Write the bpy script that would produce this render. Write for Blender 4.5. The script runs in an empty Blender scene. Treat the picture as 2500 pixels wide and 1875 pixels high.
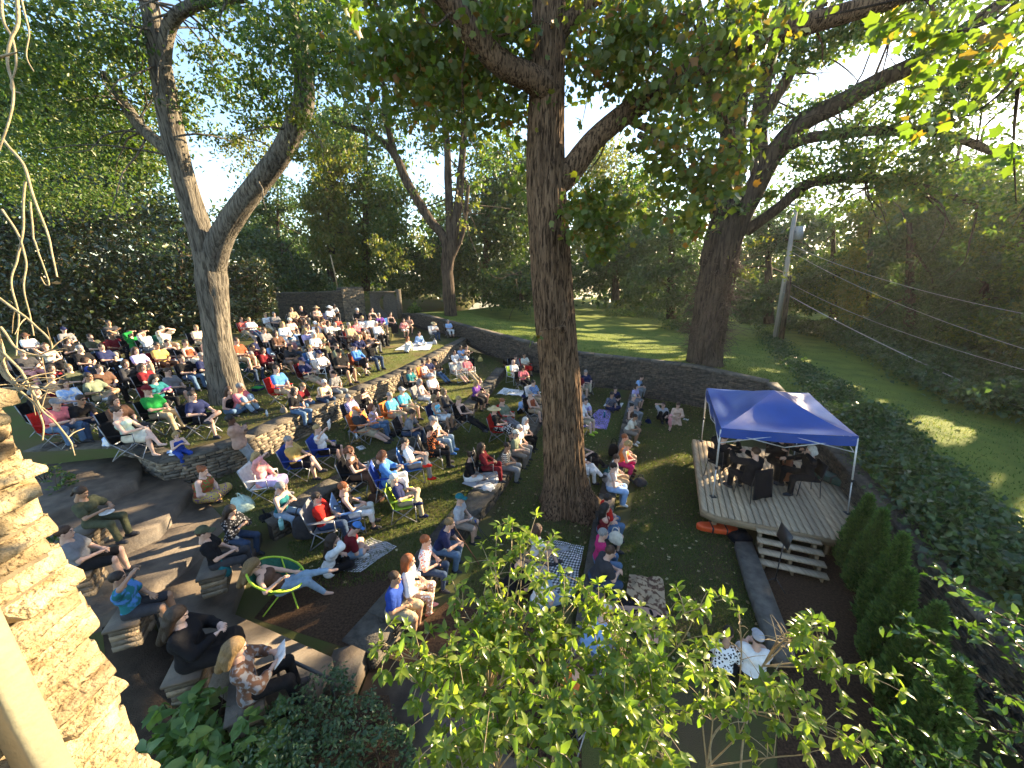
import bpy, math, random
import numpy as np
from mathutils import Vector, Matrix
random.seed(7); RG=np.random.default_rng(7)
SC=bpy.context.scene; COL=SC.collection
PI=math.pi; R=math.radians
V=lambda *a: np.array(a,float)
def nrm(v):
    v=np.asarray(v,float); return v/np.maximum(np.linalg.norm(v,axis=-1,keepdims=True),1e-9)
# ---------------------------------------------------------------- camera model
F_,CX,CY,H_=939.,1250.,937.5,6.6; PT=R(16.5); cP,sP=math.cos(PT),math.sin(PT)
def at(px,py,z):
    "photo pixel -> point at height z"
    x=(px-CX)/F_; y=(py-CY)/F_
    t=(z-H_)/(-sP-y*cP); return V(x*t,(cP-y*sP)*t,z)
def aty(px,py,Y):
    "photo pixel -> point at forward distance Y"
    x=(px-CX)/F_; y=(py-CY)/F_
    t=Y/(cP-y*sP); return V(x*t,Y,H_+(-sP-y*cP)*t)
def zat(Y,py):
    y=(py-CY)/F_; return H_-Y*(sP+y*cP)/(cP-y*sP)
K=2500/2212
SUN_AZ,SUN_EL=R(31),R(18)
S=V(math.cos(SUN_AZ)*math.cos(SUN_EL),math.sin(SUN_AZ)*math.cos(SUN_EL),math.sin(SUN_EL))
E1=nrm(np.cross(S,V(0,0,1))); E2=np.cross(E1,S)
# ---------------------------------------------------------------- object helpers
def link(name,me,mats=None,parent=None):
    o=bpy.data.objects.new(name,me); COL.objects.link(o)
    if me is not None and mats is not None:
        for m in (mats if isinstance(mats,(list,tuple)) else [mats]): me.materials.append(m)
    if parent is not None: o.parent=parent
    return o
def tag(o,label=None,cat=None,group=None,kind=None):
    if label: o['label']=label
    if cat: o['category']=cat
    if group: o['group']=group
    if kind: o['kind']=kind
    return o
def empty(name,loc,label,cat,group=None,rz=0.,sc=1.):
    o=bpy.data.objects.new(name,None); COL.objects.link(o); o.empty_display_size=.1
    o.location=loc; o.rotation_euler=(0,0,rz); o.scale=(sc,)*3
    return tag(o,label,cat,group)
def mesh(name,vs,polys,smooth=False,mi=None):
    "vs (n,3); polys: (m,k) array or list of arrays of differing k"
    me=bpy.data.meshes.new(name); vs=np.asarray(vs,np.float32)
    if isinstance(polys,np.ndarray): polys=[polys]
    polys=[np.asarray(p,np.int32) for p in polys if len(p)]
    me.vertices.add(len(vs)); me.vertices.foreach_set('co',vs.ravel())
    li=np.concatenate([p.ravel() for p in polys]); n=[np.full(len(p),p.shape[1],np.int32) for p in polys]
    n=np.concatenate(n); st=np.concatenate([[0],np.cumsum(n)[:-1]]).astype(np.int32)
    me.loops.add(len(li)); me.loops.foreach_set('vertex_index',li)
    me.polygons.add(len(n)); me.polygons.foreach_set('loop_start',st)
    if smooth is not False: me.polygons.foreach_set('use_smooth',np.ones(len(n),bool))
    if mi is not None: me.polygons.foreach_set('material_index',np.asarray(mi,np.int32))
    me.update(calc_edges=True); me.validate(); return me
class MB:
    "collects shapes into one mesh"
    def __init__(s): s.v=[]; s.f={}; s.n=0; s.m={}
    def add(s,vs,fs,mi=0):
        vs=np.asarray(vs,float); s.v.append(vs)
        for f in (fs if isinstance(fs,list) else [fs]):
            f=np.asarray(f,int)
            s.f.setdefault(f.shape[1],[]).append(f+s.n); s.m.setdefault(f.shape[1],[]).append(np.full(len(f),mi))
        s.n+=len(vs); return s
    def me(s,name,smooth=False):
        ks=sorted(s.f); return mesh(name,np.concatenate(s.v),[np.concatenate(s.f[k]) for k in ks],smooth,np.concatenate([np.concatenate(s.m[k]) for k in ks]))
    def obj(s,name,mats,parent=None,smooth=False): return link(name,s.me(name,smooth),mats,parent)
    BF=np.array([[0,3,2,1],[4,5,6,7],[0,1,5,4],[1,2,6,5],[2,3,7,6],[3,0,4,7]])
    def hexa(s,c,mi=0): return s.add(c,MB.BF,mi)
    def box(s,c,d,rz=0.,mi=0,rx=0.,ry=0.):
        d=np.asarray(d)/2; q=np.array([[-1,-1,-1],[1,-1,-1],[1,1,-1],[-1,1,-1],[-1,-1,1],[1,-1,1],[1,1,1],[-1,1,1]])*d
        m=np.array((Matrix.Rotation(rz,3,'Z')@Matrix.Rotation(ry,3,'Y')@Matrix.Rotation(rx,3,'X')))
        return s.add(q@m.T+np.asarray(c,float),MB.BF,mi)
    def tube(s,P,r,n=8,mi=0,cap=True):
        vs,fs=tube(P,r,n); s.add(vs,fs,mi)
        if cap:
            m=len(P); b=s.n-len(vs)
            s.f.setdefault(n,[]).append(np.array([[b+i for i in range(n)][::-1],[b+(m-1)*n+i for i in range(n)]])); s.m.setdefault(n,[]).append(np.full(2,mi))
        return s
    def disc(s,c,r,h,n=20,mi=0,rt=None):
        a=np.arange(n)*2*PI/n; rt=r if rt is None else rt
        lo=np.stack([c[0]+r*np.cos(a),c[1]+r*np.sin(a),np.full(n,c[2])],1); hi=np.stack([c[0]+rt*np.cos(a),c[1]+rt*np.sin(a),np.full(n,c[2]+h)],1)
        i=np.arange(n); j=(i+1)%n
        s.add(np.concatenate([lo,hi]),[np.stack([i,j,j+n,i+n],1)],mi); b=s.n-2*n
        s.f.setdefault(n,[]).append(np.array([(b+i)[::-1],b+n+i])); s.m.setdefault(n,[]).append(np.full(2,mi)); return s
    def prism(s,pts,z0,z1,mi=0):
        p=np.asarray(pts,float); n=len(p); z0=np.broadcast_to(z0,n); z1=np.broadcast_to(z1,n)
        i=np.arange(n); j=(i+1)%n
        s.add(np.concatenate([np.c_[p,z0],np.c_[p,z1]]),[np.stack([i,j,j+n,i+n],1)],mi); b=s.n-2*n
        s.f.setdefault(n,[]).append(np.array([(b+i)[::-1],b+n+i])); s.m.setdefault(n,[]).append(np.full(2,mi)); return s
def tube(P,r,n=8,wob=None):
    P=np.asarray(P,float); m=len(P); r=np.broadcast_to(r,m)
    T=np.gradient(P,axis=0); T=nrm(T)
    up=V(0,0,1) if abs(T[0][2])<.9 else V(1,0,0)
    u=nrm(np.cross(T[0],up)); U=[]
    for t in T:
        u=nrm(u-t*(u@t)); U.append(u)
    U=np.array(U); W=np.cross(T,U); a=np.arange(n)*2*PI/n
    rr=r[:,None]*np.ones(n)
    if wob is not None: rr=rr*wob
    vs=P[:,None]+rr[...,None]*(np.cos(a)[None,:,None]*U[:,None]+np.sin(a)[None,:,None]*W[:,None])
    i=np.arange(m-1)[:,None]*n; j=np.arange(n)[None]; k=(j+1)%n
    fs=np.stack([i+j,i+k,i+n+k,i+n+j],-1).reshape(-1,4)
    return vs.reshape(-1,3),fs
def spl(P,n):
    "Catmull-Rom resample of control rows (any width) to n rows"
    P=np.asarray(P,float); m=len(P)
    if m==2: t=np.linspace(0,1,n)[:,None]; return P[0]*(1-t)+P[1]*t
    Q=np.concatenate([[2*P[0]-P[1]],P,[2*P[-1]-P[-2]]]); u=np.linspace(0,m-1-1e-9,n); i=u.astype(int); t=(u-i)[:,None]
    a,b,c,d=Q[i],Q[i+1],Q[i+2],Q[i+3]
    return .5*((2*b)+(c-a)*t+(2*a-5*b+4*c-d)*t*t+(-a+3*b-3*c+d)*t**3)
_h=RG.random(4096)
def vnoise(p):
    p=np.asarray(p,float); i=np.floor(p).astype(int); f=p-i; f=f*f*(3-2*f); o=0
    for dx in (0,1):
        for dy in (0,1):
            for dz in (0,1):
                h=_h[((i[...,0]+dx)*73856093^(i[...,1]+dy)*19349663^(i[...,2]+dz)*83492791)&4095]
                w=(f[...,0] if dx else 1-f[...,0])*(f[...,1] if dy else 1-f[...,1])*(f[...,2] if dz else 1-f[...,2])
                o=o+w*h
    return o*2-1
# ---------------------------------------------------------------- materials
def lin(c):
    "hex string (what the eye sees in diffuse light) or linear tuple"
    if isinstance(c,str):
        v=[int(c[i:i+2],16)/255 for i in (0,2,4)]
        return tuple((x/12.92 if x<.04045 else ((x+.055)/1.055)**2.4) for x in v)+(1,)
    return tuple(c)[:3]+(1,)
class NT:
    def __init__(s,name):
        s.m=bpy.data.materials.new(name); s.m.use_nodes=True; s.t=s.m.node_tree; s.t.nodes.clear(); s.out=s.n('ShaderNodeOutputMaterial')
    def n(s,t,**k):
        x=s.t.nodes.new(t)
        for a,b in k.items():
            if a[0]=='_': x.inputs[int(a[1:])].default_value=b
            else: setattr(x,a,b)
        return x
    def l(s,a,b,i=0,o=0):
        s.t.links.new(a.outputs[o] if isinstance(o,int) else a.outputs[o],b.inputs[i]); return b
    def ramp(s,src,stops,o=0,const=False):
        r=s.n('ShaderNodeValToRGB'); e=r.color_ramp.elements
        if const: r.color_ramp.interpolation='CONSTANT'
        while len(e)<len(stops): e.new(.5)
        for k,(p,c) in zip(e,stops): k.position=p; k.color=lin(c)
        s.l(src,r,0,o); return r
_M={}
def mat(name,c,c2=None,scale=6.,rough=.8,bump=0.,bscale=30.,st=(1,1,1),spec=.3,detail=6,metal=0.,rnd=None,coat=0.):
    if name in _M: return _M[name]
    t=NT(name); b=t.n('ShaderNodeBsdfPrincipled'); b.inputs['Roughness'].default_value=rough; b.inputs['Metallic'].default_value=metal
    b.inputs['Specular IOR Level'].default_value=spec; b.inputs['Coat Weight'].default_value=coat
    t.l(b,t.out); tc=t.n('ShaderNodeTexCoord'); mp=t.n('ShaderNodeMapping'); mp.inputs['Scale'].default_value=st; t.l(tc,mp,0,'Object')
    no=t.n('ShaderNodeTexNoise'); no.inputs['Scale'].default_value=scale; no.inputs['Detail'].default_value=detail; t.l(mp,no)
    if c2 is None:
        l=lin(c); c2=tuple(x*.72 for x in l[:3])
    cr=t.ramp(no,[(.3,c2),(.68,c)])
    src=cr
    if rnd:
        g=t.n('ShaderNodeNewGeometry'); rr=t.ramp(g,rnd,'Random Per Island')
        mx=t.n('ShaderNodeMix',data_type='RGBA',blend_type='MULTIPLY'); mx.inputs[0].default_value=1
        t.l(cr,mx,6); t.l(rr,mx,7); src=mx
        t.t.links.new(mx.outputs[2],b.inputs['Base Color'])
    else: t.l(cr,b,'Base Color')
    if bump:
        n2=t.n('ShaderNodeTexNoise'); n2.inputs['Scale'].default_value=bscale; n2.inputs['Detail'].default_value=8; t.l(mp,n2)
        bp=t.n('ShaderNodeBump'); bp.inputs['Strength'].default_value=bump; bp.inputs['Distance'].default_value=.03; t.l(n2,bp,'Height'); t.l(bp,b,'Normal')
    _M[name]=t.m; return t.m
def leafmat(name,cols,tr=.42,rough=.42,tcol=1.6,spec=.45):
    if name in _M: return _M[name]
    t=NT(name); g=t.n('ShaderNodeNewGeometry'); k=len(cols)
    r=t.ramp(g,[((i+.5)/k,c) for i,c in enumerate(cols)],'Random Per Island')
    b=t.n('ShaderNodeBsdfPrincipled'); b.inputs['Roughness'].default_value=rough; b.inputs['Specular IOR Level'].default_value=spec; t.l(r,b,'Base Color')
    tr_=t.n('ShaderNodeBsdfTranslucent'); m=t.n('ShaderNodeMix',data_type='RGBA',blend_type='MULTIPLY'); m.inputs[0].default_value=1
    t.l(r,m,6); m.inputs[7].default_value=(tcol*1.08,tcol*1.2,tcol*.42,1); t.t.links.new(m.outputs[2],tr_.inputs[0])
    mx=t.n('ShaderNodeMixShader'); mx.inputs[0].default_value=tr; t.l(b,mx,1); t.l(tr_,mx,2); t.l(mx,t.out)
    _M[name]=t.m; return t.m
# ---------------------------------------------------------------- leaves and twigs
LIT=[]   # (point, radius): places the low sun reaches through gaps between the crowns
def lit(p,r,keep=1.): LIT.append((np.asarray(p,float),r,keep))
def gaps(P):
    "mask of leaf positions that do not stand in a sun gap"
    ok=np.ones(len(P),bool); u=P@E1; w=P@E2; s=P@S
    for q,r,kp in LIT:
        ok&=~((abs(u-q@E1)<r)&((u-q@E1)**2+(w-q@E2)**2<r*r)&(s>q@S+1.2))
    return ok
def rdir(n,zb=0.):
    d=RG.normal(size=(n,3)); d[:,2]+=zb; return nrm(d)
def leafmesh(name,C,D,N,L,W,fold=.25,kind=0):
    n=len(C); D=nrm(D); B=nrm(np.cross(D,N)); N=np.cross(B,D)
    L=np.broadcast_to(L,n)[:,None]; W=np.broadcast_to(W,n)[:,None]
    if kind==0:
        v=np.stack([C,C+D*L*.45-B*W*.5+N*W*fold,C+D*L-N*L*.12,C+D*L*.45+B*W*.5+N*W*fold],1)
        f=np.array([[0,2,1],[0,3,2]])
    elif kind==1:
        m1=C+D*L*.33; m2=C+D*L*.7-N*L*.06
        v=np.stack([C,m1-B*W*.5+N*W*fold,m1,m1+B*W*.5+N*W*fold,m2-B*W*.36+N*W*fold*.7,m2,m2+B*W*.36+N*W*fold*.7,C+D*L-N*L*.2],1)
        f=np.array([[0,2,1],[0,3,2],[1,2,5],[1,5,4],[2,3,6],[2,6,5],[4,5,7],[5,6,7]])
    else:  # four lobed tulip-tree leaf
        q=[(0,0),(.16,-.36),(.42,-.5),(.55,-.34),(.98,-.3),(.82,0),(.98,.3),(.55,.34),(.42,.5),(.16,.36)]
        v=np.stack([C+D*L*a+B*W*b+N*W*fold*abs(b)-N*L*.1*a*a for a,b in q],1)
        f=np.array([[0,i,i+1] for i in range(1,9)])
    k=v.shape[1]; fs=(np.arange(n)[:,None,None]*k+f[None]).reshape(-1,3)
    return mesh(name,v.reshape(-1,3),fs)
def cloud(blobs,n,cl=60,spread=.35,shell=.55):
    "n leaf positions in clumps over ellipsoids [(centre, radii)]; returns positions, clump ids"
    vol=np.array([np.prod(np.broadcast_to(r,3))**(2/3) for c,r in blobs]); vol/=vol.sum(); P=[]
    for (c,r),w in zip(blobs,vol):
        m=max(1,int(n*w)); q=max(2,m//cl); r=np.broadcast_to(np.asarray(r,float),3)
        d=rdir(q)*(shell+(1-shell)*RG.random((q,1)))**.8
        cc=np.asarray(c)+d*r; sz=spread*(.5+RG.random((q,1)))*r.mean()**.5
        i=RG.integers(0,q,m); P.append(cc[i]+RG.normal(size=(m,3))*sz[i]*V(1,1,.55)*.6)
    return np.concatenate(P)
def foliage(name,blobs,n,L,m,parent=None,cl=60,spread=.35,shell=.55,zb=.8,droop=-.35,kind=0,asp=.55,gap=True,fold=.25,cut=None):
    P=cloud(blobs,n,cl,spread,shell)
    if gap: P=P[gaps(P)]
    if cut is not None: P=P[cut(P)]
    k=len(P); D=rdir(k,droop); N=rdir(k,zb); LL=L*(.6+.8*RG.random(k))
    return link(name,leafmesh(name,P,D,N,LL,LL*asp,fold,kind),m,parent)
# ================================================================ materials of the place
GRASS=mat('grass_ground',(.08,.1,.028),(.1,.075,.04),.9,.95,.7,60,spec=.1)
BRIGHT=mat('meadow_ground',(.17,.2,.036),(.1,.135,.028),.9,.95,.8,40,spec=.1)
DIRT=mat('soil_ground',(.06,.042,.028),(.03,.022,.015),5,.95,.9,50,spec=.1)
MULCH=mat('mulch_ground',(.1,.06,.035),(.03,.018,.012),28,.95,1.,90,spec=.1)
SLATE=mat('slate_paving',(.13,.1,.07),(.05,.038,.028),3,.62,.35,22,spec=.4)
RND=[(0,(.45,.45,.45)),(.35,(.8,.78,.75)),(.7,(1,.97,.9)),(1,(1.25,1.12,.95))]
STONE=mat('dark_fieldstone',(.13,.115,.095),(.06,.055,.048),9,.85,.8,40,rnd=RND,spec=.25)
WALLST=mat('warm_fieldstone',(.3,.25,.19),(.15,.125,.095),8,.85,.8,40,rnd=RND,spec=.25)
CORE=mat('wall_mortar',(.035,.03,.026),None,8,.95)
COPE=mat('wall_coping',(.13,.115,.095),(.06,.055,.048),7,.85,.9,22,rnd=RND,spec=.25)
HSTONE=mat('house_stone',(.46,.38,.245),(.2,.145,.075),14,.85,.9,60,rnd=[(0,(.6,.55,.5)),(.5,(1,.95,.85)),(1,(1.15,1.1,1))],spec=.25)
CONC=mat('old_concrete',(.13,.12,.1),(.07,.065,.055),7,.85,.4,50)
def bark(name,c1,c2,sc=9,st=.12,th=(.38,.56),hgt=1.):
    t=NT(name); b=t.n('ShaderNodeBsdfPrincipled'); b.inputs['Roughness'].default_value=.92; b.inputs['Specular IOR Level'].default_value=.12; t.l(b,t.out)
    tc=t.n('ShaderNodeTexCoord'); mp=t.n('ShaderNodeMapping'); mp.inputs['Scale'].default_value=(1,1,st); t.l(tc,mp,0,'Object')
    n1=t.n('ShaderNodeTexNoise',noise_type='RIDGED_MULTIFRACTAL'); n1.inputs['Scale'].default_value=sc; n1.inputs['Detail'].default_value=4; t.l(mp,n1)
    n1.noise_type='FBM'; n1.inputs['Roughness'].default_value=.62; n1.inputs['Distortion'].default_value=.6
    n2=t.n('ShaderNodeTexNoise'); n2.inputs['Scale'].default_value=1.3; n2.inputs['Detail'].default_value=5; t.l(tc,n2,0,'Object')
    r=t.ramp(n1,[(th[0],c2),(th[1],c1)]); r2=t.ramp(n2,[(.3,(.62,.62,.62)),(.7,(1.12,1.1,1.05))]); mx=t.n('ShaderNodeMix',data_type='RGBA',blend_type='MULTIPLY'); mx.inputs[0].default_value=1; t.l(r,mx,6); t.l(r2,mx,7); t.t.links.new(mx.outputs[2],b.inputs['Base Color'])
    bp=t.n('ShaderNodeBump'); bp.inputs['Strength'].default_value=hgt; bp.inputs['Distance'].default_value=.09; t.l(n1,bp,'Height'); t.l(bp,b,'Normal'); return t.m
BARK=bark('bark',(.2,.175,.14),(.055,.047,.038),18,.1)
BARKD=bark('dark_bark',(.1,.075,.055),(.028,.02,.015),9)
BARKM=bark('brown_furrowed_bark',(.22,.14,.085),(.04,.024,.014),26,.13,(.4,.55),1.)
TWIG=mat('tan_twig',(.38,.3,.17),(.24,.18,.1),20,.7,.3,60)
# ================================================================ terraces
TZ=[0.,.38,.75,1.15,1.95,2.45]           # six levels, stage lawn to back row
def arc(pts,z,n=60,k=1.): return spl([at(a*k,b*k,z)[:2] for a,b in pts],n)
A_=arc([(1560,954),(1543,1044),(1535,1099),(1510,1168),(1492,1260),(1472,1438),(1462,1535)],.45)
B_=arc([(1345,985),(1317,1029),(1230,1170),(1148,1270),(1086,1357),(1000,1480),(905,1600)],.75)
C2_=arc([(1232,900),(1166,980),(1034,1080),(940,1130),(820,1189),(736,1246),(663,1285)],1.15)
C_=arc([(1142,826),(1000,900),(860,960),(700,1028),(600,1076),(480,1112),(388,1130)],1.95)
D_=arc([(950,822),(850,828),(740,840),(580,858),(400,875),(150,905)],2.4)
EP=spl([(11.25,16.3),(9.3,18.2),(7.3,19.5),(3.2,20.9),(-.4,23.9),(-3.5,27.2),(-7.,31.),(-9.6,33.8)],70)
ETOP=[(1020,765),(1130,795),(1300,838),(1400,860),(1695,893),(1900,938)]
def etop(p):
    z=2.2
    for _ in range(4):
        d=p[1]*cP-(z-H_)*sP; px=CX+F_*p[0]/d; z=zat(p[1],np.interp(px,[q[0] for q in ETOP],[q[1] for q in ETOP]))
    return z
EZ=np.array([etop(p) for p in EP])
FP=spl([(11.25,16.3),(10.75,13.6),(9.95,11.2),(8.95,8.6),(7.95,5.9),(7.2,3.9),(6.6,2.)],50)
FZ=np.interp(np.linspace(0,1,50),[0,.12,.3,1],[EZ[0],1.45,1.3,1.25])
def slab(name,poly,z,m,zb=-.6,label=None):
    o=MB().prism(poly,zb,z).obj(name,m); o['kind']='structure'; return o
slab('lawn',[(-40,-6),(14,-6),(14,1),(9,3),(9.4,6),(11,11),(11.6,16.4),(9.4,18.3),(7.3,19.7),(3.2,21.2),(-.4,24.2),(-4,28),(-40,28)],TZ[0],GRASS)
def terr(i,a,fill,m):
    T=nrm(np.gradient(a,axis=0)); a=a+np.stack([T[:,1],-T[:,0]],1)*.2
    p=[tuple(x) for x in a]; slab('terrace',p+fill,TZ[i],m)
terr(1,A_,[(1.2,2.2),(-30,2.2),(-30,28),(-4,27.6),(-.4,24.0),(3.2,21.1),(7.,19.5)],GRASS)
terr(2,B_,[(-3,3.6),(-30,3.6),(-30,28.),(-3.9,27.7),(-.5,24.),(2.9,21.1)],GRASS)
terr(3,C2_,[(-6.6,6.6),(-30,6.6),(-30,28),(-3.9,27.7),(-.55,24.05)],GRASS)
terr(4,C_,[(-10.5,9.6),(-16,8),(-45,8),(-45,60),(-10,60),(-9.7,33.9),(-7.1,31.1)],GRASS)
terr(5,D_,[(-30,17),(-90,10),(-160,120),(-60,300),(-10,300),(-8,45),(-9.7,34.)],GRASS)
# outside ground: strips fanning out from the back wall and the side wall to the horizon
def ground():
    P=np.concatenate([EP[::-1],FP[1:]]); Z=np.concatenate([EZ[::-1]-.14,np.minimum(FZ[1:]-.05,1.3)])
    n=len(P); a=np.linspace(0,1,n); ang=np.interp(a,[0,.3,.58,.62,1],[R(62),R(58),R(48),R(20),R(-4)])
    D=np.stack([np.cos(ang),np.sin(ang)],1); off=[.1,.5,1,1.6,2.4,3.5,5,7,9,12,15,19,24,30,38,48,60,80,120,200,400]
    vs=[]
    for q,d in enumerate(off):
        p=P+D*d; far=np.clip(1.9-.075*(p[:,0]-4),.75,2.5); w=min(1,d/9.); z=Z*(1-w)+far*w
        z=z+.12*vnoise(np.c_[p*.25,np.zeros(n)])*min(1,d/3)
        vs.append(np.c_[p,z])
    vs=np.concatenate(vs); i=(np.arange(len(off)-1)*n)[:,None]; j=np.arange(n-1)[None]
    f=np.stack([i+j,i+j+1,i+n+j+1,i+n+j],-1).reshape(-1,4)
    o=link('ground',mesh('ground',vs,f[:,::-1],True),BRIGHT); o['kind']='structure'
    return vs
GV=ground()
def gz(x,y):
    "height of the outside ground"
    i=np.argmin((GV[:,0]-x)**2+(GV[:,1]-y)**2); return GV[i,2]
# ================================================================ dry-stone walls
def stonewall(name,P,zb,zt,th,ch,label,cap=.07,m=STONE,side=1,lmin=.14,lmax=.42,core=CORE,capm=COPE,ov=.03,group=None,cap_n=None):
    "stones laid in courses along polyline P (face on the right of its direction when side=1)"
    P=np.asarray(P,float); n=len(P); zb=np.broadcast_to(zb,n).astype(float); zt=np.broadcast_to(zt,n).astype(float)
    s=np.concatenate([[0],np.cumsum(np.linalg.norm(np.diff(P,axis=0),axis=1))]); Lt=s[-1]
    T=nrm(np.gradient(P,axis=0)); Nn=np.stack([T[:,1],-T[:,0]],1)*side
    ip=lambda A,q: np.interp(q,s,A)
    def pos(q,o): return V(ip(P[:,0],q)+ip(Nn[:,0],q)*o,ip(P[:,1],q)+ip(Nn[:,1],q)*o)
    root=empty(name,(P[n//2][0],P[n//2][1],zb[n//2]),label,'wall',group)
    mb=MB(); ic=np.array(root.location)
    c0=P-Nn*.025; c1=P-Nn*(th-.02)
    ring=np.concatenate([np.c_[c0,zb-.25],np.c_[c0,zt-cap],np.c_[c1,zt-cap],np.c_[c1,zb-.25]])-ic
    j=np.arange(n-1); q=[]
    for a,b in ((0,1),(1,2),(2,3)): q.append(np.stack([a*n+j,a*n+j+1,b*n+j+1,b*n+j],1))
    q.append(np.array([[0,n,2*n,3*n],[n-1,2*n-1,3*n-1,4*n-1]])); mb.add(ring,[np.concatenate(q)],1)
    hmax=(zt-zb).max(); nc=max(1,int(round((hmax-cap)/ch)))
    for c in range(nc):
        q0=-RG.random()*.2
        while q0<Lt:
            L=lmin+(lmax-lmin)*RG.random()**1.6; q1=min(q0+L,Lt); a=max(q0,0)+.006; b=q1-.006; q0=q1
            if b-a<.03: continue
            mid=(a+b)/2; z0b,z1t=ip(zb,mid)-.02,ip(zt,mid)-cap; hh=(z1t-z0b)/nc
            z0=z0b+hh*c+.004+RG.normal()*.004; z1=z0b+hh*(c+1)-.004+RG.normal()*.006
            j1,j2,j3,j4=RG.normal(size=4)*.012+.012; bk=-.06
            A0,A1,B0,B1=pos(a,bk),pos(a,j1),pos(b,bk),pos(b,j2); A2=pos(a+.012*RG.random(),j3); B2=pos(b-.012*RG.random(),j4)
            mb.hexa(np.array([[*A0,z0],[*B0,z0],[*B1,z0+RG.random()*.008],[*A1,z0+RG.random()*.008],[*A0,z1],[*B0,z1],[*B2,z1-RG.random()*.01],[*A2,z1-RG.random()*.01]])-ic)
    mb.obj('stonework',[m,core],root)
    if cap:
        cb=MB(); q0=0.
        while q0<Lt-.02:
            q1=min(q0+(.5+.6*RG.random()),Lt); a,b=q0+.005,q1-.005; q0=q1
            if b-a<.05: continue
            k=max(2,int((b-a)/.3)+1); qs=np.linspace(a,b,k); dz=RG.normal()*.006; of=ov+RG.normal()*.012
            o=np.array([pos(x,of) for x in qs]); i_=np.array([pos(x,-th) for x in qs]); t=np.array([ip(zt,x) for x in qs])+dz
            vs=np.concatenate([np.c_[o,t-cap],np.c_[o,t],np.c_[i_,t],np.c_[i_,t-cap]])-ic; jj=np.arange(k-1)
            fs=[np.stack([u*k+jj,u*k+jj+1,w*k+jj+1,w*k+jj],1) for u,w in ((0,1),(1,2),(2,3))]
            fs.append(np.array([[0,k,2*k,3*k],[k-1,4*k-1,3*k-1,2*k-1]])); cb.add(vs,[np.concatenate(fs)])
        cb.obj('coping',capm,root)
    return root
stonewall('seat_wall',A_[::-1],TZ[0],.47,.42,.1,'low curved seat wall nearest the stage with a row of people on it',group='curved stone seat walls',side=1)
stonewall('seat_wall',B_[::-1],TZ[1],.79,.6,.09,'curved seat wall of broad slate slabs left of the big trunk',group='curved stone seat walls',cap=.08)
stonewall('seat_wall',C2_[::-1],TZ[2],1.19,.5,.09,'curved seat wall below the tall retaining wall, crowded with chairs',group='curved stone seat walls')
CT=np.interp(np.linspace(0,1,60),[0,.1,1],[2.0,1.99,1.99])
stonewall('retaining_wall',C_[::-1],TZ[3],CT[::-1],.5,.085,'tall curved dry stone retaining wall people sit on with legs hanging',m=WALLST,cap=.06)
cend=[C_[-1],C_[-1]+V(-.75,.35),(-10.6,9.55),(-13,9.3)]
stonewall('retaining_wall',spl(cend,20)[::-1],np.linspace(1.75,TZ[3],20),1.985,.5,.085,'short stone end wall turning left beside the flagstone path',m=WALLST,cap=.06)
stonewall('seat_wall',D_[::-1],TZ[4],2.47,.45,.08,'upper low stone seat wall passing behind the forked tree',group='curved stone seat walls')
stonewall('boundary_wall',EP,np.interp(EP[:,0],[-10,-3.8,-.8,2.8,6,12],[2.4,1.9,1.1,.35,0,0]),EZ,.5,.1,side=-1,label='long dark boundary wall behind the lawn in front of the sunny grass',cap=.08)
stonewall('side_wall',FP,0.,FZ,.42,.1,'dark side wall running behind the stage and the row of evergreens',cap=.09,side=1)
# ================================================================ paths, steps and curb
def sheet(name,pts,m,dz=.004,kind='structure'):
    p=np.asarray(pts,float); n=len(p); o=MB().add(np.c_[p[:,:2],p[:,2]+dz],[np.arange(n)[None]]).obj(name,m); o['kind']=kind; return o
def flag(name,poly,z0,z1): 
    o=MB().prism(poly,z0,z1).obj(name,SLATE); o['kind']='structure'; return o
# flagstone path stepping up to the left along the house
def fp(pts,z): return [tuple(at(a,b,z)[:2]) for a,b in pts]
flag('path',fp([(640,1290),(560,1490),(810,1600),(760,1720),(560,1700),(430,1600),(330,1420),(300,1330),(500,1250)],1.0),.2,.96)
flag('path',fp([(500,1215),(560,1280),(420,1395),(300,1470),(120,1520),(100,1230),(330,1120)],1.2),.2,1.17)
flag('path',fp([(390,1130),(470,1190),(380,1290),(80,1420),(60,1100)],1.45),.2,1.45)
flag('path',fp([(350,1115),(330,1175),(60,1280),(-100,1090),(100,1060)],1.7),.2,1.7)
flag('step',fp([(815,1585),(905,1560),(860,1660),(770,1700)],.8),.2,.79)
flag('path',fp([(900,1640),(1060,1500),(1390,1560),(1420,1900),(1000,2000),(800,1900)],.42),.1,.43)
o_=MB().prism(fp([(240,1440),(450,1590),(600,1700),(760,1700),(950,1700),(1000,1990),(300,1990)],.8),.0,.82).obj('soil',DIRT); o_['kind']='structure'
sheet('mulch_bed',[(*p,TZ[2]) for p in fp([(720,1390),(960,1395),(1010,1490),(900,1600),(620,1510)],.75)],MULCH)
sheet('mulch_bed',[(*p,.43) for p in fp([(930,1600),(1090,1470),(1420,1560),(1420,1880),(1250,1850),(1040,1640)],.43)],MULCH,.006)
sheet('mulch_bed',[(*p,.0) for p in fp([(1835,1330),(2060,1360),(2140,1450),(2210,1560),(2300,1900),(1900,1950),(1890,1560)],.0)],MULCH)
MB().prism(fp([(1795,1322),(1836,1322),(1880,1430),(1930,1560),(1945,1610),(1895,1610),(1875,1560),(1828,1430)],.2),-.1,.2).obj('kerb',CONC)['kind']='structure'
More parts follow.
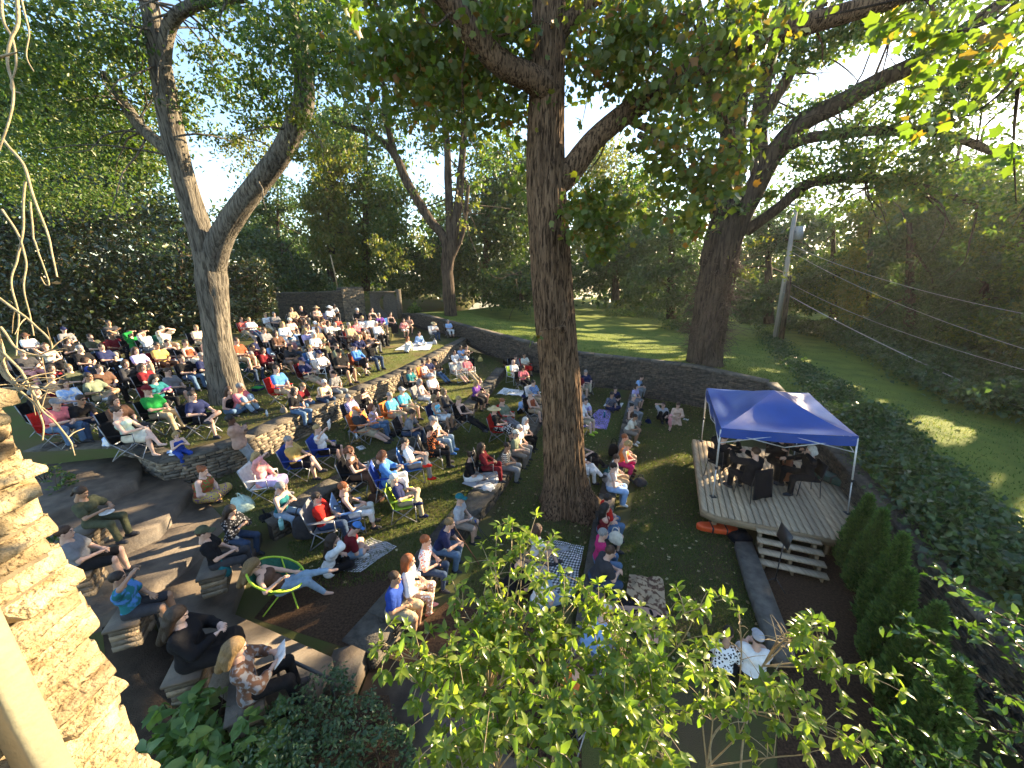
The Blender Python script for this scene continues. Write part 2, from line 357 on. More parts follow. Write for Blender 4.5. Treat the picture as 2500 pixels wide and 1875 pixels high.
def handrail(a,b,h,label):
    a,b=V(*a),V(*b); r=empty('handrail',a,label,'handrail','iron stair handrails'); d=b-a; m=MB()
    m.tube([V(0,0,h),d*.5+V(0,0,h),d+V(0,0,h)],.024,8); m.obj('rail',IRON,r,True)
    for q in (0.02,.98): MB().tube([d*q,d*q+V(0,0,h)],.02,8).obj('post',IRON,r,True)
    return r
IRON=mat('black_iron',(.03,.032,.034),None,30,.5,.1,80,spec=.5)
handrail((*at(320,1520,1.0)[:2],.96),(*at(395,1545,.9)[:2],.75),.85,'dark iron handrail beside the house wall at the stair top')
handrail((*at(690,1700,.6)[:2],.6),(*at(830,1760,.4)[:2],.35),.85,'dark iron handrail above the clipped shrub by the path')
# ================================================================ the house corner the picture is taken from
def house():
    X0=-1.445; Y1=1.03; root=empty('stone_house',(X0,Y1,0),'sunlit rough stone corner of the house with a metal downspout','house')
    mb=MB(); z=1.2; ic=V(X0,Y1,0)
    while z<7.6:
        h=.035+.05*RG.random(); q=0.; first=True
        while q<3.4:
            L=.16+.4*RG.random(); out=.015+.05*RG.random(); pro=(RG.random()*.04 if first else 0); first=False
            nx,nz=9,5; u=np.linspace(0,1,nx); w=np.linspace(0,1,nz); U,W=np.meshgrid(u,w)
            edge=np.minimum(np.minimum(U*L,(1-U)*L)/.016,np.minimum(W,1-W)*h/.012); bul=np.clip(edge,0,1)**.5
            Yp=pro-q-U*L*.985; Zp=z+W*h*.9
            pn=np.stack([Yp*9,Zp*14,np.full_like(Yp,q)],-1)
            Xp=out*bul+.008*vnoise(pn)*bul+.006*vnoise(pn*3.1)-.035*(1-bul)
            Zp=Zp+.008*vnoise(pn*1.3+5); Yp=Yp+.01*vnoise(pn*1.1+9)
            vs=np.stack([Xp,Yp,Zp],-1).reshape(-1,3); i=np.arange(nz-1)[:,None]*nx; j=np.arange(nx-1)[None]
            f=np.stack([i+j,i+nx+j,i+nx+j+1,i+j+1],-1).reshape(-1,4); mb.add(vs,[f])
            if q==0:   # return face of the corner stone
                k=np.arange(nz)*nx; e=vs[k]; e2=e*V(0,1,1)-V(.5,0,0)+V(0,.01,0)
                mb.add(np.concatenate([e,e2]),[np.stack([np.arange(nz-1),np.arange(nz-1)+1,nz+np.arange(nz-1)+1,nz+np.arange(nz-1)],1)])
                t=vs[(nz-1)*nx:]; b_=t*V(0,1,1)-V(.5,0,0); mb.add(np.concatenate([t,b_]),[np.stack([np.arange(nx-1),np.arange(nx-1)+1,nx+np.arange(nx-1)+1,nx+np.arange(nx-1)],1)])
                t=vs[:nx]; b_=t*V(0,1,1)-V(.5,0,0); mb.add(np.concatenate([t,b_]),[np.stack([np.arange(nx-1),np.arange(nx-1)+1,nx+np.arange(nx-1)+1,nx+np.arange(nx-1)],1)])
            q+=L
        z+=h
    mb.obj('stonework',HSTONE,root)
    MB().box((-.3,-1.8,4.2),(.58,3.55,6.6)).obj('wall',mat('house_mortar',(.14,.11,.07),None,9,.95,.8,40),root)
    d=MB(); P=at; 
    for y,zt,zb in ((-.29,7.4,4.05),(-.29,4.0,.8)): d.box((.115,y,(zt+zb)/2),(.075,.075,zt-zb))
    ds=d.obj('downspout',mat('zinc_downspout',(.34,.31,.2),(.26,.235,.16),4,.45,.15,30,metal=.35),root)
    m=ds.modifiers.new('b','BEVEL'); m.width=.014; m.segments=2
    MB().box((.115,-.29,4.03),(.09,.09,.05)).obj('bracket',IRON,root)
    return root
house()
# ================================================================ trees
def pxl(L,k=K): return [(a*k,b*k) for a,b in L]
def limb(pts,Y,r,n=24,sides=10,amp=.05,fr=3.):
    "pts in photo pixels (2212 wide), Y forward distance (scalar or per point), r radii"
    Y=np.broadcast_to(Y,len(pts)); P=np.array([aty(a*K,b*K,y) for (a,b),y in zip(pts,Y)])
    return limbw(P,r,n,sides,amp,fr)
def limbw(P,r,n=24,sides=10,amp=.05,fr=3.):
    r=np.interp(np.linspace(0,1,n),np.linspace(0,1,len(r)),r); Q=spl(P,n)
    th=np.arange(sides)*2*PI/sides; c=np.stack([np.cos(th)*fr+0*Q[:,:1],np.sin(th)*fr+0*Q[:,:1],Q[:,2:3]*1.1+0*th],-1)
    w=1+amp*vnoise(c)+amp*.6*vnoise(c*2.3)
    return (*tube(Q,r,sides,w),Q)
def twigs(mb,Q,r0,n,L,droop=-.1,sides=4):
    "side branches leaving a limb"
    out=[]
    for _ in range(n):
        i=RG.integers(len(Q)//3,len(Q)); p=Q[i]; d=rdir(1,.25)[0]; l=L*(.5+RG.random())
        c=[p]; 
        for k in range(4): d=nrm(d+RG.normal(size=3)*.3+V(0,0,droop)); c.append(c[-1]+d*l/4)
        c=spl(c,9); mb.add(*tube(c,np.linspace(r0,r0*.25,9),sides)); out.append(c)
    return out
def blob(x,y,Y,rx,ry,rz=None):
    c=aty(x*K,y*K,Y); d=Y*cP-(c[2]-H_)*sP; k=d/831
    return (c,V(rx*k,(rz if rz else max(rx,ry)*k*.8),ry*k))
def tree(name,label,base,trunkmb,barkm,crowns,group=None,cat='tree'):
    t=empty(name,base,label,cat,group)
    tr=trunkmb.obj('trunk',barkm,t,True); tr.matrix_parent_inverse=Matrix.Translation(-Vector(base))
    for i,(bl,n,L,m,kw) in enumerate(crowns):
        c=foliage('crown' if i==0 else 'foliage',bl,n,L,m,t,**kw); c.matrix_parent_inverse=Matrix.Translation(-Vector(base))
    return t
LF_DK=leafmat('dark_leaves',[(0.0215,0.048,0.0137),(0.0358,0.072,0.0182),(0.0538,0.088,0.0213),(0.0806,0.104,0.0228)],.3)
LF_MD=leafmat('green_leaves',[(0.0382,0.0775,0.0177),(0.0608,0.109,0.0236),(0.0868,0.132,0.0295),(0.13,0.147,0.0295)],.42)
LF_LT=leafmat('light_leaves',[(0.0756,0.108,0.0231),(0.113,0.135,0.0257),(0.151,0.155,0.0321),(0.181,0.155,0.0385)],.45)
LF_YL=leafmat('turning_leaves',[(.06,.095,.018),(.09,.12,.02),(.07,.1,.018),(.11,.14,.022),(.075,.11,.018),(.15,.155,.022),(.08,.11,.018),(.1,.13,.02),(.055,.085,.016),(.09,.12,.02),(.19,.15,.022),(.07,.1,.018),(.2,.09,.02)],.5)
LF_YN=leafmat('backlit_tulip_leaves',[(.07,.12,.02),(.09,.14,.022),(.12,.155,.025),(.08,.13,.02),(.1,.14,.022),(.12,.16,.025),(.1,.15,.022),(.2,.13,.025)],.5)
LF_IV=leafmat('ivy_leaves',[(0.0292,0.058,0.022),(0.0487,0.0899,0.0331),(0.0731,0.116,0.0413),(0.0568,0.087,0.0275)],.3,.4)
LF_MG=leafmat('glossy_magnolia_leaves',[(0.0175,0.0364,0.0123),(0.032,0.0546,0.0148),(0.051,0.0715,0.0185),(0.0874,0.065,0.0247)],.15,.28,spec=.6)
LF_CF=leafmat('conifer_needles',[(0.0291,0.065,0.0173),(0.0437,0.0806,0.0198),(0.0655,0.104,0.0247)],.3,.55)
# where the low sun gets through (photo pixels at a height): stone corner, back rows, streaks on the lawn
def L_(px,py,z,r,k=1.): lit(at(px,py,z),r,k)
for y in np.arange(1.2,-2.6,-.45):
    for z in np.arange(2.2,7.4,.8): lit(V(-1.5,y,z),.85)
for x in np.arange(-16.5,-6.5,.9):
    for y in (24.6,26.4,28.2,30.): lit(V(x+(y-27)*.3,y,3.3),.7)
for x,y in ((-16.5,25),(-18.5,24),(-20.5,23.2),(-22.5,22.4),(-25,22)): lit(V(x,y,3.5),.85)
for px,py,r in ((1690,1043,.2),(1600,1072,.2),(1560,1085,.2),(1690,1100,.28),(1600,1125,.25),(1520,1150,.25),(1460,1165,.25),(1420,1225,.45),(1440,1175,.3),(1290,1120,.12)): L_(px,py,.1,r)
for px,py,r in ((1020,1135,.25),(1110,1075,.15),(1080,1105,.15),(960,1200,.3),(890,1215,.3)): L_(px,py,.8,r)
for px,py in ((400,1180),(430,1345),(330,1370),(240,1400),(600,1525),(420,1190),(380,1300)): L_(px,py,1.1,.2)
for px,py in ((1800,1010),(1760,1100),(1740,1160),(1800,1190),(1830,1150),(1720,1020)): L_(px,py,.65,.24)
for px,py,z in ((690,1120,1.9),(540,1135,2.),(480,1175,2.),(960,1420,1.4),(930,1420,1.4),(590,1430,1.6),(440,1115,2.1),(300,1415,1.9),(1550,1090,1.1),(1520,1150,1.1),(1290,1060,1.3),(790,1080,2.),(700,1110,2.),(200,1170,2.)): L_(px,py,z,.45)
for x in np.arange(-2.5,3.6,.55):
    for y in (2.,2.6,3.4,4.2): lit(V(x,y,2.6+.4*(y-2.6)),.75)
for x in np.arange(-4,1.,.8): lit(V(x,9.2,9.+.3*x),.6)
for px,py in ((1420,805),(1500,815),(1580,820),(1650,822),(1480,800),(1550,800),(1620,805),(1480,780)): L_(px,py,2.1,.7)
for px,py in ((2120,960),(2250,1060),(2300,1095),(2480,1370)): L_(px,py,.9,.6)
for px,py,r in ((1440,790,1.1),(1520,800,1.1),(1600,812,1.1),(1660,825,.9),(1480,815,.9),(1560,830,.9),(1640,840,.8),(1430,770,.9),(1440,745,.8),(1330,830,.7),(1260,808,.6)): L_(px,py,2.1,r)
for px,py,r in ((2085,935,.4),(2150,985,.35),(2240,1065,.5),(2290,1110,.4),(2440,1230,.4),(2470,1340,.5),(2330,1060,.3)): L_(px,py,1.,r)
_r=np.random.default_rng(21)
for _ in range(150):
    px,py=_r.uniform(420,1330),_r.uniform(860,1420); z=1.9 if py<860+(1330-px)*.28 else 1.3
    L_(px,py,z,_r.uniform(.18,.42))
for _ in range(26): L_(_r.uniform(1340,1780),_r.uniform(960,1400),_r.uniform(.1,1.),_r.uniform(.15,.3))
for _ in range(34): lit(aty(_r.uniform(0,520),_r.uniform(420,790),24),_r.uniform(.4,.9))
for _ in range(16): lit(aty(_r.uniform(1500,2450),_r.uniform(520,860),27),_r.uniform(.4,.9))
lit(aty(860,740,34),1.); lit(aty(945,725,34),.6); lit(aty(1095,690,37),.8); lit(aty(1100,740,37),.8)
lit(aty(1420,400,9.2),.35);lit(aty(1410,300,9.2),.3); lit(aty(390,330,13),.5); lit(aty(640,470,13),.5); lit(aty(730,260,13),.4); lit(aty(1400,1000,9.2),.2); lit(aty(1410,1170,9.2),.2)
# ---- the furrowed tulip tree in the middle
def main_tree():
    b=at(1378,1222,.38); mb=MB()
    n,sd=240,240; ctl=np.array([[*aty(1388,1245,9.2),.93],[*aty(1385,1215,9.2),.78],[*aty(1380,1150,9.2),.63],[*aty(1372,1000,9.2),.58],[*aty(1357,800,9.2),.545],[*aty(1342,600,9.25),.52],[*aty(1332,420,9.3),.475],[*aty(1335,220,9.35),.41],[*aty(1340,0,9.4),.36],[*aty(1345,-250,9.4),.3]])
    q=spl(ctl,n); P,r=q[:,:3],q[:,3]*.86; th=np.arange(sd)*2*PI/sd
    a=np.stack([np.cos(th)*7.5+0*P[:,:1],np.sin(th)*7.5+0*P[:,:1],P[:,2:3]*1.0+0*th],-1)
    wv=a+.6*vnoise(a*.6)[...,None]; rid=np.abs(vnoise(wv))+.5*np.abs(vnoise(wv*V(2.1,2.1,1.7)+7))
    lump=vnoise(a*V(.25,.25,.5)+3); fl=np.clip(1-(P[:,2:3]-.3)/1.1,0,1)**2
    w=1+.13*(np.minimum(rid,.45)*2-.6)+.05*lump+fl*(.12+.2*np.cos(th*5+1)+.12*np.cos(th*3))
    mb.add(*tube(P,r,sd,w))
    for pts,Y,rr in (([(1190,205),(1150,172),(1085,140),(1020,70),(960,-10),(900,-40),(780,-70)],[9.3,9,8.7,8.5,8.3,8.2,8],[.3,.25,.22,.19,.16,.1]),
      ([(1195,405),(1228,375),(1262,330),(1300,287),(1400,212),(1520,140),(1650,80),(1800,35),(1925,0),(2050,-40)],[9.35,9.3,9.25,9.2,9.1,9,8.9,8.8,8.7,8.6],[.3,.27,.24,.21,.2,.18,.17,.15,.1]),
      ([(1190,80),(1260,20),(1350,-60)],9.4,[.2,.15,.1]),([(1350,255),(1420,290),(1500,330),(1560,400)],[9.2,9,8.8,8.6],[.08,.06,.04,.02]),([(1520,145),(1560,240),(1600,330)],[9,8.7,8.5],[.06,.04,.02]),
      ([(1230,640),(1215,700),(1165,715)],[9,8.7,8.7],[.04,.02,.01])):
        v,f,Q=limb(pts,Y,rr,40,14,.09,4); mb.add(v,f); 
        if rr[0]>.15: twigs(mb,Q,.03,9,1.6)
    v,f=tube([aty(1366,795,9.2)+V(0,-.55,0),aty(1366,795,9.2)+V(0,-.62,.0)],[.1,.06],12); mb.add(v,f)
    B=blob
    up=[B(1150,60,10.6,120,70),B(1080,30,8.4,60,50),B(1020,110,9.8,150,90),B(900,60,9.5,150,90),B(1250,70,10.2,100,80),B(1320,110,8.9,90,90),B(1050,250,10,150,90),B(1120,330,10.2,60,70),B(850,180,10.5,120,80)]
    rt=[B(1460,120,8.9,130,110),B(1400,60,9,90,60),B(1560,60,8.9,110,60),B(1330,130,8.8,60,70),B(1470,340,8.3,60,90),B(1420,270,8.6,70,80),B(1560,330,8.4,60,90),B(1480,450,8.2,80,50),B(1590,180,8.5,60,80),B(1545,410,8.2,50,40)]
    lo=[B(1265,440,8.5,45,40),B(1280,500,8.3,60,45),B(1320,530,8.3,35,40),B(1310,440,8.6,60,50)]
    t=tree('tulip_tree','huge furrowed brown tulip tree trunk rising in the middle of the crowd',b,mb,BARKM,[
      (up,7000,.145,LF_YL,dict(kind=2,asp=.95,cl=30,spread=.6,gap=True,zb=.5)),
      (rt,3300,.14,LF_YL,dict(kind=2,asp=.95,cl=18,spread=.45,gap=True,zb=.3)),
      (lo,1100,.12,LF_YL,dict(kind=2,asp=.95,cl=20,spread=.4,gap=True,zb=.3)),
      ([B(1160,715,8.6,10,30)],10,.14,LF_YL,dict(kind=2,asp=.95,cl=5,gap=True))])
    # leafy sprays hanging close to the balcony, top right and top centre
    near=[B(1880,75,3.6,60,30),B(1960,60,3.5,70,45),B(2080,60,3.3,110,60),B(2160,170,3.2,70,80),B(1960,200,3.8,70,30),B(1990,250,3.7,40,40),B(2060,250,3.7,40,40),B(2180,60,3.3,60,60),B(1700,30,4.5,120,30),B(2190,260,3.6,25,110),B(2095,130,3.4,60,60)]
    near2=[B(772,20,4.,25,25)]
    sp=MB()
    for pts in ([(2260,-60),(2150,40),(2050,70),(1960,60)],[(2260,60),(2190,170),(2110,240),(2020,270)],[(2260,-40),(2000,-10),(1850,20),(1760,40)],[(2200,180),(2190,300),(2195,440)]):
        v,f,Q=limb(pts,3.6,[.014,.009,.004],20,6); sp.add(v,f)
    o=sp.obj('branch',BARKD,t); o.matrix_parent_inverse=Matrix.Translation(-Vector(b))
    for bl,n in ((near,380),(near2,16)):
        c=foliage('foliage',bl,n,.088,LF_YN,t,kind=2,asp=.9,cl=7,spread=.25,gap=False,zb=.2); c.matrix_parent_inverse=Matrix.Translation(-Vector(b))
main_tree()
# ---- forked tree on the left
def fork_tree():
    b=at(555,975,1.95); mb=MB(); Y=13.6
    for pts,Ys,rr,n,s in (([(500,880),(490,840),(474,760),(466,690),(458,610),(452,545)],Y,[.74,.62,.5,.48,.5,.46],60,40),
      ([(452,590),(440,530),(420,460),(398,390),(378,310),(362,230),(348,150),(335,70),(318,-10),(300,-90)],[13.6]*3+[13.5,13.4,13.3,13.2,13.1,13,13],[.42,.38,.35,.33,.3,.25,.2],70,30),
      ([(458,590),(475,520),(510,460),(555,400),(608,330),(645,255),(658,200),(650,120),(632,40),(615,-60)],[13.6,13.5,13.4,13.3,13.2,13.1,13,13,13,13],[.42,.38,.35,.33,.31,.29,.24,.2],70,30),
      ([(352,190),(358,90),(380,35),(440,5),(530,-5)],[13.2,13,12.8,12.6,12.5],[.2,.19,.16,.12],30,16),
      ([(380,340),(345,310),(305,275),(262,215),(225,160)],[13.4,13.6,14,14.3,14.6],[.22,.2,.17,.12],30,16),
      ([(660,140),(720,130),(780,155)],[13,12.8,12.6],[.06,.04,.02],16,8),([(650,270),(690,300),(700,350)],[13,12.8,12.6],[.06,.04,.02],16,8)):
        v,f,Q=limb(pts,Ys,[q*0.9 for q in rr],n,s,.07,3.2); mb.add(v,f)
        if rr[-1]<.3 and rr[0]>.1: twigs(mb,Q,.035,16,2.2)
    B=blob; d=[B(120,60,13,190,110),B(60,230,14,150,110),B(230,200,15,130,110),B(210,60,12.5,110,70),B(300,330,16,70,60),B(100,380,17,160,80)]
    e=[B(620,80,12,90,110),B(560,230,13.5,70,60),B(700,90,12,70,80),B(470,150,14,50,60),B(600,180,13,60,70),B(500,40,13,70,40),B(420,250,14,40,60)]
    f=[B(665,290,12.6,40,50),B(680,350,13,40,40),B(560,290,14.2,60,50),B(520,330,15,40,40)]
    tree('forked_tree','grey forked tree with two thick limbs beside the upper terraces',b,mb,BARK,[
      (d,21000,.14,LF_MD,dict(cl=50,spread=.5,gap=True,zb=.5)),(e,7500,.135,LF_MD,dict(cl=40,spread=.45,gap=True,zb=.5)),(f,2600,.11,LF_LT,dict(cl=40,spread=.4,gap=True,droop=-.9))])
fork_tree()
# ---- slender many-stemmed tree beyond the boundary wall
def slim_tree():
    b=aty(1100,768,33.5); mb=MB(); Y=33.5
    for pts,rr,s in (([(974,682),(970,640),(965,575),(962,520),(925,470),(880,395),(850,330),(800,290),(720,262)],[.66,.6,.55,.45,.42,.4,.36,.28,.2],18),
      ([(968,600),(972,500),(968,400),(965,300),(948,180),(930,60)],[.45,.4,.35,.3,.25,.2],14),([(968,590),(985,480),(995,380),(1002,260),(985,120)],[.45,.4,.35,.28,.2],14),
      ([(855,340),(832,250),(830,190),(790,155),(700,118)],[.32,.28,.25,.2],12),([(975,560),(1000,500),(1012,400)],[.3,.2,.15],10)):
        v,f,Q=limb(pts,Y,[q*0.85 for q in rr],36,s,.08,2); mb.add(v,f)
        if s<18: twigs(mb,Q,.06,8,4)
    B=blob; c=[B(820,180,32,110,80),B(760,300,33,80,60),B(900,100,33,120,80),B(960,230,34,90,90),B(1040,200,34,70,100),B(880,300,35,80,60),B(1030,350,35,60,70),B(720,60,32,60,60)]
    h=[B(900,540,32.5,40,70),B(830,560,32.5,30,60),B(1000,470,33,40,60),B(930,440,33,50,50)]
    tree('slender_tree','slender many-stemmed tree with a sunlit trunk behind the boundary wall',b,mb,BARKD,[
      (c,15000,.31,LF_MD,dict(cl=45,spread=.6,gap=True)),(h,2600,.24,LF_LT,dict(cl=30,spread=.35,droop=-1.5,gap=True))])
slim_tree()
# ---- great oak wrapped in dead vines
def oak():
    b=V(*at(1718,888,1.9)); mb=MB(); Y=20
    for pts,Ys,rr,n,s in (([(1520,800),(1522,770),(1530,700),(1542,610),(1556,530),(1572,450),(1580,330),(1588,200),(1592,80),(1580,-60)],Y,[1.15,.98,.88,.9,.85,.62,.58,.5,.4],60,36),
      ([(1560,560),(1600,470),(1640,390),(1680,320),(1740,260),(1810,225),(1900,175),(1990,130),(2090,60),(2200,-20)],[20,19.8,19.5,19,18.5,18,17.5,17,16.5,16],[.62,.55,.5,.46,.42,.38,.33,.28,.2],60,22),
      ([(1690,325),(1740,300),(1830,288),(1920,282),(2040,290),(2150,330)],[19,18.5,18,17.5,17,16.5],[.28,.24,.2,.14],40,14),
      ([(1610,500),(1680,450),(1740,400),(1810,385),(1900,388),(2010,410),(2110,440)],[19.8,19,18.5,18,17.5,17,17],[.3,.25,.2,.12],40,14),
      ([(1640,390),(1640,260),(1660,130),(1690,30),(1710,-60)],[19.5]*5,[.42,.36,.3,.22],30,14),([(1640,260),(1700,170),(1740,70),(1800,-40)],[19.5]*4,[.3,.25,.18],30,12),
      ([(1560,480),(1500,400),(1440,330),(1380,290)],[20,19.5,19,18.5],[.3,.25,.15],30,12),([(1575,300),(1530,200),(1520,80),(1500,-30)],[20]*4,[.3,.25,.15],30,12)):
        v,f,Q=limb(pts,Ys,[q*0.86 for q in rr],n,s,.09,3); mb.add(v,f)
        if n<60 or s==22: twigs(mb,Q,.05,12,3)
    B=blob; c=[B(1700,200,19,110,70),B(1850,120,18,130,70),B(1980,200,17,120,70),B(2120,280,16,110,80),B(1800,330,18,100,50),B(1930,350,17,120,50),B(1650,60,19,90,60),B(1800,40,18,100,50),B(2000,60,16,100,60),B(2080,400,17,130,60),B(2150,130,15,80,80),B(1500,250,20,80,80),B(1440,120,20,60,70),B(1560,100,20,70,60),B(1380,420,21,60,50),B(1880,420,18,100,40),B(1540,440,19.5,70,50),B(1690,420,19,50,40)]
    t=tree('oak_tree','great oak wrapped in dead brown vine stems behind the blue canopy',b,mb,BARKD,[(c,25000,.21,LF_MD,dict(cl=45,spread=.55,gap=True)),([B(1620,560,19,40,60),B(1650,590,18.8,50,50),B(1520,480,19.3,40,40)],1500,.15,LF_LT,dict(cl=30,spread=.35,droop=-1))])
    vm=MB()
    for k in range(560):
        a=RG.random()*2*PI; h=.3+RG.random()*6.6; f=np.interp(h,[0,7],[0,1]); c=aty((1520+f*42)*K,(775-h*34)*K,20); r0=.76*(1-.12*f); P=[c+V(math.cos(a)*r0,math.sin(a)*r0,0)]
        d=nrm(V(math.cos(a)*.8,math.sin(a)*.8,RG.normal()*.5)); L=.5+.9*RG.random()
        for q in range(4): d=nrm(d+RG.normal(size=3)*.35+V(0,0,-.12)); P.append(P[-1]+d*L/4)
        vm.tube(spl(P,7),np.linspace(.018,.006,7),3,cap=False)
    for k in range(40):
        a=RG.random()*2*PI; P=[]
        for h in np.linspace(-.3,7.5,12):
            f=h/7; a+=RG.normal()*.22; c=aty((1520+f*42)*K,(775-h*34)*K,20); r0=.79*(1-.1*f)+.05*RG.random(); P.append(c+V(math.cos(a)*r0,math.sin(a)*r0,0))
        vm.tube(spl(P,30),.03,5,cap=False)
    o=vm.obj('vine_stem',mat('dead_vine',(.11,.075,.055),(.05,.034,.026),8,.9),t); o.matrix_parent_inverse=Matrix.Translation(-Vector(b))
oak()
# ---- background trees: (px x of the trunk, ground y, Y, trunk r, crown blobs, n, leaf, material, label)
def wild(name,label,x,yb,Y,r,blobs,n,L,m,lean=0,top=None,group='trees beyond the walls',bark=None,**kw):
    b=aty(x*K,yb*K,Y); top=top if top is not None else min(q[1]-q[4]*.3 for q in blobs)
    n=int(n*2.3); L*=1.1; mb=MB(); v,f,Q=limb([(x,yb+8),(x+lean*.4,yb*.6+top*.4),(x+lean,top)],Y,[r,r*.75,r*.3],20,9); mb.add(v,f); twigs(mb,Q,r*.22,10,Y*.09)
    tree(name,label,b,mb,bark or BARKD,[([blob(*q) for q in blobs],n,L,m,kw)],group)
wild('magnolia_tree','dark glossy magnolia filling the left edge behind the audience',120,745,24,.45,[(60,620,23,150,110),(180,560,24,140,120),(300,640,24,120,80),(60,480,25,140,100),(330,520,25,90,90),(230,450,26,120,70),(-60,560,23,100,140)],15000,.24,LF_MG,cl=40,spread=.55)
wild('magnolia_tree','low glossy magnolia with pale undersides just left of the forked trunk',390,735,26,.3,[(380,640,26,70,80),(330,700,25,80,40),(420,560,27,60,60),(240,700,25,90,40)],7000,.22,LF_MG,cl=35,spread=.5)
wild('shade_tree','tall dark tree crowding the upper left corner',20,730,30,.5,[(80,330,28,160,110),(200,300,30,120,90),(0,150,26,130,120),(300,420,32,80,70)],8500,.3,LF_DK,cl=45,spread=.6)
wild('holly_bush','reddish leaved shrub right of the forked trunk base',555,690,28,.15,[(530,650,28,50,50),(545,600,28.5,45,40),(500,690,27,40,25)],2600,.2,LF_MG,cl=30,spread=.4)
wild('shade_tree','dark green shrubby tree between forked trunk and stone gate',610,640,40,.3,[(600,590,40,70,50),(560,540,41,50,50),(650,610,39,60,30)],4200,.32,LF_DK,cl=40,spread=.6)
wild('spruce_tree','pale sunlit vine-draped conifer above the stone gate',715,600,42,.45,[(715,520,42,45,60),(700,450,42,40,60),(710,380,42,30,50),(735,330,42,40,40)],5000,.32,LF_LT,cl=35,spread=.5,droop=-1.3)
wild('shade_tree','dark tree standing right of the pale conifer',790,620,46,.5,[(790,460,46,70,70),(830,400,46,60,60),(770,560,45,50,50),(850,520,44,50,60),(720,300,46,60,60)],6500,.36,LF_MD,cl=45,spread=.7)
wild('pine_tree','bluish pine with open sky beside its bare trunk',600,610,50,.3,[(590,420,50,60,40),(560,470,50,40,30),(620,540,50,50,30)],2200,.34,LF_CF,cl=30,spread=.6)
wild('shade_tree','dense dark tree in deep shade behind the slender tree',1050,640,44,.5,[(1040,540,44,80,80),(1100,480,44,70,80),(960,560,45,60,60),(1110,600,42,50,50),(890,590,44,70,50)],8000,.36,LF_DK,cl=45,spread=.7)
wild('shade_tree','mid green tree showing just left of the big trunk',1110,650,48,.5,[(1090,380,48,70,80),(1050,440,48,60,60),(1140,420,47,40,90)],5000,.36,LF_MD,cl=45,spread=.7)
wild('laurel_bush','dark laurel at the grass edge just left of the big trunk',1125,660,36,.2,[(1120,630,36,45,40),(1080,620,38,50,40),(1150,600,37,30,50)],3600,.25,LF_DK,cl=40,spread=.5)
wild('shade_tree','feathery tree with sun in its top right of the big trunk',1300,610,60,.5,[(1300,400,60,60,90),(1360,440,60,50,60),(1280,500,58,50,60)],5000,.42,LF_LT,cl=45,spread=.8)
wild('ivy_covered_tree','dark ivy-hung tree at the end of the grass lane',1330,640,48,.5,[(1330,540,48,60,60),(1390,560,46,60,60),(1270,590,50,50,40),(1420,500,46,50,60)],6500,.34,LF_IV,cl=45,spread=.6)
wild('ivy_covered_tree','broad ivy-hung tree left of the vine-wrapped oak',1450,680,40,.5,[(1450,560,40,60,70),(1420,620,39,60,50),(1490,620,38,50,60),(1400,470,42,50,50)],7000,.3,LF_IV,cl=45,spread=.55)
wild('ivy_covered_tree','ivy-hung tree behind the tall utility pole',1660,690,36,.45,[(1650,560,36,50,90),(1690,500,37,60,60),(1620,640,35,50,50),(1730,560,37,50,80)],8000,.27,LF_IV,cl=45,spread=.5)
wild('shade_tree','open crowned tree with sun behind it right of the pole',1800,690,38,.4,[(1790,560,38,70,70),(1830,500,38,80,60),(1760,640,37,60,40),(1860,600,38,50,70)],7000,.27,LF_MD,cl=45,spread=.5)
wild('ivy_covered_tree','upright ivy tower of a trunk in the right-hand wood',1965,765,27,.4,[(1965,640,27,40,130),(1950,540,28,60,60),(2000,500,28,60,60)],9000,.2,LF_IV,cl=45,spread=.35)
wild('ivy_covered_tree','dark ivy dome near the right edge above the kudzu bank',2130,790,26,.4,[(2130,640,26,80,90),(2170,720,25,60,70),(2090,720,26,50,60)],9000,.2,LF_IV,cl=45,spread=.4)
wild('shade_tree','yellow-green tree glowing in the sun at the right edge',2150,700,34,.4,[(2120,500,34,110,60),(2200,560,33,60,60),(2060,540,34,50,50),(2180,440,34,70,40)],7500,.24,LF_LT,cl=45,spread=.5)
wild('shade_tree','light leaved tree between the ivy tower and the pole',1880,720,33,.35,[(1890,560,33,50,60),(1870,640,32,50,60),(1910,470,33,70,50)],6000,.24,LF_LT,cl=45,spread=.5)
# the wood to the right that the low sun has to get through (mostly outside the frame)
for k,(x,y,h,w) in enumerate(((26,9,13,4.5),(31,15,15,5),(24,16,12,3.6),(34,22,15,5),(22,5,12,4),(29,3,14,5),(20,0,11,3.6),(38,12,16,6),(27,21,14,4),(35,29,16,5),(18,-4,11,3.5),(42,24,17,6),(31,9,15,4.5),(44,34,16,5),(36,36,16,5),(22,11,10,3))):
    x+=4.5 if x<28 else 1; z=.9; b=V(x,y,z); mb=MB(); v,f,Q=limbw([b-V(0,0,.3),b+V(.3,.2,h*.5),b+V(0,0,h)],[.4,.3,.1],16,9); mb.add(v,f); twigs(mb,Q,.07,8,2.4)
    LW=(LF_MD,LF_MD,LF_IV,LF_MD)[k%4]; bl=[(b+V(RG.normal()*w*.35,RG.normal()*w*.35,h*q),V(w,w,h*.16)*(.75+.3*RG.random())) for q in (.16,.3,.44,.58,.72,.86)]
    tree('wood_tree','leafy tree of the wood at the right edge beyond the mown strip',tuple(b),mb,BARKD,[(bl,17000,.27,LW,dict(cl=70,spread=.6))],'trees of the right-hand wood')
